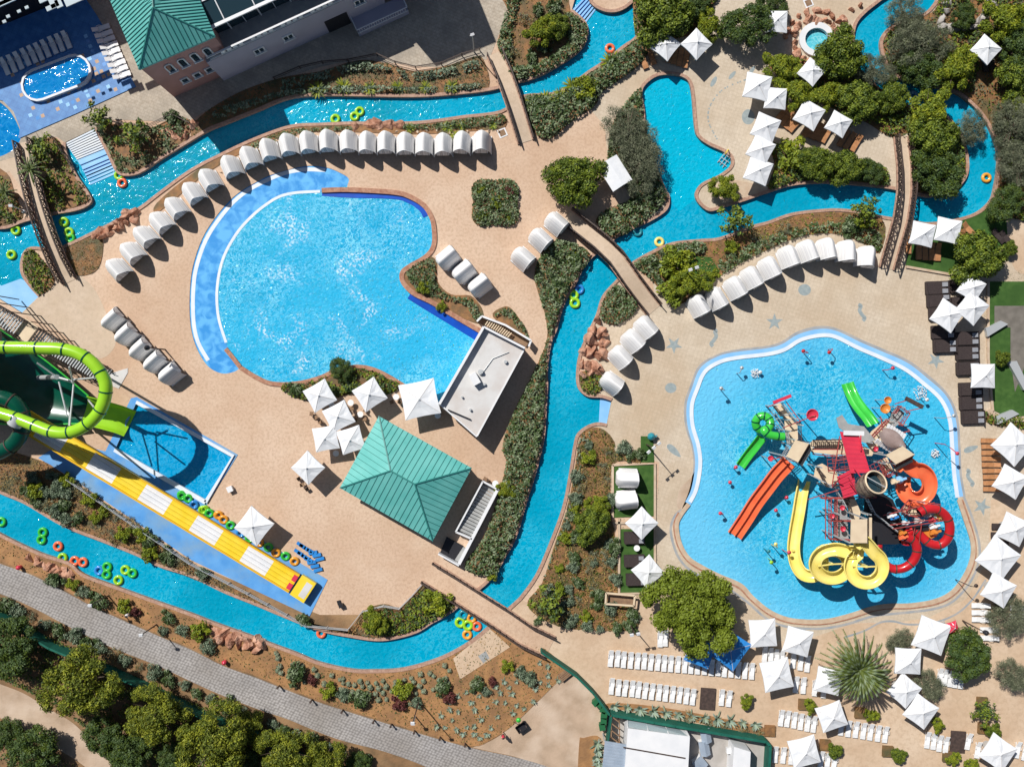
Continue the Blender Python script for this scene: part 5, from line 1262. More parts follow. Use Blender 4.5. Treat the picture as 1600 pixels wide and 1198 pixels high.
# -- high lime tube
t = thing('tube_slide', 'huge lime green tube slide looping high over the landing pool at the left edge', 'water slide', (0, 0, 0))
g = dens(PV([(-60,540,11.2),(-10,542,11),(20,543,11),(64,544,10.9),(100,546,10.8),(130,556,10.7),(152,575,10.6),(165,600,10.5),(162,628,10.3),(150,650,10.1),(130,667,9.9),(105,676,9.7),(80,674,9.5),(58,666,9.3),(30,655,9.1),(5,647,9),(-60,630,8.8)]), 7)
tubeslide(g, .66, 'lime', t, 8)
mb = MB(); mb.tube([V(60,590,.1), V(89,589,9.2)], .28, 10)
for a, b in (((89,589,9),(58,567,10.3)), ((89,589,9),(107,594,9)), ((115,593,8.6),(148,590,10)), ((115,600,8.6),(108,674,9.4)), ((92,596,8.6),(105,650,8.8)), ((138,625,7),(150,640,9.6)), ((115,600,8.6),(108,573,10.3))): mb.tube([V(*a), V(*b)], .1, 6)
mb.tube([V(110,640,.1), V(108,672,9.2)], .14, 8); mb.tube([V(89,589,9), V(115,597,8.6)], .16, 8)
mb.tube([V(135,570,.1), V(135,558,9.8)], .14, 8); mb.build_each('support', M['steel'], t, 1)
mb = MB(); mb.tube([V(22,664,9), V(30,650,9.1)], .74, 12); mb.build('clamp', M['steel'], t)
# -- funnel slide below it
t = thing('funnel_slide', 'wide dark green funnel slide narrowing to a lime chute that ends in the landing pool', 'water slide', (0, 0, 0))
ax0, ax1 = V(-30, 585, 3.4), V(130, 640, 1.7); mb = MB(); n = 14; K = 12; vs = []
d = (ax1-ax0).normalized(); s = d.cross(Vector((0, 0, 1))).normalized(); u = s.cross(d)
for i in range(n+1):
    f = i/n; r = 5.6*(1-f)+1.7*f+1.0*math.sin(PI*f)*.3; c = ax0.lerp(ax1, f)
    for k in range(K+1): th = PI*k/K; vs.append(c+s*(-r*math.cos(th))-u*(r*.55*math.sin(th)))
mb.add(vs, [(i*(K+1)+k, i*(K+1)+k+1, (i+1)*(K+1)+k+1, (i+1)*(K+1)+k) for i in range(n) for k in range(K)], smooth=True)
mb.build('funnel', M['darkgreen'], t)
for sg in (0, K):
    mb = MB(); mb.tube([vs[i*(K+1)+sg] for i in range(n+1)], .1, 6); mb.build('rim', M['green'], t)
chute(dens([ax1+Vector((0, 0, .1)), V(160, 648, 1.5), V(185, 655, 1.2), V(203, 662, .8)], 5), 3.1, 1.0, 'lime', t, 'exit_chute')
# dark green coil at the left edge
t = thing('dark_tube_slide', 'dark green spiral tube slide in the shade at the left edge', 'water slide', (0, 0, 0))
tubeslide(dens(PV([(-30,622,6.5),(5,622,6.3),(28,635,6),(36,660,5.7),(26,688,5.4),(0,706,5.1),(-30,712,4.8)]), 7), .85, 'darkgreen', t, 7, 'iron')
# slide tower beyond the left edge and its stair
t = thing('slide_tower', 'tall dark slide tower standing just past the left edge, shading the funnel', 'tower', (0, 0, 0))
mb = MB(); v = V(-75, 515); mb.box((v.x, v.y, 15), (7.5, 8.5, .3)); mb.box((v.x, v.y, 11.6), (7.5, 8.5, .3)); mb.box((v.x, v.y, 6), (7, 8, .3)); mb.box((v.x-.5, v.y-5.5, 11.2), (6.5, 5, .3)); mb.build_each('platform', M['greydeck'], t)
mb = MB()
for a in (-3.4, 0, 3.4):
    for b in (-3.8, 0, 3.8): mb.box((v.x+a, v.y+b, 7.5), (.35, .35, 15))
mb.build_each('post', M['darkgreen'], t)
t = thing('slide_stair', 'long dark open-tread stair climbing to the slide tower at the left', 'stair', (0, 0, 0))
A0, A1 = V(-60, 460, 8.5), V(168, 589, .1); sd = (A1-A0); sd.z = 0; sd.normalize(); sn = Vector((-sd.y, sd.x, 0)); N_ = 56
mb = MB(); wd = .98
for i in range(N_):
    if 21 <= i <= 25: continue
    p = A0.lerp(A1, (i+.5)/N_); mb.box(p, (.2, wd*2, .05), math.atan2(sd.y, sd.x))
mb.build_each('tread', M['steel'], t)
mb = MB(); p = A0.lerp(A1, 23.5/N_); mb.box(p, (1.7, wd*2+.3, .08), math.atan2(sd.y, sd.x)); mb.build('landing', M['cream'], t)
mb = MB()
for q in (-1, 1):
    mb.bar(A0+sn*q*wd-Vector((0, 0, .1)), A1+sn*q*wd-Vector((0, 0, .1)), .1, .25)
    for h_ in (.55, 1.05): mb.bar(A0+sn*q*(wd+.05)+Vector((0, 0, h_)), A1+sn*q*(wd+.05)+Vector((0, 0, h_)), .06)
mb.build_each('rail', M['iron'], t)
mb = MB()
for i in range(9):
    for q in (-1, 1): p = A0.lerp(A1, (i+.5)/9)+sn*q*wd; mb.bar((p.x, p.y, 0), p+Vector((0, 0, 1.05)), .1)
mb.build_each('post', M['iron'], t)
patch('stair_pad', [(150,590),(200,575),(200,582),(186,607),(165,600)], .07, 'offwhite', .05)
# -- multi-lane racer
t = thing('racer_slide', 'long four-lane racer slide in yellow and white blocks running down the blue apron', 'water slide', (0, 0, 0))
a, b = V(18, 644, 3.8), V(460, 911, .75); n = 66; L = (b-a).length; dd = (b-a).normalized(); ss = dd.cross(Vector((0, 0, 1))).normalized(); uu = ss.cross(dd)
for lane in range(4):
    o = (lane-1.5)*.53; mb = MB(); vs = []
    for i in range(n+1):
        p = a.lerp(b, i/n)+ss*o
        for x, z in ((-.27, .10), (-.25, -.02), (-.1, -.06), (.1, -.06), (.25, -.02), (.27, .10)): vs.append(p+ss*x+uu*z)
    for i in range(n):
        for k in range(5): mb.f.append((i*6+k, i*6+k+1, (i+1)*6+k+1, (i+1)*6+k)); mb.m.append(0 if (i//6) % 2 == 0 else 1); mb.sm.append(False)
    mb.v = vs; mb.build('lane', [M['yellow'], M['white']], t)
mb = MB()
for s_ in (-1, 1): mb.bar(a+ss*s_*1.15+uu*.02, b+ss*s_*1.15+uu*.02, .2, .42)
mb.build_each('side_wall', M['sunyellow'], t)
mb = MB(); c = V(474, 919, .8); ry = math.atan2(dd.y, dd.x); mb.box(c, (1.9, 2.7, .5), ry); mb.build('end_box', M['yellow'], t)
mb = MB(); mb.box(c+dd*.35+Vector((0, 0, .27)), (.8, 1.9, .05), ry); mb.build('drain_mat', M['offwhite'], t)
mb = MB()
for s_ in (-.55, .55): mb.box(c-dd*1.45+ss*s_+Vector((0, 0, .22)), (.55, .75, .08), ry)
mb.build_each('splash_pad', M['rose'], t)
mb = MB()
for i in range(7): p = a.lerp(b, (i+.3)/7.5); mb.bar((p.x, p.y, 0), p-Vector((0, 0, .1)), .2)
mb.build_each('support', M['steel'], t)

# ================================================================= SPLASH FORT
t = fort = thing('splash_fort', 'big play fort with cream decks, red bridge roof and rope nets in the splash pool', 'play fort', (0, 0, 0))
def plate(pts, z, m='cream', name='deck', th=.15, parent=None):
    mb = MB(); mb.prism([GP(x, y, z) for x, y in pts], z-th, z); return mb.build(name, M[m], parent or fort)
ZD = 3.2
DECKS = [([(1207,634),(1219,629),(1231,645),(1220,651)], 2.6), ([(1226,655),(1236,652),(1246,663),(1247,686),(1235,694),(1229,690),(1227,672)], ZD), ([(1223,648),(1232,646),(1238,653),(1228,657)], 2.9),
 ([(1262,697),(1270,688),(1316,688),(1345,696),(1368,705),(1362,712),(1300,710),(1270,707)], ZD), ([(1275,728),(1285,724),(1308,738),(1311,754),(1290,758),(1272,744)], ZD-.4),
 ([(1352,690),(1362,674),(1385,655),(1393,660),(1380,690),(1366,710)], ZD+.02), ([(1388,660),(1394,645),(1402,636),(1414,645),(1404,662),(1397,668)], ZD-.3), ([(1372,722),(1386,714),(1396,735),(1382,742)], ZD),
 ([(1318,765),(1328,760),(1345,800),(1342,812),(1330,812)], ZD), ([(1409,800),(1419,782),(1432,782),(1446,790),(1450,804),(1430,808)], ZD+.03), ([(1304,778),(1322,775),(1326,842),(1305,842)], ZD-.2), ([(1352,762),(1372,778),(1390,815),(1375,822),(1350,800)], ZD-.5)]
for i, (q, z) in enumerate(DECKS): plate(q, z, 'greydeck' if i in (6, 10) else 'cream' if i != 11 else 'dark')  # the last plate is a dark sheet painting the shade below
# posts under and around the decks
random.seed(5)
mb = MB()
for q, z in DECKS:
    for k in range(0, len(q), 2):
        x, y = q[k]; v = V(x, y, z); mb.bar((v.x, v.y, -.3), (v.x, v.y, z+1.9), .13)
mb.build_each('post', M['steel'], fort)
def railing(pts, z, m, h=.95, name='railing', net=True):
    m = 'pipe' if m == 'red' else m
    mb = MB(); P = [V(x, y, z) for x, y in pts]
    for a, b in zip(P, P[1:]):
        U = Vector((0, 0, 1)); mb.bar(a+U*h, b+U*h, .08); mb.bar(a+U*.12, b+U*.12, .05); mb.bar(a+U*h*.5, b+U*h*.5, .04)
        n = max(1, int((b-a).length/.45))
        for k in range(n+1): p = a.lerp(b, k/n); mb.bar(p, p+U*h, .05 if k % 3 else .1)
    return mb.build(name, M[m], fort)
for q, m_ in (([(1207,634),(1226,655)], 'iron'), ([(1219,629),(1236,652),(1247,663)], 'steel'), ([(1227,672),(1230,692)], 'steel'), ([(1247,664),(1248,688),(1262,690)], 'iron'),
              ([(1270,687),(1316,686),(1345,694)], 'iron'), ([(1270,709),(1300,712),(1332,712)], 'red'), ([(1275,730),(1290,759),(1311,756)], 'iron'), ([(1262,740),(1300,760),(1318,790)], 'steel'),
              ([(1352,690),(1385,654)], 'red'), ([(1394,645),(1402,634),(1416,645),(1404,664)], 'red'), ([(1372,722),(1382,744),(1398,736)], 'red'), ([(1318,767),(1330,813)], 'iron'), ([(1345,765),(1362,800),(1400,830)], 'steel'),
              ([(1409,800),(1419,781),(1446,789),(1452,804)], 'red'), ([(1409,803),(1452,806)], 'red'), ([(1303,778),(1303,842)], 'red'), ([(1294,777),(1294,840),(1330,842)], 'red'), ([(1294,812),(1328,812)], 'red'), ([(1281,777),(1330,777)], 'red')):
    railing(q, ZD, m_)
# red nets and climbing frames beside the red roof
def net(a, b, c, d, m, n=6, k=6, w_=.05, name='net'):
    m = 'pipe' if m == 'red' else m
    a, b, c, d = PV((a, b, c, d)); mb = MB()
    for i in range(n+1): mb.bar(a.lerp(b, i/n), d.lerp(c, i/n), w_)
    for i in range(k+1): mb.bar(a.lerp(d, i/k), b.lerp(c, i/k), w_)
    mb.build(name, M[m], fort)
net((1292,712,3.8),(1325,708,5),(1330,735,4.4),(1294,736,3), 'red', 4, 4); net((1354,730,3),(1382,715,4.5),(1396,738,4),(1362,755,3), 'red', 5, 4)
net((1303,755,4),(1330,735,5),(1334,772,4),(1310,780,3), 'iron', 4, 4); net((1400,795,4),(1450,795,4.2),(1452,812,4),(1392,815,3.5), 'iron', 9, 3)
net((1268,690,4),(1312,690,4),(1312,700,3.3),(1268,700,3.3), 'iron', 14, 3); net((1230,694,4),(1240,700,4),(1228,722,3),(1221,712,3), 'steel', 3, 8)
net((1380,640,3.3),(1400,655,3.3),(1412,650,1),(1396,634,1), 'iron', 4, 5); net((1208,640,3),(1230,672,3),(1222,680,1.2),(1198,648,1.2), 'steel', 5, 3)
# roofs: a lit slope and a steep side, its shade painted in dark
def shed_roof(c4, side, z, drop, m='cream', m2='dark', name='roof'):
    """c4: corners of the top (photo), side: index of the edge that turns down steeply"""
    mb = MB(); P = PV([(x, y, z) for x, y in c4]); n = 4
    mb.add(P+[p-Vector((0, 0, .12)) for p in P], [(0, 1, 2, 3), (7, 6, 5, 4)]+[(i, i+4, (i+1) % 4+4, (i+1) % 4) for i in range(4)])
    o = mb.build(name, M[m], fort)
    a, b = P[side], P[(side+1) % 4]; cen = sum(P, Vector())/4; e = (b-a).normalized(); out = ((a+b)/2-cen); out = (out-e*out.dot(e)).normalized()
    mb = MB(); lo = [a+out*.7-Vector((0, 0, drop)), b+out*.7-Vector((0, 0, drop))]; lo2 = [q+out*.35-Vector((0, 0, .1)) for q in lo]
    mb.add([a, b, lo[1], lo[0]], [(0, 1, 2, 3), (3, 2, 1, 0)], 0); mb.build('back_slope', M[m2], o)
    mb = MB(); mb.bar(lo[0]+out*.15, lo[1]+out*.15, .3, .08); mb.build('gutter', M[m], o)
    mb = MB()
    for p in P: mb.bar((p.x*.998, p.y, -.3), p-Vector((0, 0, .1)), .14)
    mb.build_each('roof_post', M['steel'], o)
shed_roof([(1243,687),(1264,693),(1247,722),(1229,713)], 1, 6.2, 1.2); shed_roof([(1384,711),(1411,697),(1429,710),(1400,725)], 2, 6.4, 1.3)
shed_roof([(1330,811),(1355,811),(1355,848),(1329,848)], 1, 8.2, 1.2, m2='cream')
# red corrugated bridge roof
def corr(c4, z0, z1, n, m='rose'):
    mb = MB(); a, b, c_, d = V(*c4[0], z0), V(*c4[1], z0), V(*c4[2], z1), V(*c4[3], z1)
    for k in range(n): mb.bar(a.lerp(d, (k+.5)/n), b.lerp(c_, (k+.5)/n), (a-d).length/n*.97, .1 if k % 2 else .16)
    mb.build('red_roof', M[m], fort)
corr([(1313,674),(1341,679),(1359,738),(1330,739)], 6.2, 6.4, 17); corr([(1308,745),(1332,732),(1340,772),(1318,778)], 5.6, 5.2, 8)
mb = MB(); mb.bar(V(1318,676,6.5), V(1350,677,6.5), .5, .12); mb.build('white_beam', M['white'], fort)
mb = MB()
for p, q in (((1313,674,6.3),(1330,739,6.5)), ((1341,679,6.3),(1359,738,6.5)), ((1334,730,7),(1345,745,7)), ((1325,745,7),(1340,770,6)), ((1313,745,7.2),(1300,762,4)), ((1345,680,6.6),(1345,704,6.6))): mb.bar(V(*p), V(*q), .1)
mb.build_each('strut', M['rose'], fort)
# tipping barrel
bk = thing('tipping_barrel', 'large striped tipping barrel with a dark open mouth, beside the red roof', 'barrel', (0, 0, 0))
a, b = V(1350, 762, 6.6), V(1369, 753, 8.6); d = (b-a).normalized(); mb = MB()
mb.tube([a, a+d*.4, a+(b-a)*.5, b-d*.3, b], [.98, 1.15, 1.28, 1.22, 1.2], 20, caps=False); mb.tube([a, a+d*.05], .98, 20); mb.build('barrel', M['barrel'] if 'barrel' in M else M['timber'], bk)
mb = MB(); e1 = d.cross(Vector((0, 0, 1))).normalized(); e2 = e1.cross(d); mb.tube([b+(e1*math.cos(k*PI/12)+e2*math.sin(k*PI/12))*1.24 for k in range(24)], .1, 8, closed=True, caps=False); mb.build('rim', M['cream'], bk)
mb = MB()
for f in (.15, .5, .8): c = a.lerp(b, f); mb.tube([c+(e1*math.cos(k*PI/10)+e2*math.sin(k*PI/10))*1.3 for k in range(20)], .05, 6, closed=True, caps=False)
mb.build_each('hoop', M['iron'], bk)
mb = MB(); mb.tube([a.lerp(b, .62), a.lerp(b, .66)], 1.15, 20); mb.build('water', M['glass'], bk)
mb = MB(); mb.bar(b+e1*1.3, b-e1*1.3, .1); mb.bar(V(1342, 758, 4), a, .2); mb.build_each('axle', M['steel'], bk)
# fish skeleton ribs and boat hull
mb = MB()
for k in range(7):
    u = k/6; x0, y0 = 1383+24*u, 671+20*u*.75; mb.bar(V(x0+3, y0-1, 4.6), V(x0+7, y0-8, 4.2), .26, .2)
    x1, y1 = 1372+26*u, 684+16*u; mb.bar(V(x1, y1+2, 4.6), V(x1-4, y1+8, 4.2), .26, .2)
mb.build_each('rib', M['white'], fort)
v0, v1 = V(1375, 672, 5), V(1411, 698, 5.2); mb = MB(); vs = []; n = 14
for i in range(n+1):
    f = i/n; w__ = .95*math.sin(PI*(f*.86+.07))**.7; c = v0.lerp(v1, f); e = Vector((-(v1-v0).y, (v1-v0).x, 0)).normalized()
    vs += [c-e*w__, c-e*w__*.6+Vector((0, 0, .45)), c+Vector((0, 0, .62)), c+e*w__*.6+Vector((0, 0, .45)), c+e*w__]
mb.add(vs, [(i*5+k, i*5+k+1, (i+1)*5+k+1, (i+1)*5+k) for i in range(n) for k in range(4)], smooth=True); mb.build('boat_hull', M['hull'] if 'hull' in M else M['timber'], fort)
# dark fin wing, gantries and arms
plate([(1307,653),(1316,648),(1325,662),(1350,666),(1368,688),(1352,692),(1330,682),(1311,668)], 4.2, 'greydeck', 'grey_wing', .1)
mb = MB(); mb.bar(V(1208,629,4.6), V(1236,618,4.6), .35, .15); mb.build('gantry_board', M['rose'], fort)
mb = MB(); mb.bar(V(1415,622,4.4), V(1442,636,4.4), .45, .25); mb.build('gantry_board', M['iron'], fort)
mb = MB()
for p, q in (((1200,636,4.4),(1234,619,4.4)), ((1398,631,4.2),(1418,625,4.4)), ((1414,643,4.2),(1441,637,4.4)), ((1228,627,4),(1250,657,4)), ((1224,668,4),(1275,648,5)), ((1255,702,4),(1318,702,4.5)), ((1205,718,3.6),(1228,712,4)), ((1312,681,5),(1300,760,5)),
             ((1403,659,4),(1421,672,4)), ((1380,680,5),(1376,650,5)), ((1422,673,4),(1405,677,3.5)), ((1262,780,3.6),(1310,765,4.5)), ((1281,777,4),(1370,777,4.4)), ((1390,820,5),(1470,810,5)), ((1395,826,5),(1475,813,5)), ((1430,822,4.5),(1425,845,4.5)), ((1440,817,5),(1436,850,4.5)), ((1290,773,4.3),(1290,842,4.3)), ((1405,800,5),(1420,780,5)), ((1420,780,5),(1470,788,5)), ((1380,805,4.6),(1460,785,5)), ((1385,788,4.6),(1440,812,5)), ((1294,735,5),(1340,730,5)), ((1300,720,5),(1340,715,5.5))):
    mb.bar(V(*p), V(*q), .09)
mb.build_each('pipe', M['pipe'], fort)
for x, y, z, r, m_ in ((1269,648,4.8,.68,'rose'),(1204,716,3.6,.33,'rose'),(1300,806,4,.3,'rose'),(1316,793,4,.3,'rose'),(1317,826,4,.32,'rose'),(1387,625,3.4,.42,'amber2'),(1383,638,3.6,.58,'amber2'),(1368,701,4,.3,'rose')):
    mb = MB(); v = V(x, y, z); mb.lathe((v.x, v.y, z), [(r*.35, -.5*r), (r*.9, -.3*r), (r, .2*r), (r*.92, .25*r), (r*.8, -.1*r), (.02, -.2*r)], 14)
    o = mb.build('tipping_bucket', M[m_ if m_ in M else 'orange'], fort); pb = MB(); pb.bar((v.x, v.y, -.3), (v.x, v.y, z-.4*r), .09); pb.build('bucket_pole', M['steel'], o)
# figures and toys along the upper right deck
for i, (x, y, m_, sx) in enumerate(((1394,806,'white',.5),(1398,809,'blue',.45),(1416,818,'white',.4),(1437,815,'offwhite',.55),(1459,813,'rose',.5),(1461,823,'white',.55),(1470,808,'lemon',.7),(1474,810,'yellow',.5),(1462,832,'amber2',.6),(1411,833,'amber2',.4),(1412,840,'orange',.5),(1400,753,'cream',.5),(1408,750,'paleblue',.6),(1452,805,'steel',.5))):
    v = V(x, y, 4.6); mb = MB(); s = sx; mb.lathe((v.x, v.y, 3.9), [(.05, 0), (s*.8, .1), (s*.7, .5), (s*.35, .8), (.3*s, 1.0), (.02, 1.2)], 8); mb.bar((v.x-s, v.y-.3*s, 4.5), (v.x+s, v.y+.4*s, 4.6), .22)
    mb.build('toy_figure', M[m_ if m_ in M else 'orange'], fort)
plate([(1441,826),(1466,823),(1464,838),(1452,842),(1440,838)], 4.1, 'amber2' if 'amber2' in M else 'orange', 'side_canopy', .1); plate([(1425,822),(1450,820),(1452,828),(1428,832)], 4.3, 'dark', 'side_canopy', .1)
patch_ = plate([(1362,760),(1395,780),(1425,845),(1400,850),(1362,850),(1358,812)], 3.0, 'dark', 'deck_shade', .15)  # dark sheet standing in for the shade under the fort
# ---- slides of the splash pool
t = thing('spiral_tube_slide', 'bright green coiled tube slide with an open run-out at the left of the fort', 'water slide', (0, 0, 0))
pts = [(1225,682,3.4),(1212,681,3.4),(1200,678,3.35)]+[(1192+11.5*math.cos(R(q)), 661+11.5*math.sin(R(q)), 3.3-(90-q)/360*1.5) for q in range(80, -300, -30)]
tubeslide(dens(PV(pts), 4), .47, 'green', t, 6)
chute(dens(PV([(1190,684,1.6),(1180,697,1.0),(1169,711,.55),(1157,728,.35)]), 5), 1.0, .35, 'green', t)
t = thing('double_slide', 'bright green two-lane wavy slide at the top of the splash pool', 'water slide', (0, 0, 0))
gp = dens(PV([(1324,598,.4),(1329,611,.7),(1336,625,1.3),(1345,638,2.0),(1355,650,2.8),(1364,663,3.4)]), 5)
for s_ in (-.36, .36):
    pp = []
    for i, p in enumerate(gp): d = gp[min(i+1, len(gp)-1)]-gp[max(i-1, 0)]; d.z = 0; d.normalize(); pp.append(p+Vector((-d.y, d.x, 0))*s_)
    chute(pp, .66, .2, 'green', t, 'lane', .04)
t = thing('orange_slide', 'long straight orange two-lane slide on the left of the fort', 'water slide', (0, 0, 0))
gp = dens(PV([(1233,722,3.6),(1215,741,3.0),(1199,762,2.3),(1181,786,1.5),(1166,810,.9),(1148,837,.4)]), 5)
for s_ in (-.42, .42):
    pp = []
    for i, p in enumerate(gp): d = gp[min(i+1, len(gp)-1)]-gp[max(i-1, 0)]; d.z = 0; d.normalize(); pp.append(p+Vector((-d.y, d.x, 0))*s_)
    chute(pp, .74, .3, 'orange', t, 'lane', .07, flat=True)
t = thing('yellow_spiral_slide', 'long pale yellow open slide with two big loops at the bottom of the fort', 'water slide', (0, 0, 0))
pts = [(1338,850,7.8),(1350,846,7.7)]+[(1354+25*math.cos(R(q)), 885+25*math.sin(R(q)), 7.6-(q+80)/360*1.5) for q in range(-60, 241, 30)]
pts += [(1325,862,5.9),(1308,858,5.7)]+[(1300+26*math.cos(R(q)), 881+22*math.sin(R(q)), 5.4-(270-q)/360*2.2) for q in range(250, -91, -30)]+[]
pts2 = [(1354-25,880,5.6)]
tail = [(1300-16,862,3.0),(1285,880,2.8),(1282,895,2.6),(1268,900,2.2),(1253,895,1.9),(1243,878,1.6),(1240,855,1.35),(1243,828,1.1),(1248,800,.85),(1252,775,.6),(1257,750,.4)]
chute(dens(PV(pts+tail), 4), 1.25, .6, 'lemon', t, 'channel', .09)
mb = MB()
for x, y, z in ((1300,881,4.8),(1354,885,6.6),(1240,860,1.2),(1330,870,5)): p = V(x, y, z); mb.bar((p.x, p.y, -.3), p, .25)
mb.build_each('support', M['lemon'], t)
mb = MB()
for q in ((1278,884),(1322,880)): mb.bar(V(1300,881,4.8), V(*q, 4.6), .14)
for q in ((1332,884),(1378,884)): mb.bar(V(1354,885,6.5), V(*q, 6.4), .14)
mb.build_each('brace', M['lemon'], t)
t = thing('orange_bowl_slide', 'round orange open slide curling on the right of the fort', 'water slide', (0, 0, 0))
chute(dens(PV([(1400,728,5.2),(1412,722,5.1)]+[(1432+21*math.cos(R(q)), 757+23*math.sin(R(q)), 4.8-(q+100)/360*1.8) for q in range(-95, 176, 27)]+[(1412,742,3.0)]), 5), 1.5, .6, 'orange', t, 'channel', .1)
t = thing('upper_red_tube_slide', 'glossy red tube slide looping out at the right of the fort', 'water slide', (0, 0, 0))
tubeslide(dens(PV([(1436,801,5.3),(1448,795,5.3),(1465,796,5.2),(1478,806,5.1),(1484,822,4.9),(1481,840,4.7),(1468,851,4.4),(1452,848,4.2),(1440,838,4.0),(1428,828,3.8),(1418,834,3.5),(1415,850,3.3)]), 6), .5, 'red', t, 8, 'iron')
t = thing('lower_red_tube_slide', 'shaded red tube slide looping below the fort beside the yellow slide', 'water slide', (0, 0, 0))
tubeslide(dens(PV([(1415,838,4.2),(1428,845,4.1),(1433,860,4.0),(1427,876,3.8),(1412,887,3.5),(1394,888,3.2),(1380,878,3.0),(1372,862,2.7),(1372,850,2.4)]), 6), .5, 'red', t, 8, 'iron')
# spray toys in the splash pool
def spray(x, y, h, dx, dy, m, label, head=True):
    v = V(x, y); t = thing('water_jet', label, 'water jet', (v.x, v.y, -.1)); mb = MB()
    mb.tube([(0, 0, 0), (0, 0, h*.85), (dx*.4, dy*.4, h), (dx, dy, h)], .05, 6); mb.build('pipe', M[m], t)
    mb = MB(); mb.lathe((dx, dy, h-.1), [(.05, 0), (.22, .04), (.22, .14), (.05, .2)], 10); mb.build('nozzle', M[m], t)
J = [(1256,552,2.0,-.7,.2,'red','red jet left of two at the top of the splash pool'),(1294,546,1.8,-.5,-.4,'red','red jet right of two at the top of the splash pool'),(1379,578,1.7,.5,.2,'rose','rose jet at the upper right of the splash pool'),
 (1151,583,1.6,.2,.6,'steel','grey hooked jet at the upper left of the splash pool'),(1126,609,2.4,-.5,.2,'steel','grey hooked jet at the left bend of the splash pool'),(1146,731,1.2,0,.2,'rose','upper of two rose jets by the green run-out'),(1139,752,1.0,-.1,0,'rose','lower of two rose jets by the green run-out'),
 (1126,800,1.6,-.4,.1,'rose','single rose jet left of the orange slide'),(1225,778,1.1,0,.2,'rose','upper of two rose jets by the orange slide'),(1211,795,1.1,-.2,0,'rose','lower of two rose jets by the orange slide'),
 (1205,850,2.8,-.3,.5,'lemon','yellow flower jet in the cluster left of the yellow slide'),(1222,858,2.4,.1,.1,'rose','rose flower jet in the cluster left of the yellow slide'),(1193,856,2.4,-.1,.1,'teal','teal flower jet in the cluster left of the yellow slide'),(1200,872,2.4,-.3,0,'lime','lime flower jet in the cluster left of the yellow slide'),
 (1460,652,2.6,1.0,.3,'steel','grey jet frame near the right rim of the splash pool'),(1461,692,2.8,1.2,-1.0,'rose','red and grey jet near the right rim of the splash pool'),(1436,620,1.2,.4,-.3,'white','white foaming jet at the upper right of the splash pool'),(1183,583,.7,.2,.1,'white','white foaming jet at the upper left of the splash pool'),
 (1493,905,4.0,.3,.2,'iron','tall dark jet post at the lower right rim of the splash pool')]
for j in J: spray(*j)
for x, y, r in ((1437,614,.9),(1180,583,.55),(1460,708,.5)):
    mb = MB(); random.seed(int(x))
    for k in range(90):
        a = random.random()*6.28; q = r*random.random()**.7; v = V(x, y); mb.box((v.x+q*math.cos(a), v.y+q*math.sin(a), random.uniform(-.03, .35)), (.09, .09, .05), a)
    mb.build('foam_glint', M['white'], kind='stuff')

# ================================================================= ROCKS
def rocks(label, pts, size, seed, h=1.3, m='rock'):
    random.seed(seed); t = thing('rock_outcrop', label, 'rocks', (0, 0, 0))
    for (x, y) in pts:
        s = size*random.uniform(.7, 1.25); bm = bmesh.new(); bmesh.ops.create_icosphere(bm, subdivisions=2, radius=1)
        ax = [Vector((random.gauss(0, 1), random.gauss(0, 1), random.gauss(.3, .6))).normalized() for _ in range(11)]; lim = [random.uniform(.3, .72) for _ in ax]
        for vt in bm.verts:
            for a_, l in zip(ax, lim):
                q = vt.co.dot(a_)
                if q > l: vt.co -= a_*(q-l)
            vt.co.x *= s*1.5; vt.co.y *= s*1.15; vt.co.z *= h*random.uniform(.95, 1.05)
        me = bpy.data.meshes.new('boulder'); bm.to_mesh(me); bm.free(); me.materials.append(M[m])
        v = V(x, y, .3); link('boulder', me, t, (v.x, v.y, .1), random.uniform(0, 6))
def along(a, b, n, j=3):
    return [(a[0]+(b[0]-a[0])*i/(n-1)+random.uniform(-j, j), a[1]+(b[1]-a[1])*i/(n-1)+random.uniform(-j, j)) for i in range(n)]
random.seed(21)
rocks('red angular boulders between the top river and the cabana arc', along((557,194),(625,196),5,2), .85, 1, .9)
rocks('red angular boulders on the bank above the left end of the cabana arc', along((155,363),(215,330),9,5)+along((160,372),(210,342),6,3), .62, 2, .8)
rocks('tall stack of red boulders right of the narrow river', [(935,500)]+along((930,512),(945,520),3)+along((920,530),(948,536),4)+along((915,548),(943,555),4)+along((908,568),(940,572),4)+along((910,582),(935,580),3), .75, 3, 1.3)
rocks('red flat boulders on the lower bank at the bottom left', along((44,870),(110,895),7,3)+along((55,880),(110,905),5,2), .7, 4, .7)
rocks('brown-red boulders on the bank below the bottom river', along((333,985),(412,1008),7,3)+along((345,998),(400,1015),5,2), .8, 5, .9)
rocks('red boulders below the shaded terrace corner', along((262,205),(300,195),5,3)+along((270,215),(290,208),3,2), .65, 6, .7)
rocks('orange rocks ringing the round whirlpool', [(1275+34*math.cos(R(a))+random.uniform(-3, 3), 63+34*math.sin(R(a))+random.uniform(-3, 3)) for a in range(60, 400, 13)]+[(1275+46*math.cos(R(a)), 58+42*math.sin(R(a))) for a in range(180, 340, 18)]+[(1310,45),(1322,30),(1332,15),(1345,8),(1318,50)], .52, 7, .6)
rocks('grey-brown rim rocks round the dry basin at the top right', along((1468,40),(1530,42),6,2)+along((1532,35),(1545,5),4,2)+along((1485,5),(1470,30),3,2), .7, 8, .7, 'concrete')
rocks('small pale stones edging the strip behind the cabana arc', along((330,275),(450,212),9,2)+along((620,205),(780,204),11,2), .22, 9, .3, 'palekerb')
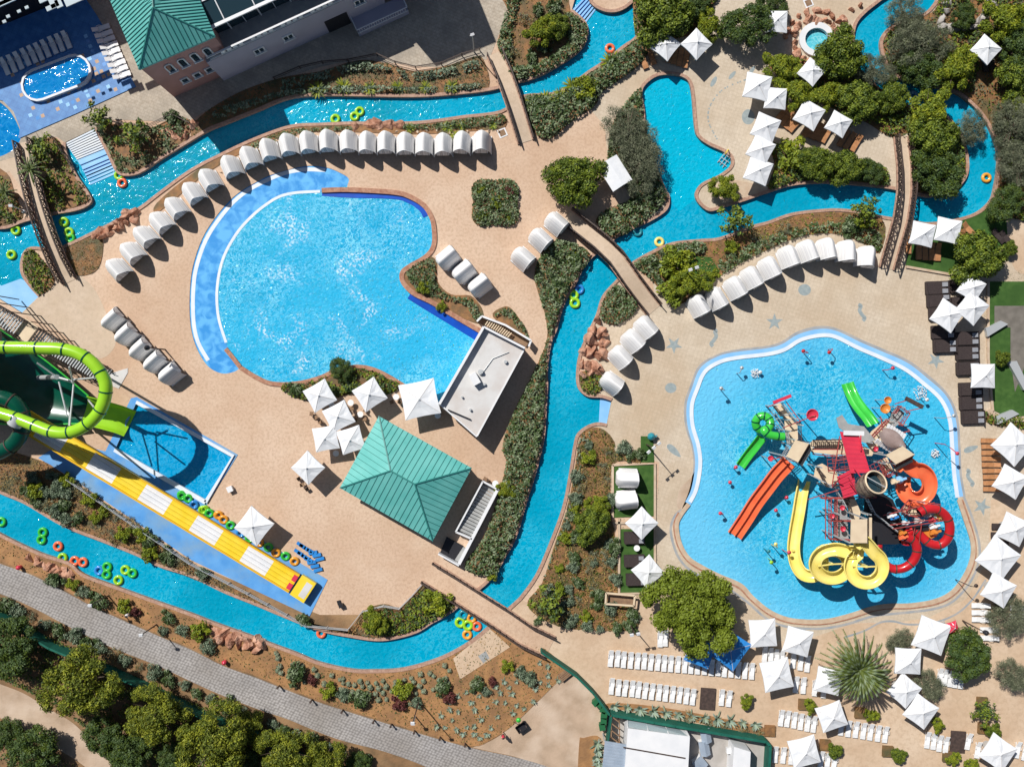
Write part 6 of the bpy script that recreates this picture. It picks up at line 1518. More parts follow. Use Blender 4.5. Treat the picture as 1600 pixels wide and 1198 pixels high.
# ================================================================= PLANTS
def leaf(mb, p, nrm, s, mi, asp=.6):
    n = nrm.normalized(); a = n.cross(Vector((random.uniform(-1, 1), random.uniform(-1, 1), random.uniform(-1, 1))))
    if a.length < 1e-3: return
    a.normalize(); b = n.cross(a)*(s*asp); a *= s; i = len(mb.v)
    mb.v += [tuple(p-a), tuple(p-b*.9+n*s*.12), tuple(p+a), tuple(p+b+n*s*.12)]
    mb.f.append((i, i+1, i+2, i+3)); mb.m.append(mi); mb.sm.append(False)
def rdir(up=.0):
    while True:
        v = Vector((random.uniform(-1, 1), random.uniform(-1, 1), random.uniform(-1, 1)))
        if .05 < v.length < 1: v.normalize(); v.z += up; return v.normalized()
def cloud(blobs, n, size, mats, up=.35, asp=.6, jit=.8, shell=(.6, 1.15), seed=1):
    """leaves spread over lumpy shells; light and dark clumps come from a noise field"""
    random.seed(seed); mb = MB(); W_ = [b[1]**2 for b in blobs]
    for _ in range(n):
        c, r = random.choices(blobs, W_)[0]; d = rdir(up); q = c+Vector((d.x*r, d.y*r, d.z*r*.8))*random.uniform(*shell)
        k = noise.noise(q*1.3)+random.uniform(-.45, .45); mi = 0 if k > .05 else 1
        leaf(mb, q, d+rdir()*jit, size*random.uniform(.6, 1.3), mi, asp)
    return mb.mesh('crown', mats)
def crown_blobs(R_, h, n, seed, lo=.35, flat=.55, ex=1.0):
    random.seed(seed); B = [(Vector((0, 0, h)), R_*.42)]; ph = [random.uniform(0, 6.28) for _ in range(3)]
    for k in range(n):
        a = 2*PI*k*.618+random.uniform(-.3, .3); rr = R_*(.2+.62*math.sqrt(random.random()))*(1+.16*math.sin(2*a+ph[0])+.13*math.sin(3*a+ph[1])+.1*math.sin(5*a+ph[2])); br = R_*random.uniform(lo*.5, lo)*.92
        B.append((Vector((rr*math.cos(a)*ex, rr*math.sin(a)/ex, h+random.uniform(-.3, .55)*R_*flat-.25*rr)), br))
    return B
def trunk_mesh(R_, h, seed, n=6):
    random.seed(seed); mb = MB(); mb.tube([(0, 0, 0), (.05, .03, h*.4), (0, 0, h*.85)], [.055*R_+.06, .045*R_+.04, .03*R_+.02], 8)
    for k in range(n):
        a = 2*PI*k/n+random.uniform(-.3, .3); r = R_*random.uniform(.5, .85)
        mb.tube([(0, 0, h*.45), (r*.45*math.cos(a), r*.45*math.sin(a), h*.75), (r*math.cos(a), r*math.sin(a), h*random.uniform(.85, 1.1))], [.035*R_+.02, .022*R_+.01, .01], 6)
    return mb.mesh('trunk', M['bark'])
TK = {}
def tree_kind(kind):
    if kind in TK: return TK[kind]
    L = lambda *a: [M[q] for q in a]
    if kind == 'broad': c = cloud(crown_blobs(4, 4.2, 26, 5), 13000, .19, L('l_tree', 'l_tree2'), seed=5); t = trunk_mesh(4, 4.4, 5)
    elif kind == 'lit': c = cloud(crown_blobs(5.5, 5.6, 95, 9, .21), 30000, .18, L('l_lime2', 'l_tree'), seed=9); t = trunk_mesh(5.5, 5.6, 9)
    elif kind == 'dark': c = cloud(crown_blobs(4, 4.0, 24, 15), 12000, .17, L('l_tree2', 'l_hedge2'), seed=15); t = trunk_mesh(4, 4.2, 15)
    elif kind == 'lime': c = cloud(crown_blobs(3.2, 3.4, 26, 25, .3), 8500, .18, L('l_lime', 'l_lime2'), seed=25, asp=.45); t = trunk_mesh(3.2, 3.4, 25)
    elif kind == 'pine': c = cloud(crown_blobs(4, 3.8, 40, 35, .27), 16000, .16, L('l_pine', 'l_pine2'), seed=35, asp=.4); t = trunk_mesh(4, 4, 35)
    elif kind == 'olive': c = cloud(crown_blobs(3.6, 3.2, 34, 45, .3), 9500, .2, L('l_olive', 'l_olive2'), seed=45, asp=.16, shell=(.55, 1.2)); t = trunk_mesh(3.6, 3.4, 45, 10)
    elif kind == 'bush': c = cloud(crown_blobs(1.2, .75, 9, 55, .5), 900, .15, L('l_hedge', 'l_hedge2'), seed=55); t = trunk_mesh(1.2, .8, 55, 4)
    elif kind == 'sage': c = cloud(crown_blobs(1.1, .6, 9, 65, .45), 800, .13, L('l_sage', 'l_sage2'), seed=65, asp=.5); t = trunk_mesh(1.1, .6, 65, 4)
    elif kind == 'bright': c = cloud(crown_blobs(1.3, .95, 10, 75, .45), 1000, .15, L('l_lime', 'l_tree'), seed=75); t = trunk_mesh(1.3, 1, 75, 4)
    elif kind == 'wispy': c = cloud(crown_blobs(1.6, 1.6, 9, 85, .3), 520, .15, L('l_tree', 'l_hedge2'), seed=85, shell=(.5, 1.3)); t = trunk_mesh(1.6, 1.8, 85, 9)
    elif kind == 'redbush': c = cloud(crown_blobs(1, .7, 7, 95, .45), 600, .14, L('l_red', 'l_red'), seed=95); t = trunk_mesh(1, .7, 95, 4)
    elif kind == 'dry': c = cloud(crown_blobs(1, .4, 8, 98, .45), 420, .15, L('l_dry', 'l_olive'), seed=98, asp=.2, shell=(.3, 1.2)); t = trunk_mesh(1, .4, 98, 3)
    BASE = dict(broad=4, lit=5.5, dark=4, lime=3.2, pine=4, olive=3.6, bush=1.2, sage=1.1, bright=1.3, wispy=1.6, redbush=1, dry=1)
    HT = dict(broad=4.2, lit=5.6, dark=4, lime=3.4, pine=3.8, olive=3.2, bush=.75, sage=.6, bright=.95, wispy=1.6, redbush=.7, dry=.4)
    TK[kind] = (c, t, BASE[kind], HT[kind]); return TK[kind]
def tree(kind, x, y, rpx, label, group=None, name=None, cat='tree', ex=1.0, hs=1.0, trunk=True):
    c, t, b, ht = tree_kind(kind); s = rpx*S/b*1.0; sz = s*hs
    v = V(x, y, ht*sz); nm = name or 'tree'
    if trunk:
        r = thing(nm, label, cat, (v.x, v.y, .05), random.uniform(0, 6.28), group); r.scale = (s*ex, s/ex, sz)
        link('crown', c, r); link('trunk', t, r)
    else:
        r = link(nm, c, None, (v.x, v.y, .05), random.uniform(0, 6.28), label, cat, group); r.scale = (s*ex, s/ex, sz)
    return r
random.seed(100)
TREES = [('broad',897,278,44,'dense green tree left of the small white canopy, near the curved bridge'),('olive',983,205,40,'upper grey feathery tree on the left bank of the lagoon'),('olive',1000,255,42,'lower grey feathery tree leaning over the lagoon'),
 ('broad',1038,22,46,'broad green tree over the left parasol of the top pair'),('lime',1107,40,26,'small yellow-green tree right of the top pair of parasols'),('dark',1172,40,38,'dark round tree above the column of parasols'),('dark',1085,5,26,'dark tree cut by the top edge, left of the dark round one'),
 ('dark',1205,5,24,'dark tree cut by the top edge, over the parasol by the whirlpool'),('broad',1312,82,40,'broad tree overhanging the right side of the whirlpool'),('lime',1222,105,30,'yellow-green tree below left of the whirlpool'),('lime',1247,145,30,'yellow-green tree between the parasols and the whirlpool'),
 ('lime',1290,150,26,'thin yellow-green tree above the dappled parasols'),('broad',1345,160,35,'broad green tree right of the dappled parasols'),('olive',1368,108,30,'grey feathery tree in the river bend right of the whirlpool'),('olive',1442,68,42,'large grey feathery tree in the top right grove'),
 ('dark',1440,105,32,'dark tree behind the grey feathery one in the top right grove'),('lime',1497,105,34,'yellow-green tree left of the lone top right parasol'),('lime',1455,175,38,'bright yellow-green tree on the island beside the lawn bridge'),('broad',1462,215,40,'green tree in the middle of the island beside the lawn bridge'),
 ('dark',1468,262,40,'dark tree at the lower end of the island beside the lawn bridge'),('broad',1395,150,26,'green tree at the head of the lawn bridge'),('lime',1575,30,38,'yellow-green tree in the top right corner'),('dark',1595,70,36,'dark tree on the right edge above the lone parasol'),('broad',1592,115,32,'green tree right of the lone top right parasol'),
 ('olive',1520,198,26,'grey feathery tree over the outer river bend'),('olive',1588,195,38,'grey feathery tree on the right edge beside the river bend'),('olive',1594,258,34,'lower grey feathery tree on the right edge'),('lime',1590,165,24,'yellow-green tree among grey ones on the right edge'),('dark',1575,318,28,'dark tree between the river bend and the lawn'),
 ('dark',1505,25,20,'dark shrub-like tree beside the dry basin'),('olive',1415,20,30,'bare grey tree over the top right river'),('broad',1533,402,42,'round green tree at the corner of the lawn and the daybeds'),
 ('bright',1240,243,26,'green shrubby tree by the lagoon column, left of a row'),('broad',1278,252,30,'green tree above the right river, second of a row'),('broad',1325,262,28,'green tree above the right river, third of a row'),('dark',1362,268,20,'dark tree above the right river, last of a row'),
 ('lime',1133,293,24,'yellow tree on the small stone peninsula by the lagoon'),('wispy',1150,345,30,'wispy tree leaning over the river below the peninsula'),('wispy',1355,330,28,'wispy tree leaning over the right river'),
 ('lit',1085,952,74,'biggest round green tree, standing below the splash pool'),('dark',1511,1025,38,'dense olive green tree right of the red parasol'),('olive',1452,1070,24,'grey-green tree beside the two parasols right of the palm'),('olive',1407,1000,20,'grey-green tree above the palm'),
 ('olive',1578,965,32,'grey-green tree on the right edge by the small loungers'),('olive',1583,1055,26,'drooping grey-green tree on the lower right edge'),('wispy',1540,1112,24,'thin windswept tree in the lower right garden'),
 ('pine',122,1070,52,'large pine below the green fence, second from the left'),('dark',18,1010,42,'dark pine at the left edge below the green fence'),('pine',240,1120,44,'pine below the green fence, third from the left'),('pine',335,1160,52,'pine below the green fence, fourth from the left'),
 ('pine',445,1178,40,'pine below the green fence near the cobbled road'),('pine',505,1190,32,'last pine below the green fence before the road'),('dark',165,1155,34,'dark bushy tree below the second pine'),('dark',205,1180,32,'dark bushy tree between the pines at the bottom'),
 ('dark',10,1148,26,'dark bush tree left of the dirt track'),('dark',48,1178,38,'dark bush tree below the dirt track in the corner'),('dark',270,1180,24,'dark low tree at the bottom between pines'),('pine',385,1135,26,'small pine squeezed between the fourth pine and the fence'),('dark',380,1195,24,'dark tree cut by the bottom edge below the fourth pine'),('dark',560,1192,18,'dark bush tree beside the road at the bottom'),
 ('dark',532,578,18,'small dark green tree at the lower rim of the wave pool'),('wispy',210,210,30,'wispy tree beside the river steps'),('wispy',152,185,26,'wispy tree at the plaza corner above the river steps'),
 ('lime',845,48,26,'green tree in the planted island at the top centre'),('broad',870,40,20,'darker green tree in the planted island at the top centre'),('bright',918,135,20,'bright round shrub in the hedge above the lagoon'),
 ('bright',1055,405,26,'bright green shrub left of the twin floodlight mast'),('lime',1080,440,30,'green and yellow tree below the twin floodlight mast'),('bright',1050,452,24,'bright tree at the lower left of the right cabana arc'),
 ('broad',925,822,28,'dark green shrubby tree in the orange planting by the river'),('lime',935,790,20,'yellow-green shrubby tree in the orange planting by the river'),('wispy',855,945,32,'wispy tree at the end of the bottom footbridge'),
 ('bright',685,940,22,'lime bush beside the bottom footbridge'),('lime',585,970,22,'feathery bush at the bend of the bottom river'),('lime',790,765,16,'yellow patchy bush in the long hedge behind the stairs'),('wispy',65,230,26,'wispy tree above the far left palm')]
for k, x, y, r, lb in TREES:
    tree(k, x, y, r*(1.12 if k == 'pine' else .98 if k == 'lit' else 1.03), lb, ex=random.uniform(.92, 1.08), hs=1.1 if k == 'pine' else .85)
# ---- hedges
def hedge(label, poly, h, mats, dens_=42, size=.2, name='hedge', asp=.6, seed=0, gap=0, edge=.6, kind=None):
    random.seed(seed or int(poly[0][0]*7)); q = mixed(poly, 4); w = W2(q); xs = [p[0] for p in w]; ys = [p[1] for p in w]
    A = abs(sum(w[i][0]*w[(i+1) % len(w)][1]-w[(i+1) % len(w)][0]*w[i][1] for i in range(len(w))))/2
    n = int(A*dens_); mb = MB(); cnt = 0; tries = 0
    while cnt < n and tries < n*8:
        tries += 1; x = random.uniform(min(xs), max(xs)); y = random.uniform(min(ys), max(ys))
        if not in_poly(x, y, w): continue
        g = noise.noise(Vector((x*.9, y*.9, 3)))
        if gap and g < gap-.5: cnt += 1; continue
        dmin = 9
        for i in range(len(w)):
            ax, ay = w[i]; bx, by = w[(i+1) % len(w)]; dx, dy = bx-ax, by-ay; L = dx*dx+dy*dy
            u = max(0, min(1, ((x-ax)*dx+(y-ay)*dy)/(L+1e-9))); e = math.hypot(x-ax-u*dx, y-ay-u*dy)
            if e < dmin: dmin = e
        rise = min(1, dmin/edge)**.5; lump = .78+.34*noise.noise(Vector((x*1.15, y*1.15, 0)))+.12*noise.noise(Vector((x*3.1, y*3.1, 7)))
        top = h*lump*(.35+.65*rise); z = top-(random.random()**2)*.35*h
        nr = Vector((noise.noise(Vector((x*1.15+9, y*1.15, 0)))*1.3, noise.noise(Vector((x*1.15, y*1.15+9, 0)))*1.3, 1))+rdir()*.75
        k = noise.noise(Vector((x*1.6, y*1.6, 5)))+random.uniform(-.5, .5)
        leaf(mb, Vector((x, y, max(.06, z))), nr, size*random.uniform(.6, 1.3), 0 if k > 0 else 1, asp); cnt += 1
    if kind: return mb.build(name, [M[m] for m in mats], kind=kind)
    t = tag(mb.build(name, [M[m] for m in mats]), label, 'hedge'); return t
HG, HS, HT_ = ('l_hedge', 'l_hedge2'), ('l_sage', 'l_sage2'), ('l_tree', 'l_hedge2')
hedge('long dense hedge running beside the narrow river from the curved bridge to the bottom bridge', [(p[0], p[1]) for p in BEDS['l']], 1.5, HG, 60, .17)
hedge('four-lobed clipped shrub bed on the open deck right of the wave pool', BEDS['z'], 1.0, HG, 70, .15)
hedge('hedge along the right and lower rim of the top planted island', [(893,22),(915,40),(917,58),(905,80),(875,102),(837,120),(806,126),(795,108),(838,100),(870,82),(888,62),(885,45),(875,30)], 1.1, HG, 55, .17)
hedge('hedge on the left rim of the top planted island beside the footbridge', [(778,75),(782,50),(790,20),(795,-20),(812,-20),(808,20),(800,60),(803,95),(795,105)], 1.0, HG, 50, .17)
hedge('broad mixed hedge between the top river and the lagoon path', BEDS['i'], 1.25, HG, 58, .18)
hedge('hedge left of the lagoon under the grey trees', BEDS['k'], 1.2, HG, 52, .18)
hedge('dense hedge along the river below the lagoon, right of the curved bridge', [(990,412),(1018,398),(1050,383),(1095,378),(1100,395),(1060,402),(1030,425),(1045,455),(1055,474),(1020,440)], 1.1, HG, 58, .17)
hedge('curving hedge between the right river and the right cabana arc', [(1130,400),(1175,380),(1240,355),(1300,347),(1370,362),(1372,392),(1345,378),(1300,365),(1250,370),(1200,390),(1160,410),(1120,436),(1085,462),(1078,450),(1110,425)], .9, HG, 46, .17, gap=.3)
hedge('bushy hedge on the bank left of the tall red boulders', BEDS['m'], 1.1, HG, 56, .17)
hedge('small shrub patch below the tall red boulders', BEDS['n'], .8, HT_, 45, .16)
hedge('shrub border at the wave pool corner by the three cabanas', [(636,425),(665,405),(680,412),(682,442),(704,463),(734,466),(748,482),(750,498),(740,498),(728,478),(700,470),(672,462),(645,445)], .9, HG, 55, .16)
hedge('shrub border behind the stair terrace', [(772,494),(787,481),(800,485),(822,515),(824,528),(808,510),(795,497),(785,492)], .8, HG, 50, .16)
hedge('shrubs along the lower rim of the wave pool above the parasols', BEDS['A'], .8, HT_, 48, .17, gap=.25)
hedge('hedge strip between the top river and the cabana arc, right half', [(632,195),(675,195),(725,187),(783,180),(789,192),(740,200),(680,203),(635,203)], .8, HG, 52, .16)
hedge('thin hedge strip between the top river and the cabana arc, left half', [(380,232),(420,214),(460,203),(545,198),(548,204),(480,208),(425,222),(385,240)], .6, HG, 45, .15)
hedge('low shrubs along the upper terrace edge above the top river', [(440,128),(500,114),(560,98),(600,104),(650,115),(700,107),(745,95),(748,108),(700,120),(650,127),(600,118),(560,112),(500,128),(445,142)], 1.0, HS, 62, .16, gap=.3)
hedge('second row of shrubs along the bank of the top river', [(340,172),(400,155),(450,142),(520,136),(600,136),(660,138),(742,132),(742,140),(700,145),(600,146),(500,147),(430,156),(345,186)], 1.0, HS, 62, .16, gap=.28)
hedge('thicket on the river island beside the lawn bridge', [(1430,225),(1438,175),(1468,182),(1490,200),(1500,220),(1506,250),(1500,275),(1485,290),(1465,297),(1432,295)], 1.2, HT_, 45, .18)
hedge('thicket of green shrubs above the right river', BEDS['q'], 1.0, HT_, 45, .18)
hedge('undergrowth of the grove between the whirlpool and the lawn bridge', BEDS['u'], 1.0, HT_, 36, .18, gap=.25)
hedge('undergrowth of the top right grove', [(1380,75),(1384,57),(1402,40),(1442,27),(1464,50),(1530,55),(1520,130),(1510,150),(1484,137),(1450,129),(1407,120),(1389,103)], 1.0, HT_, 34, .18, gap=.25)
hedge('undergrowth along the outer river bend on the right edge', [(1560,155),(1620,150),(1620,330),(1600,345),(1565,325),(1566,250),(1557,210)], 1.0, HT_, 34, .18, gap=.3)
hedge('undergrowth round the dry basin in the top right corner', [(1462,12),(1480,-20),(1620,-20),(1620,60),(1565,55),(1545,60),(1540,10),(1480,12),(1470,40)], .9, HT_, 34, .18, gap=.25)
hedge('shrubs beside the top pair of parasols', [(993,58),(1005,-20),(1120,-20),(1108,20),(1090,45),(1060,55),(1030,60)], 1.0, HT_, 40, .18)
hedge('shrubs on the small bed at the far left river fork', BEDS['d'], .8, HT_, 48, .16)
hedge('planting beside the river steps, left', BEDS['b'], .8, HT_, 34, .17, gap=.38)
hedge('planting at the left edge above the far left bridge', BEDS['c'], .8, HT_, 34, .17, gap=.35)
hedge('planting between the river steps and the shaded terrace', BEDS['a'], .8, HG, 34, .17, gap=.4)
hedge('grassy mound beside the right end of the far left bridge', BEDS['e'], .4, ('l_tree2', 'l_olive'), 45, .12, asp=.2)
hedge('border of sage shrubs on the left rim of the orange planting', [(905,682),(922,672),(918,700),(905,740),(895,780),(885,820),(868,860),(850,905),(838,925),(828,938),(845,910),(865,855),(885,795),(896,745)], .7, HS, 40, .15, gap=.25)
hedge('strip of shrubs below the bottom bridge end', [(570,985),(600,950),(625,955),(660,920),(695,935),(710,948),(690,960),(650,982),(610,992)], .9, HT_, 50, .17)
hedge('dark shrubs along the lower lawn wall at the right', BEDS['D'], .8, HT_, 40, .17)
# ---- individual shrubs
def inside(poly, n, seed, md=9):
    random.seed(seed); P = []; xs = [p[0] for p in poly]; ys = [p[1] for p in poly]; k = 0
    while len(P) < n and k < 6000:
        k += 1; x = random.uniform(min(xs), max(xs)); y = random.uniform(min(ys), max(ys))
        if in_poly(x, y, poly) and all((x-a)**2+(y-b)**2 > md*md for a, b in P): P.append((x, y))
    return P
def shrubs(pts, kinds, r, label, group):
    for x, y in pts:
        tree(random.choice(kinds), x, y, r*random.uniform(.75, 1.3), label, group, 'shrub', 'shrub', random.uniform(.9, 1.1), 1, False)
random.seed(5)
shrubs([(28,955),(70,975),(115,993),(157,1013),(195,1031),(240,1050),(288,1070),(330,1092),(376,1112),(425,1132),(465,1150),(510,1168)], ['sage'], 12, 'pale sage shrub in the row between the cobbled road and the green mesh fence', 'sage shrubs below the cobbled road')
shrubs([(8,945),(48,965),(92,985),(136,1004),(175,1022),(218,1042),(262,1062),(308,1083),(352,1102),(400,1122),(445,1142),(490,1160),(540,1180),(575,1190)], ['bush','dry'], 11, 'green shrub between the sage shrubs below the cobbled road', 'green shrubs below the cobbled road')
shrubs([(113,914),(152,939),(192,948),(262,965),(310,985),(463,1053),(515,1080),(562,1092),(628,1080),(692,1074),(745,1070),(792,1040),(85,905)], ['bright','bush'], 13, 'round bright green shrub on the orange bank above the cobbled road', 'bright shrubs on the bank')
shrubs([(285,985),(325,1010),(488,1062),(535,1085),(622,1100),(650,1098),(700,1090),(760,1080),(770,1065),(813,1050),(826,1060),(130,925),(210,955),(255,985)], ['sage','redbush','sage'], 11, 'grey-green shrub on the orange bank above the cobbled road', 'grey shrubs on the bank')
random.seed(8); cac = []
for j in range(4):
    for i in range(22):
        u = i/21; x, y = catmull([(430,1020),(500,1049),(550,1062),(600,1064),(650,1055),(700,1038)], 8, False)[int(u*39)]
        if random.random() < .8: cac.append((x+random.uniform(-2, 2)+(j % 2)*5, y+j*8.5+random.uniform(-2, 2)))
mbt = MB(); random.seed(9)
for k in range(60): d = rdir(.6); leaf(mbt, Vector((d.x*.26, d.y*.26, .05+abs(d.z)*.3)), d+rdir()*.4, .12, k % 2, .5)
cush = mbt.mesh('cushion_plant', [M['l_sage'], M['l_olive']])
for x, y in cac:
    v = V(x, y); o = link('cushion_plant', cush, None, (v.x, v.y, .09), random.uniform(0, 6), 'small round cushion plant in the dotted rows below the bottom river', 'plant', 'cushion plants below the bottom river'); o.scale = (random.uniform(.9, 1.3),)*3
def spiky(n, L, wd, m, name, droop=.5, seed=1, lift=.6):
    random.seed(seed); mb = MB()
    for k in range(n):
        a = 2*PI*k*.618; el = random.uniform(.15, 1.25)*lift; l = L*random.uniform(.8, 1.1); s = Vector((-math.sin(a), math.cos(a), 0)); p = []
        for j in range(5):
            u = j/4; r = l*u*math.cos(el); z = .1+l*u*math.sin(el)-droop*l*u*u*.6; p.append((Vector((r*math.cos(a), r*math.sin(a), z)), wd*(1-u)**.6*(.6+u)))
        i = len(mb.v)
        for c, w_ in p: mb.v += [tuple(c-s*w_), tuple(c+s*w_)]
        for j in range(4): mb.f.append((i+2*j, i+2*j+1, i+2*j+3, i+2*j+2)); mb.m.append(k % 2); mb.sm.append(False)
    return mb.mesh(name, m)
ag = spiky(16, .62, .07, [M['l_agave'], M['l_sage']], 'agave', .15, 3, .9); fan = spiky(22, 1.25, .10, [M['l_palm'], M['l_lime']], 'fan_palm', .5, 4); 
def spikes(pts, me, label, group, sc=1, cat='plant'):
    for x, y in pts:
        v = V(x, y, .3); o = link(me.name.split('.')[0], me, None, (v.x, v.y, .08), random.uniform(0, 6), label, cat, group); o.scale = (sc*random.uniform(.8, 1.2),)*3
spikes([(960+20*i, 1103+1.9*i*1.35) for i in range(12)], ag, 'pale blue agave in the row above the green fenced yard', 'agaves above the yard', 1.7)
spikes([(933,1162),(934,1172),(932,1183),(935,1193)], ag, 'pale agave in the brown bed left of the lean-to', 'agaves left of the yard', 1.6)
spikes(inside([(700,1085),(790,1062),(850,1030),(880,1060),(840,1090),(790,1135),(745,1155),(680,1140)], 46, 4, 11), ag, 'small spiky agave dotted over the bare orange slope', 'agaves on the orange slope', .8)
spikes([(537,136),(578,138),(622,136),(664,137),(706,135),(497,140)], fan, 'yellow-green fan palm on the bank of the top river', 'fan palms by the top river', 1.0)
spikes([(833,160),(852,157),(875,150),(893,135),(953,97)], fan, 'spiky green palm in the hedge below the top river', 'palms in the hedge', 1.2)
spikes([(712,213),(722,196),(700,198),(770,196),(640,200)], fan, 'yellow grass clump on the strip behind the cabana arc', 'grass clumps behind the cabanas', .7)
for (x, y, k, lb) in ((1267,1104,'bright','left of the middle row'),(1362,1117,'bright','below the palm'),(1466,1133,'bright','under the lower right parasol'),(1553,1142,'bush','above the corner parasol'),(1305,1174,'bush','right of the bottom left parasol'),(1405,1180,'bush','above the bottom edge'),(1490,1186,'bright','at the bottom edge'),(1167,1096,'bright','below the blue parasols'),(1520,1195,'bright','cut by the bottom edge'),(1578,388,'sage','right of the lawn tree'),(1567,560,'bush','on the lawn wall')):
    tree('lime' if k == 'bright' else 'broad', x, y, 12.5, 'small leafy tree among the loungers, '+lb, None, 'small_tree', 'tree')
ob = [(915,690),(950,690),(955,800),(962,890),(960,930),(940,940),(990,960),(900,975),(850,960),(862,900),(885,820),(900,740)]
shrubs(inside(ob, 46, 12, 10), ['bush','bright','sage','dry','dry'], 10, 'shrub in the orange planting between the narrow river and the small lawns', 'shrubs in the orange planting')
shrubs(inside([(60,720),(110,752),(300,880),(390,930),(300,895),(250,876),(213,858),(158,835),(100,812),(40,778),(10,740)], 30, 13, 12), ['bush','dry','olive' if 0 else 'bright','sage'], 11, 'shrub on the brown bank between the racer slide and the bottom river', 'shrubs below the racer slide')
shrubs(inside([(1040,400),(1120,390),(1140,410),(1090,450),(1050,450)], 5, 14, 14)+[(1180,370),(1225,360),(1330,355),(1350,345),(1200,380),(1145,385)], ['bush','bright','dry'], 13, 'mixed shrub in the bed between the right river and the cabana arc', 'shrubs above the right cabana arc')
shrubs([(820,30),(800,80),(830,90),(850,75),(860,60),(880,50),(815,110),(840,15),(865,10)], ['dry','bush'], 11, 'shrub in the bare middle of the top planted island', 'shrubs on the top island')
shrubs([(752,297),(796,297),(796,338),(752,338),(774,317)], ['bright','redbush','bright'], 10, 'brighter bush inside the four-lobed shrub bed', 'bushes in the clover bed')
shrubs([(865,400),(895,405),(870,440),(895,400),(660,450),(690,478),(770,900) ,(870,445)], ['bright'], 11, 'bright bush standing out of the clipped hedges', 'bright bushes in the hedges')
shrubs([(1000,1118),(1040,1122),(1075,1122),(1105,1128),(1130,1134),(1160,1140),(1185,1146)], ['dry'], 8, 'dry bush on the strip above the fenced yard', 'dry bushes above the yard')
shrubs([(840,970),(890,972),(918,978),(937,983),(965,982),(985,978),(993,965),(900,965)], ['bush','sage'], 9, 'low bush on the lower edge of the orange planting', 'bushes by the bottom bridge')
shrubs([(475,968),(520,612),(545,605),(462,608),(590,600)], ['bush'], 9, 'low bush by the parasol cluster rim', 'bushes by the parasols')
shrubs([(270,183),(1000,708),(985,712),(975,700),(960,855),(962,905),(958,780)], ['bush','sage'], 11, 'shrub beside the narrow lawns', 'shrubs beside the narrow lawns')
# ---- palms
def palm(label, x, y, rpx, h, nf, seed, m='l_palm', m2='l_hedge', curl=.55):
    random.seed(seed); v = V(x, y, h); t = thing('palm_tree', label, 'palm', (v.x, v.y, .05)); L = rpx*S
    mb = MB(); mb.tube([(0, 0, 0), (.05, 0, h*.5), (0, 0, h)], [.4, .32, .34], 10); mb.build('trunk', M['bark'], t)
    mb = MB()
    for k in range(nf):
        a = 2*PI*k*.618034; q = (k+.5)/nf; el = 1.25-1.35*q; l = L*(.72+.3*math.sqrt(q))*random.uniform(.9, 1.06); pts = []
        for j in range(11):
            u = j/10; r = l*u*math.cos(el*(1-u*.4)); z = h+l*u*math.sin(el)-curl*l*u*u*(.55+.4*q); pts.append(Vector((r*math.cos(a), r*math.sin(a), z)))
        s = Vector((-math.sin(a), math.cos(a), 0))
        for j in range(10):
            for f in (0, .5):
                p = pts[j].lerp(pts[j+1], f); d = (pts[j+1]-pts[j]).normalized(); ll = .095*L*(1.15-.85*(j+f)/10)+.06
                for sg in (-1, 1):
                    tip = p+s*sg*ll*.5+d*ll*1.0-Vector((0, 0, .2*ll)); i = len(mb.v); wv = d*.11
                    mb.v += [tuple(p-wv), tuple(p+wv), tuple(tip+wv*.4), tuple(tip-wv*.4)]; mb.f.append((i, i+1, i+2, i+3)); mb.m.append(0 if (k*7+j) % 3 else 1); mb.sm.append(False)
    mb.build('crown', [M[m], M[m2]], t)
palm('great date palm with a full round crown among the white parasols', 1342, 1045, 55, 4.2, 100, 3)
palm('dark slender palm casting a shadow beside the far left river steps', 48, 265, 24, 3.2, 20, 4)
palm('small palm at the left edge in the shaded planting', 8, 300, 18, 2.2, 18, 5)
# ---- ground cover that nobody could count
hedge('', BEDS['v'], .22, ('l_dry', 'l_hedge2'), 9, .13, 'ground_cover', .35, 201, 0, .3, 'stuff')
hedge('', BEDS['w'], .4, ('l_olive2', 'l_dry'), 28, .14, 'ground_cover', .35, 202, 0, .3, 'stuff')
hedge('', BEDS['o'], .4, ('l_dry', 'l_tree2'), 34, .14, 'ground_cover', .35, 203, 0, .3, 'stuff')
hedge('', BEDS['p'], .3, ('l_dry', 'l_tree'), 16, .14, 'ground_cover', .35, 204, 0, .3, 'stuff')
hedge('', BEDS['f'], .35, ('l_hedge2', 'l_olive2'), 22, .14, 'ground_cover', .35, 205, 0, .3, 'stuff')
hedge('', BEDS['h'], .3, ('l_dry', 'l_tree2'), 10, .14, 'ground_cover', .35, 206, 0, .3, 'stuff')
hedge('', BEDS['t'], .5, ('l_tree2', 'l_olive2'), 12, .16, 'ground_cover', .5, 207, 0, .3, 'stuff')
hedge('', [(-60,925),(0,945),(100,1003),(240,1068),(400,1135),(560,1205),(560,1230),(240,1230),(165,1160),(85,1100),(0,1058),(-60,1040)], .8, ('l_hedge2', 'l_pine2'), 40, .17, 'scrub', .5, 208, .3, .3, 'stuff')
hedge('', [(-60,1110),(25,1136),(88,1175),(130,1205),(130,1240),(-60,1240)], .5, ('l_hedge2', 'l_pine2'), 20, .17, 'scrub', .5, 209, .3, .3, 'stuff')
for k, q in enumerate(LAWN): hedge('', q, .05, ('grass', 'grass'), 18, .07, 'lawn_grass', .2, 220+k, 0, .1, 'stuff')
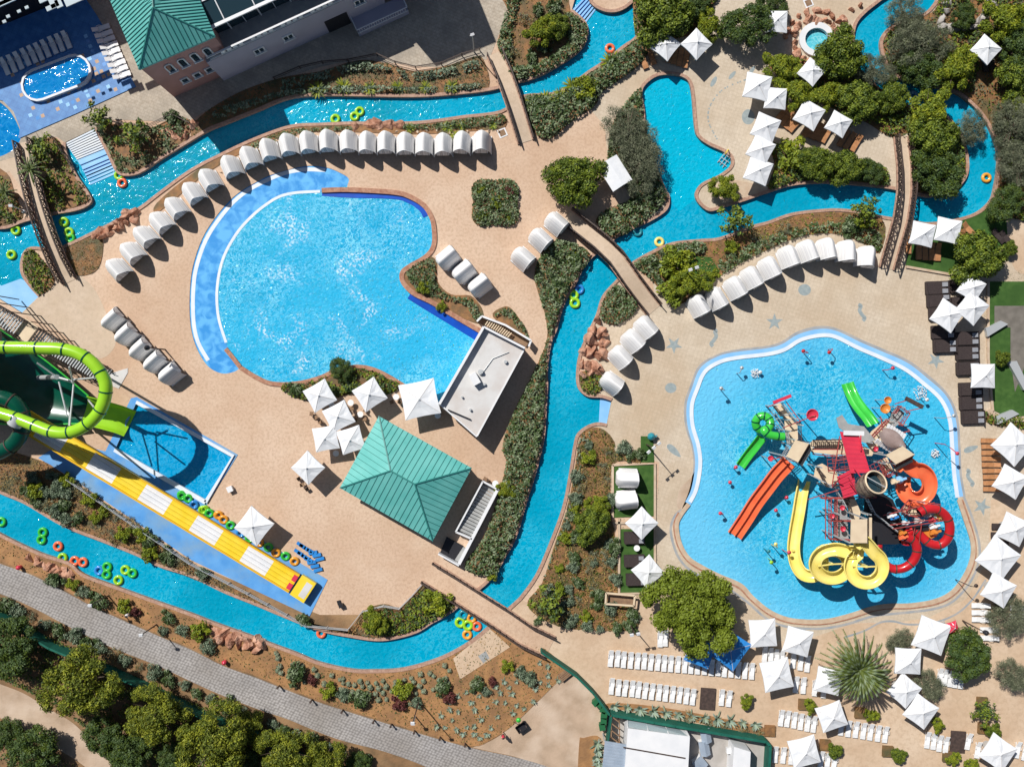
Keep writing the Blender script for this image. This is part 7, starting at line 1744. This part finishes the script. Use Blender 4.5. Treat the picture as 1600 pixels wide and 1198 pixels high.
# ---- a few people
def person(label, x, y, a, shirt, h=1.72, z=.03, stride=.18):
    t = thing('person', label, 'person', (*GP(x, y, 1), z), -R(a)); bm = bmesh.new(); J = {}; L = bm.verts.layers.skin.new()
    def vt(n, c): J[n] = bm.verts.new(c)
    for n, c in dict(pel=(0,0,.93), chest=(0,.02,1.32), neck=(0,.02,1.47), head=(0,.05,1.6), top=(0,.05,1.71), hl=(-.1,0,.88), hr=(.1,0,.88), kl=(-.1,stride,.5), kr=(.1,-stride*.4,.5), al=(-.1,stride*.9,.08), ar=(.1,-stride,.08), tl=(-.1,stride*.9+.16,.04), tr=(.1,-stride+.16,.04),
                     sl=(-.19,.02,1.4), sr=(.19,.02,1.4), el=(-.27,-.06,1.12), er=(.27,.08,1.12), wl=(-.25,.08,.9), wr=(.25,.2,.95), fl=(-.25,.12,.8), fr=(.25,.28,.88)).items(): vt(n, c)
    for a_, b_ in (('pel','chest'),('chest','neck'),('neck','head'),('head','top'),('pel','hl'),('pel','hr'),('hl','kl'),('hr','kr'),('kl','al'),('kr','ar'),('al','tl'),('ar','tr'),('chest','sl'),('chest','sr'),('sl','el'),('sr','er'),('el','wl'),('er','wr'),('wl','fl'),('wr','fr')): bm.edges.new((J[a_], J[b_]))
    rad = dict(pel=.15,chest=.16,neck=.06,head=.1,top=.07,hl=.1,hr=.1,kl=.065,kr=.065,al=.045,ar=.045,tl=.035,tr=.035,sl=.065,sr=.065,el=.045,er=.045,wl=.032,wr=.032,fl=.03,fr=.03)
    for n, r in rad.items(): J[n][L].radius = (r, r*.85)
    J['pel'][L].use_root = True
    me = bpy.data.meshes.new('body'); bm.to_mesh(me); bm.free(); o = link('body', me)
    o.modifiers.new('s', 'SKIN'); o.modifiers.new('u', 'SUBSURF').levels = 1
    dg = bpy.context.evaluated_depsgraph_get(); m2 = bpy.data.meshes.new_from_object(o.evaluated_get(dg)); o.modifiers.clear(); o.data = m2
    m2.materials.clear(); m2.materials.append(M['skin']); o.parent = t
    mb = MB(); mb.lathe((0, .02, 0), [(.17, .88), (.17, 1.0), (.2, 1.3), (.19, 1.42), (.08, 1.49)], 12); mb.build('shirt', M[shirt], t)
    mb = MB(); mb.lathe((0, .0, 0), [(.19, .62), (.19, .9), (.165, 1.0)], 12); mb.build('shorts', M['dark'], t)
    mb = MB(); mb.lathe((0, .04, 0), [(.11, 1.6), (.115, 1.68), (.07, 1.75), (.01, 1.77)], 12); mb.build('hair', M['iron'], t)
M['skin'] = mat('skin', (.55, .33, .22), rough=.6)
person('person in a white shirt walking on the far left footbridge', 43, 333, 60, 'white', z=.5)
person('person in a pink shirt standing by the equipment at the edge of the service yard', 786, 1150, 20, 'rose')
person('person in a white shirt standing on the bank above the cobbled road', 200, 960, 150, 'white')

v = V(815, 1134, .3); t = thing('garden_cart', 'dark garden cart with a green top standing at the edge of the service yard', 'cart', (v.x, v.y, .03), .6)
mb = MB(); mb.add([(-.5, -.35, .25), (.5, -.35, .25), (.5, .35, .25), (-.5, .35, .25), (-.65, -.45, .75), (.65, -.45, .75), (.65, .45, .75), (-.65, .45, .75)], [(0, 1, 5, 4), (1, 2, 6, 5), (2, 3, 7, 6), (3, 0, 4, 7), (0, 3, 2, 1)]); mb.build('tray', M['dark'], t)
mb = MB(); mb.tube([(-.1, .4, .6), (.5, 1.2, 1.3)], .04, 6); mb.tube([(-.1, .4, .6), (-.3, 1.3, 1.2)], .04, 6); mb.build_each('handle', M['iron'], t)
mb = MB(); mb.lathe((.3, 1.1, 1.1), [(.1, 0), (.3, .08), (.26, .2), (.02, .26)], 10); mb.build('lid', M['green'], t)
mb = MB()
for sx in (-.4, .4): mb.tube([(sx, -.4, .2), (sx+.08, -.4, .2)], .2, 10)
mb.build_each('wheel', M['iron'], t)
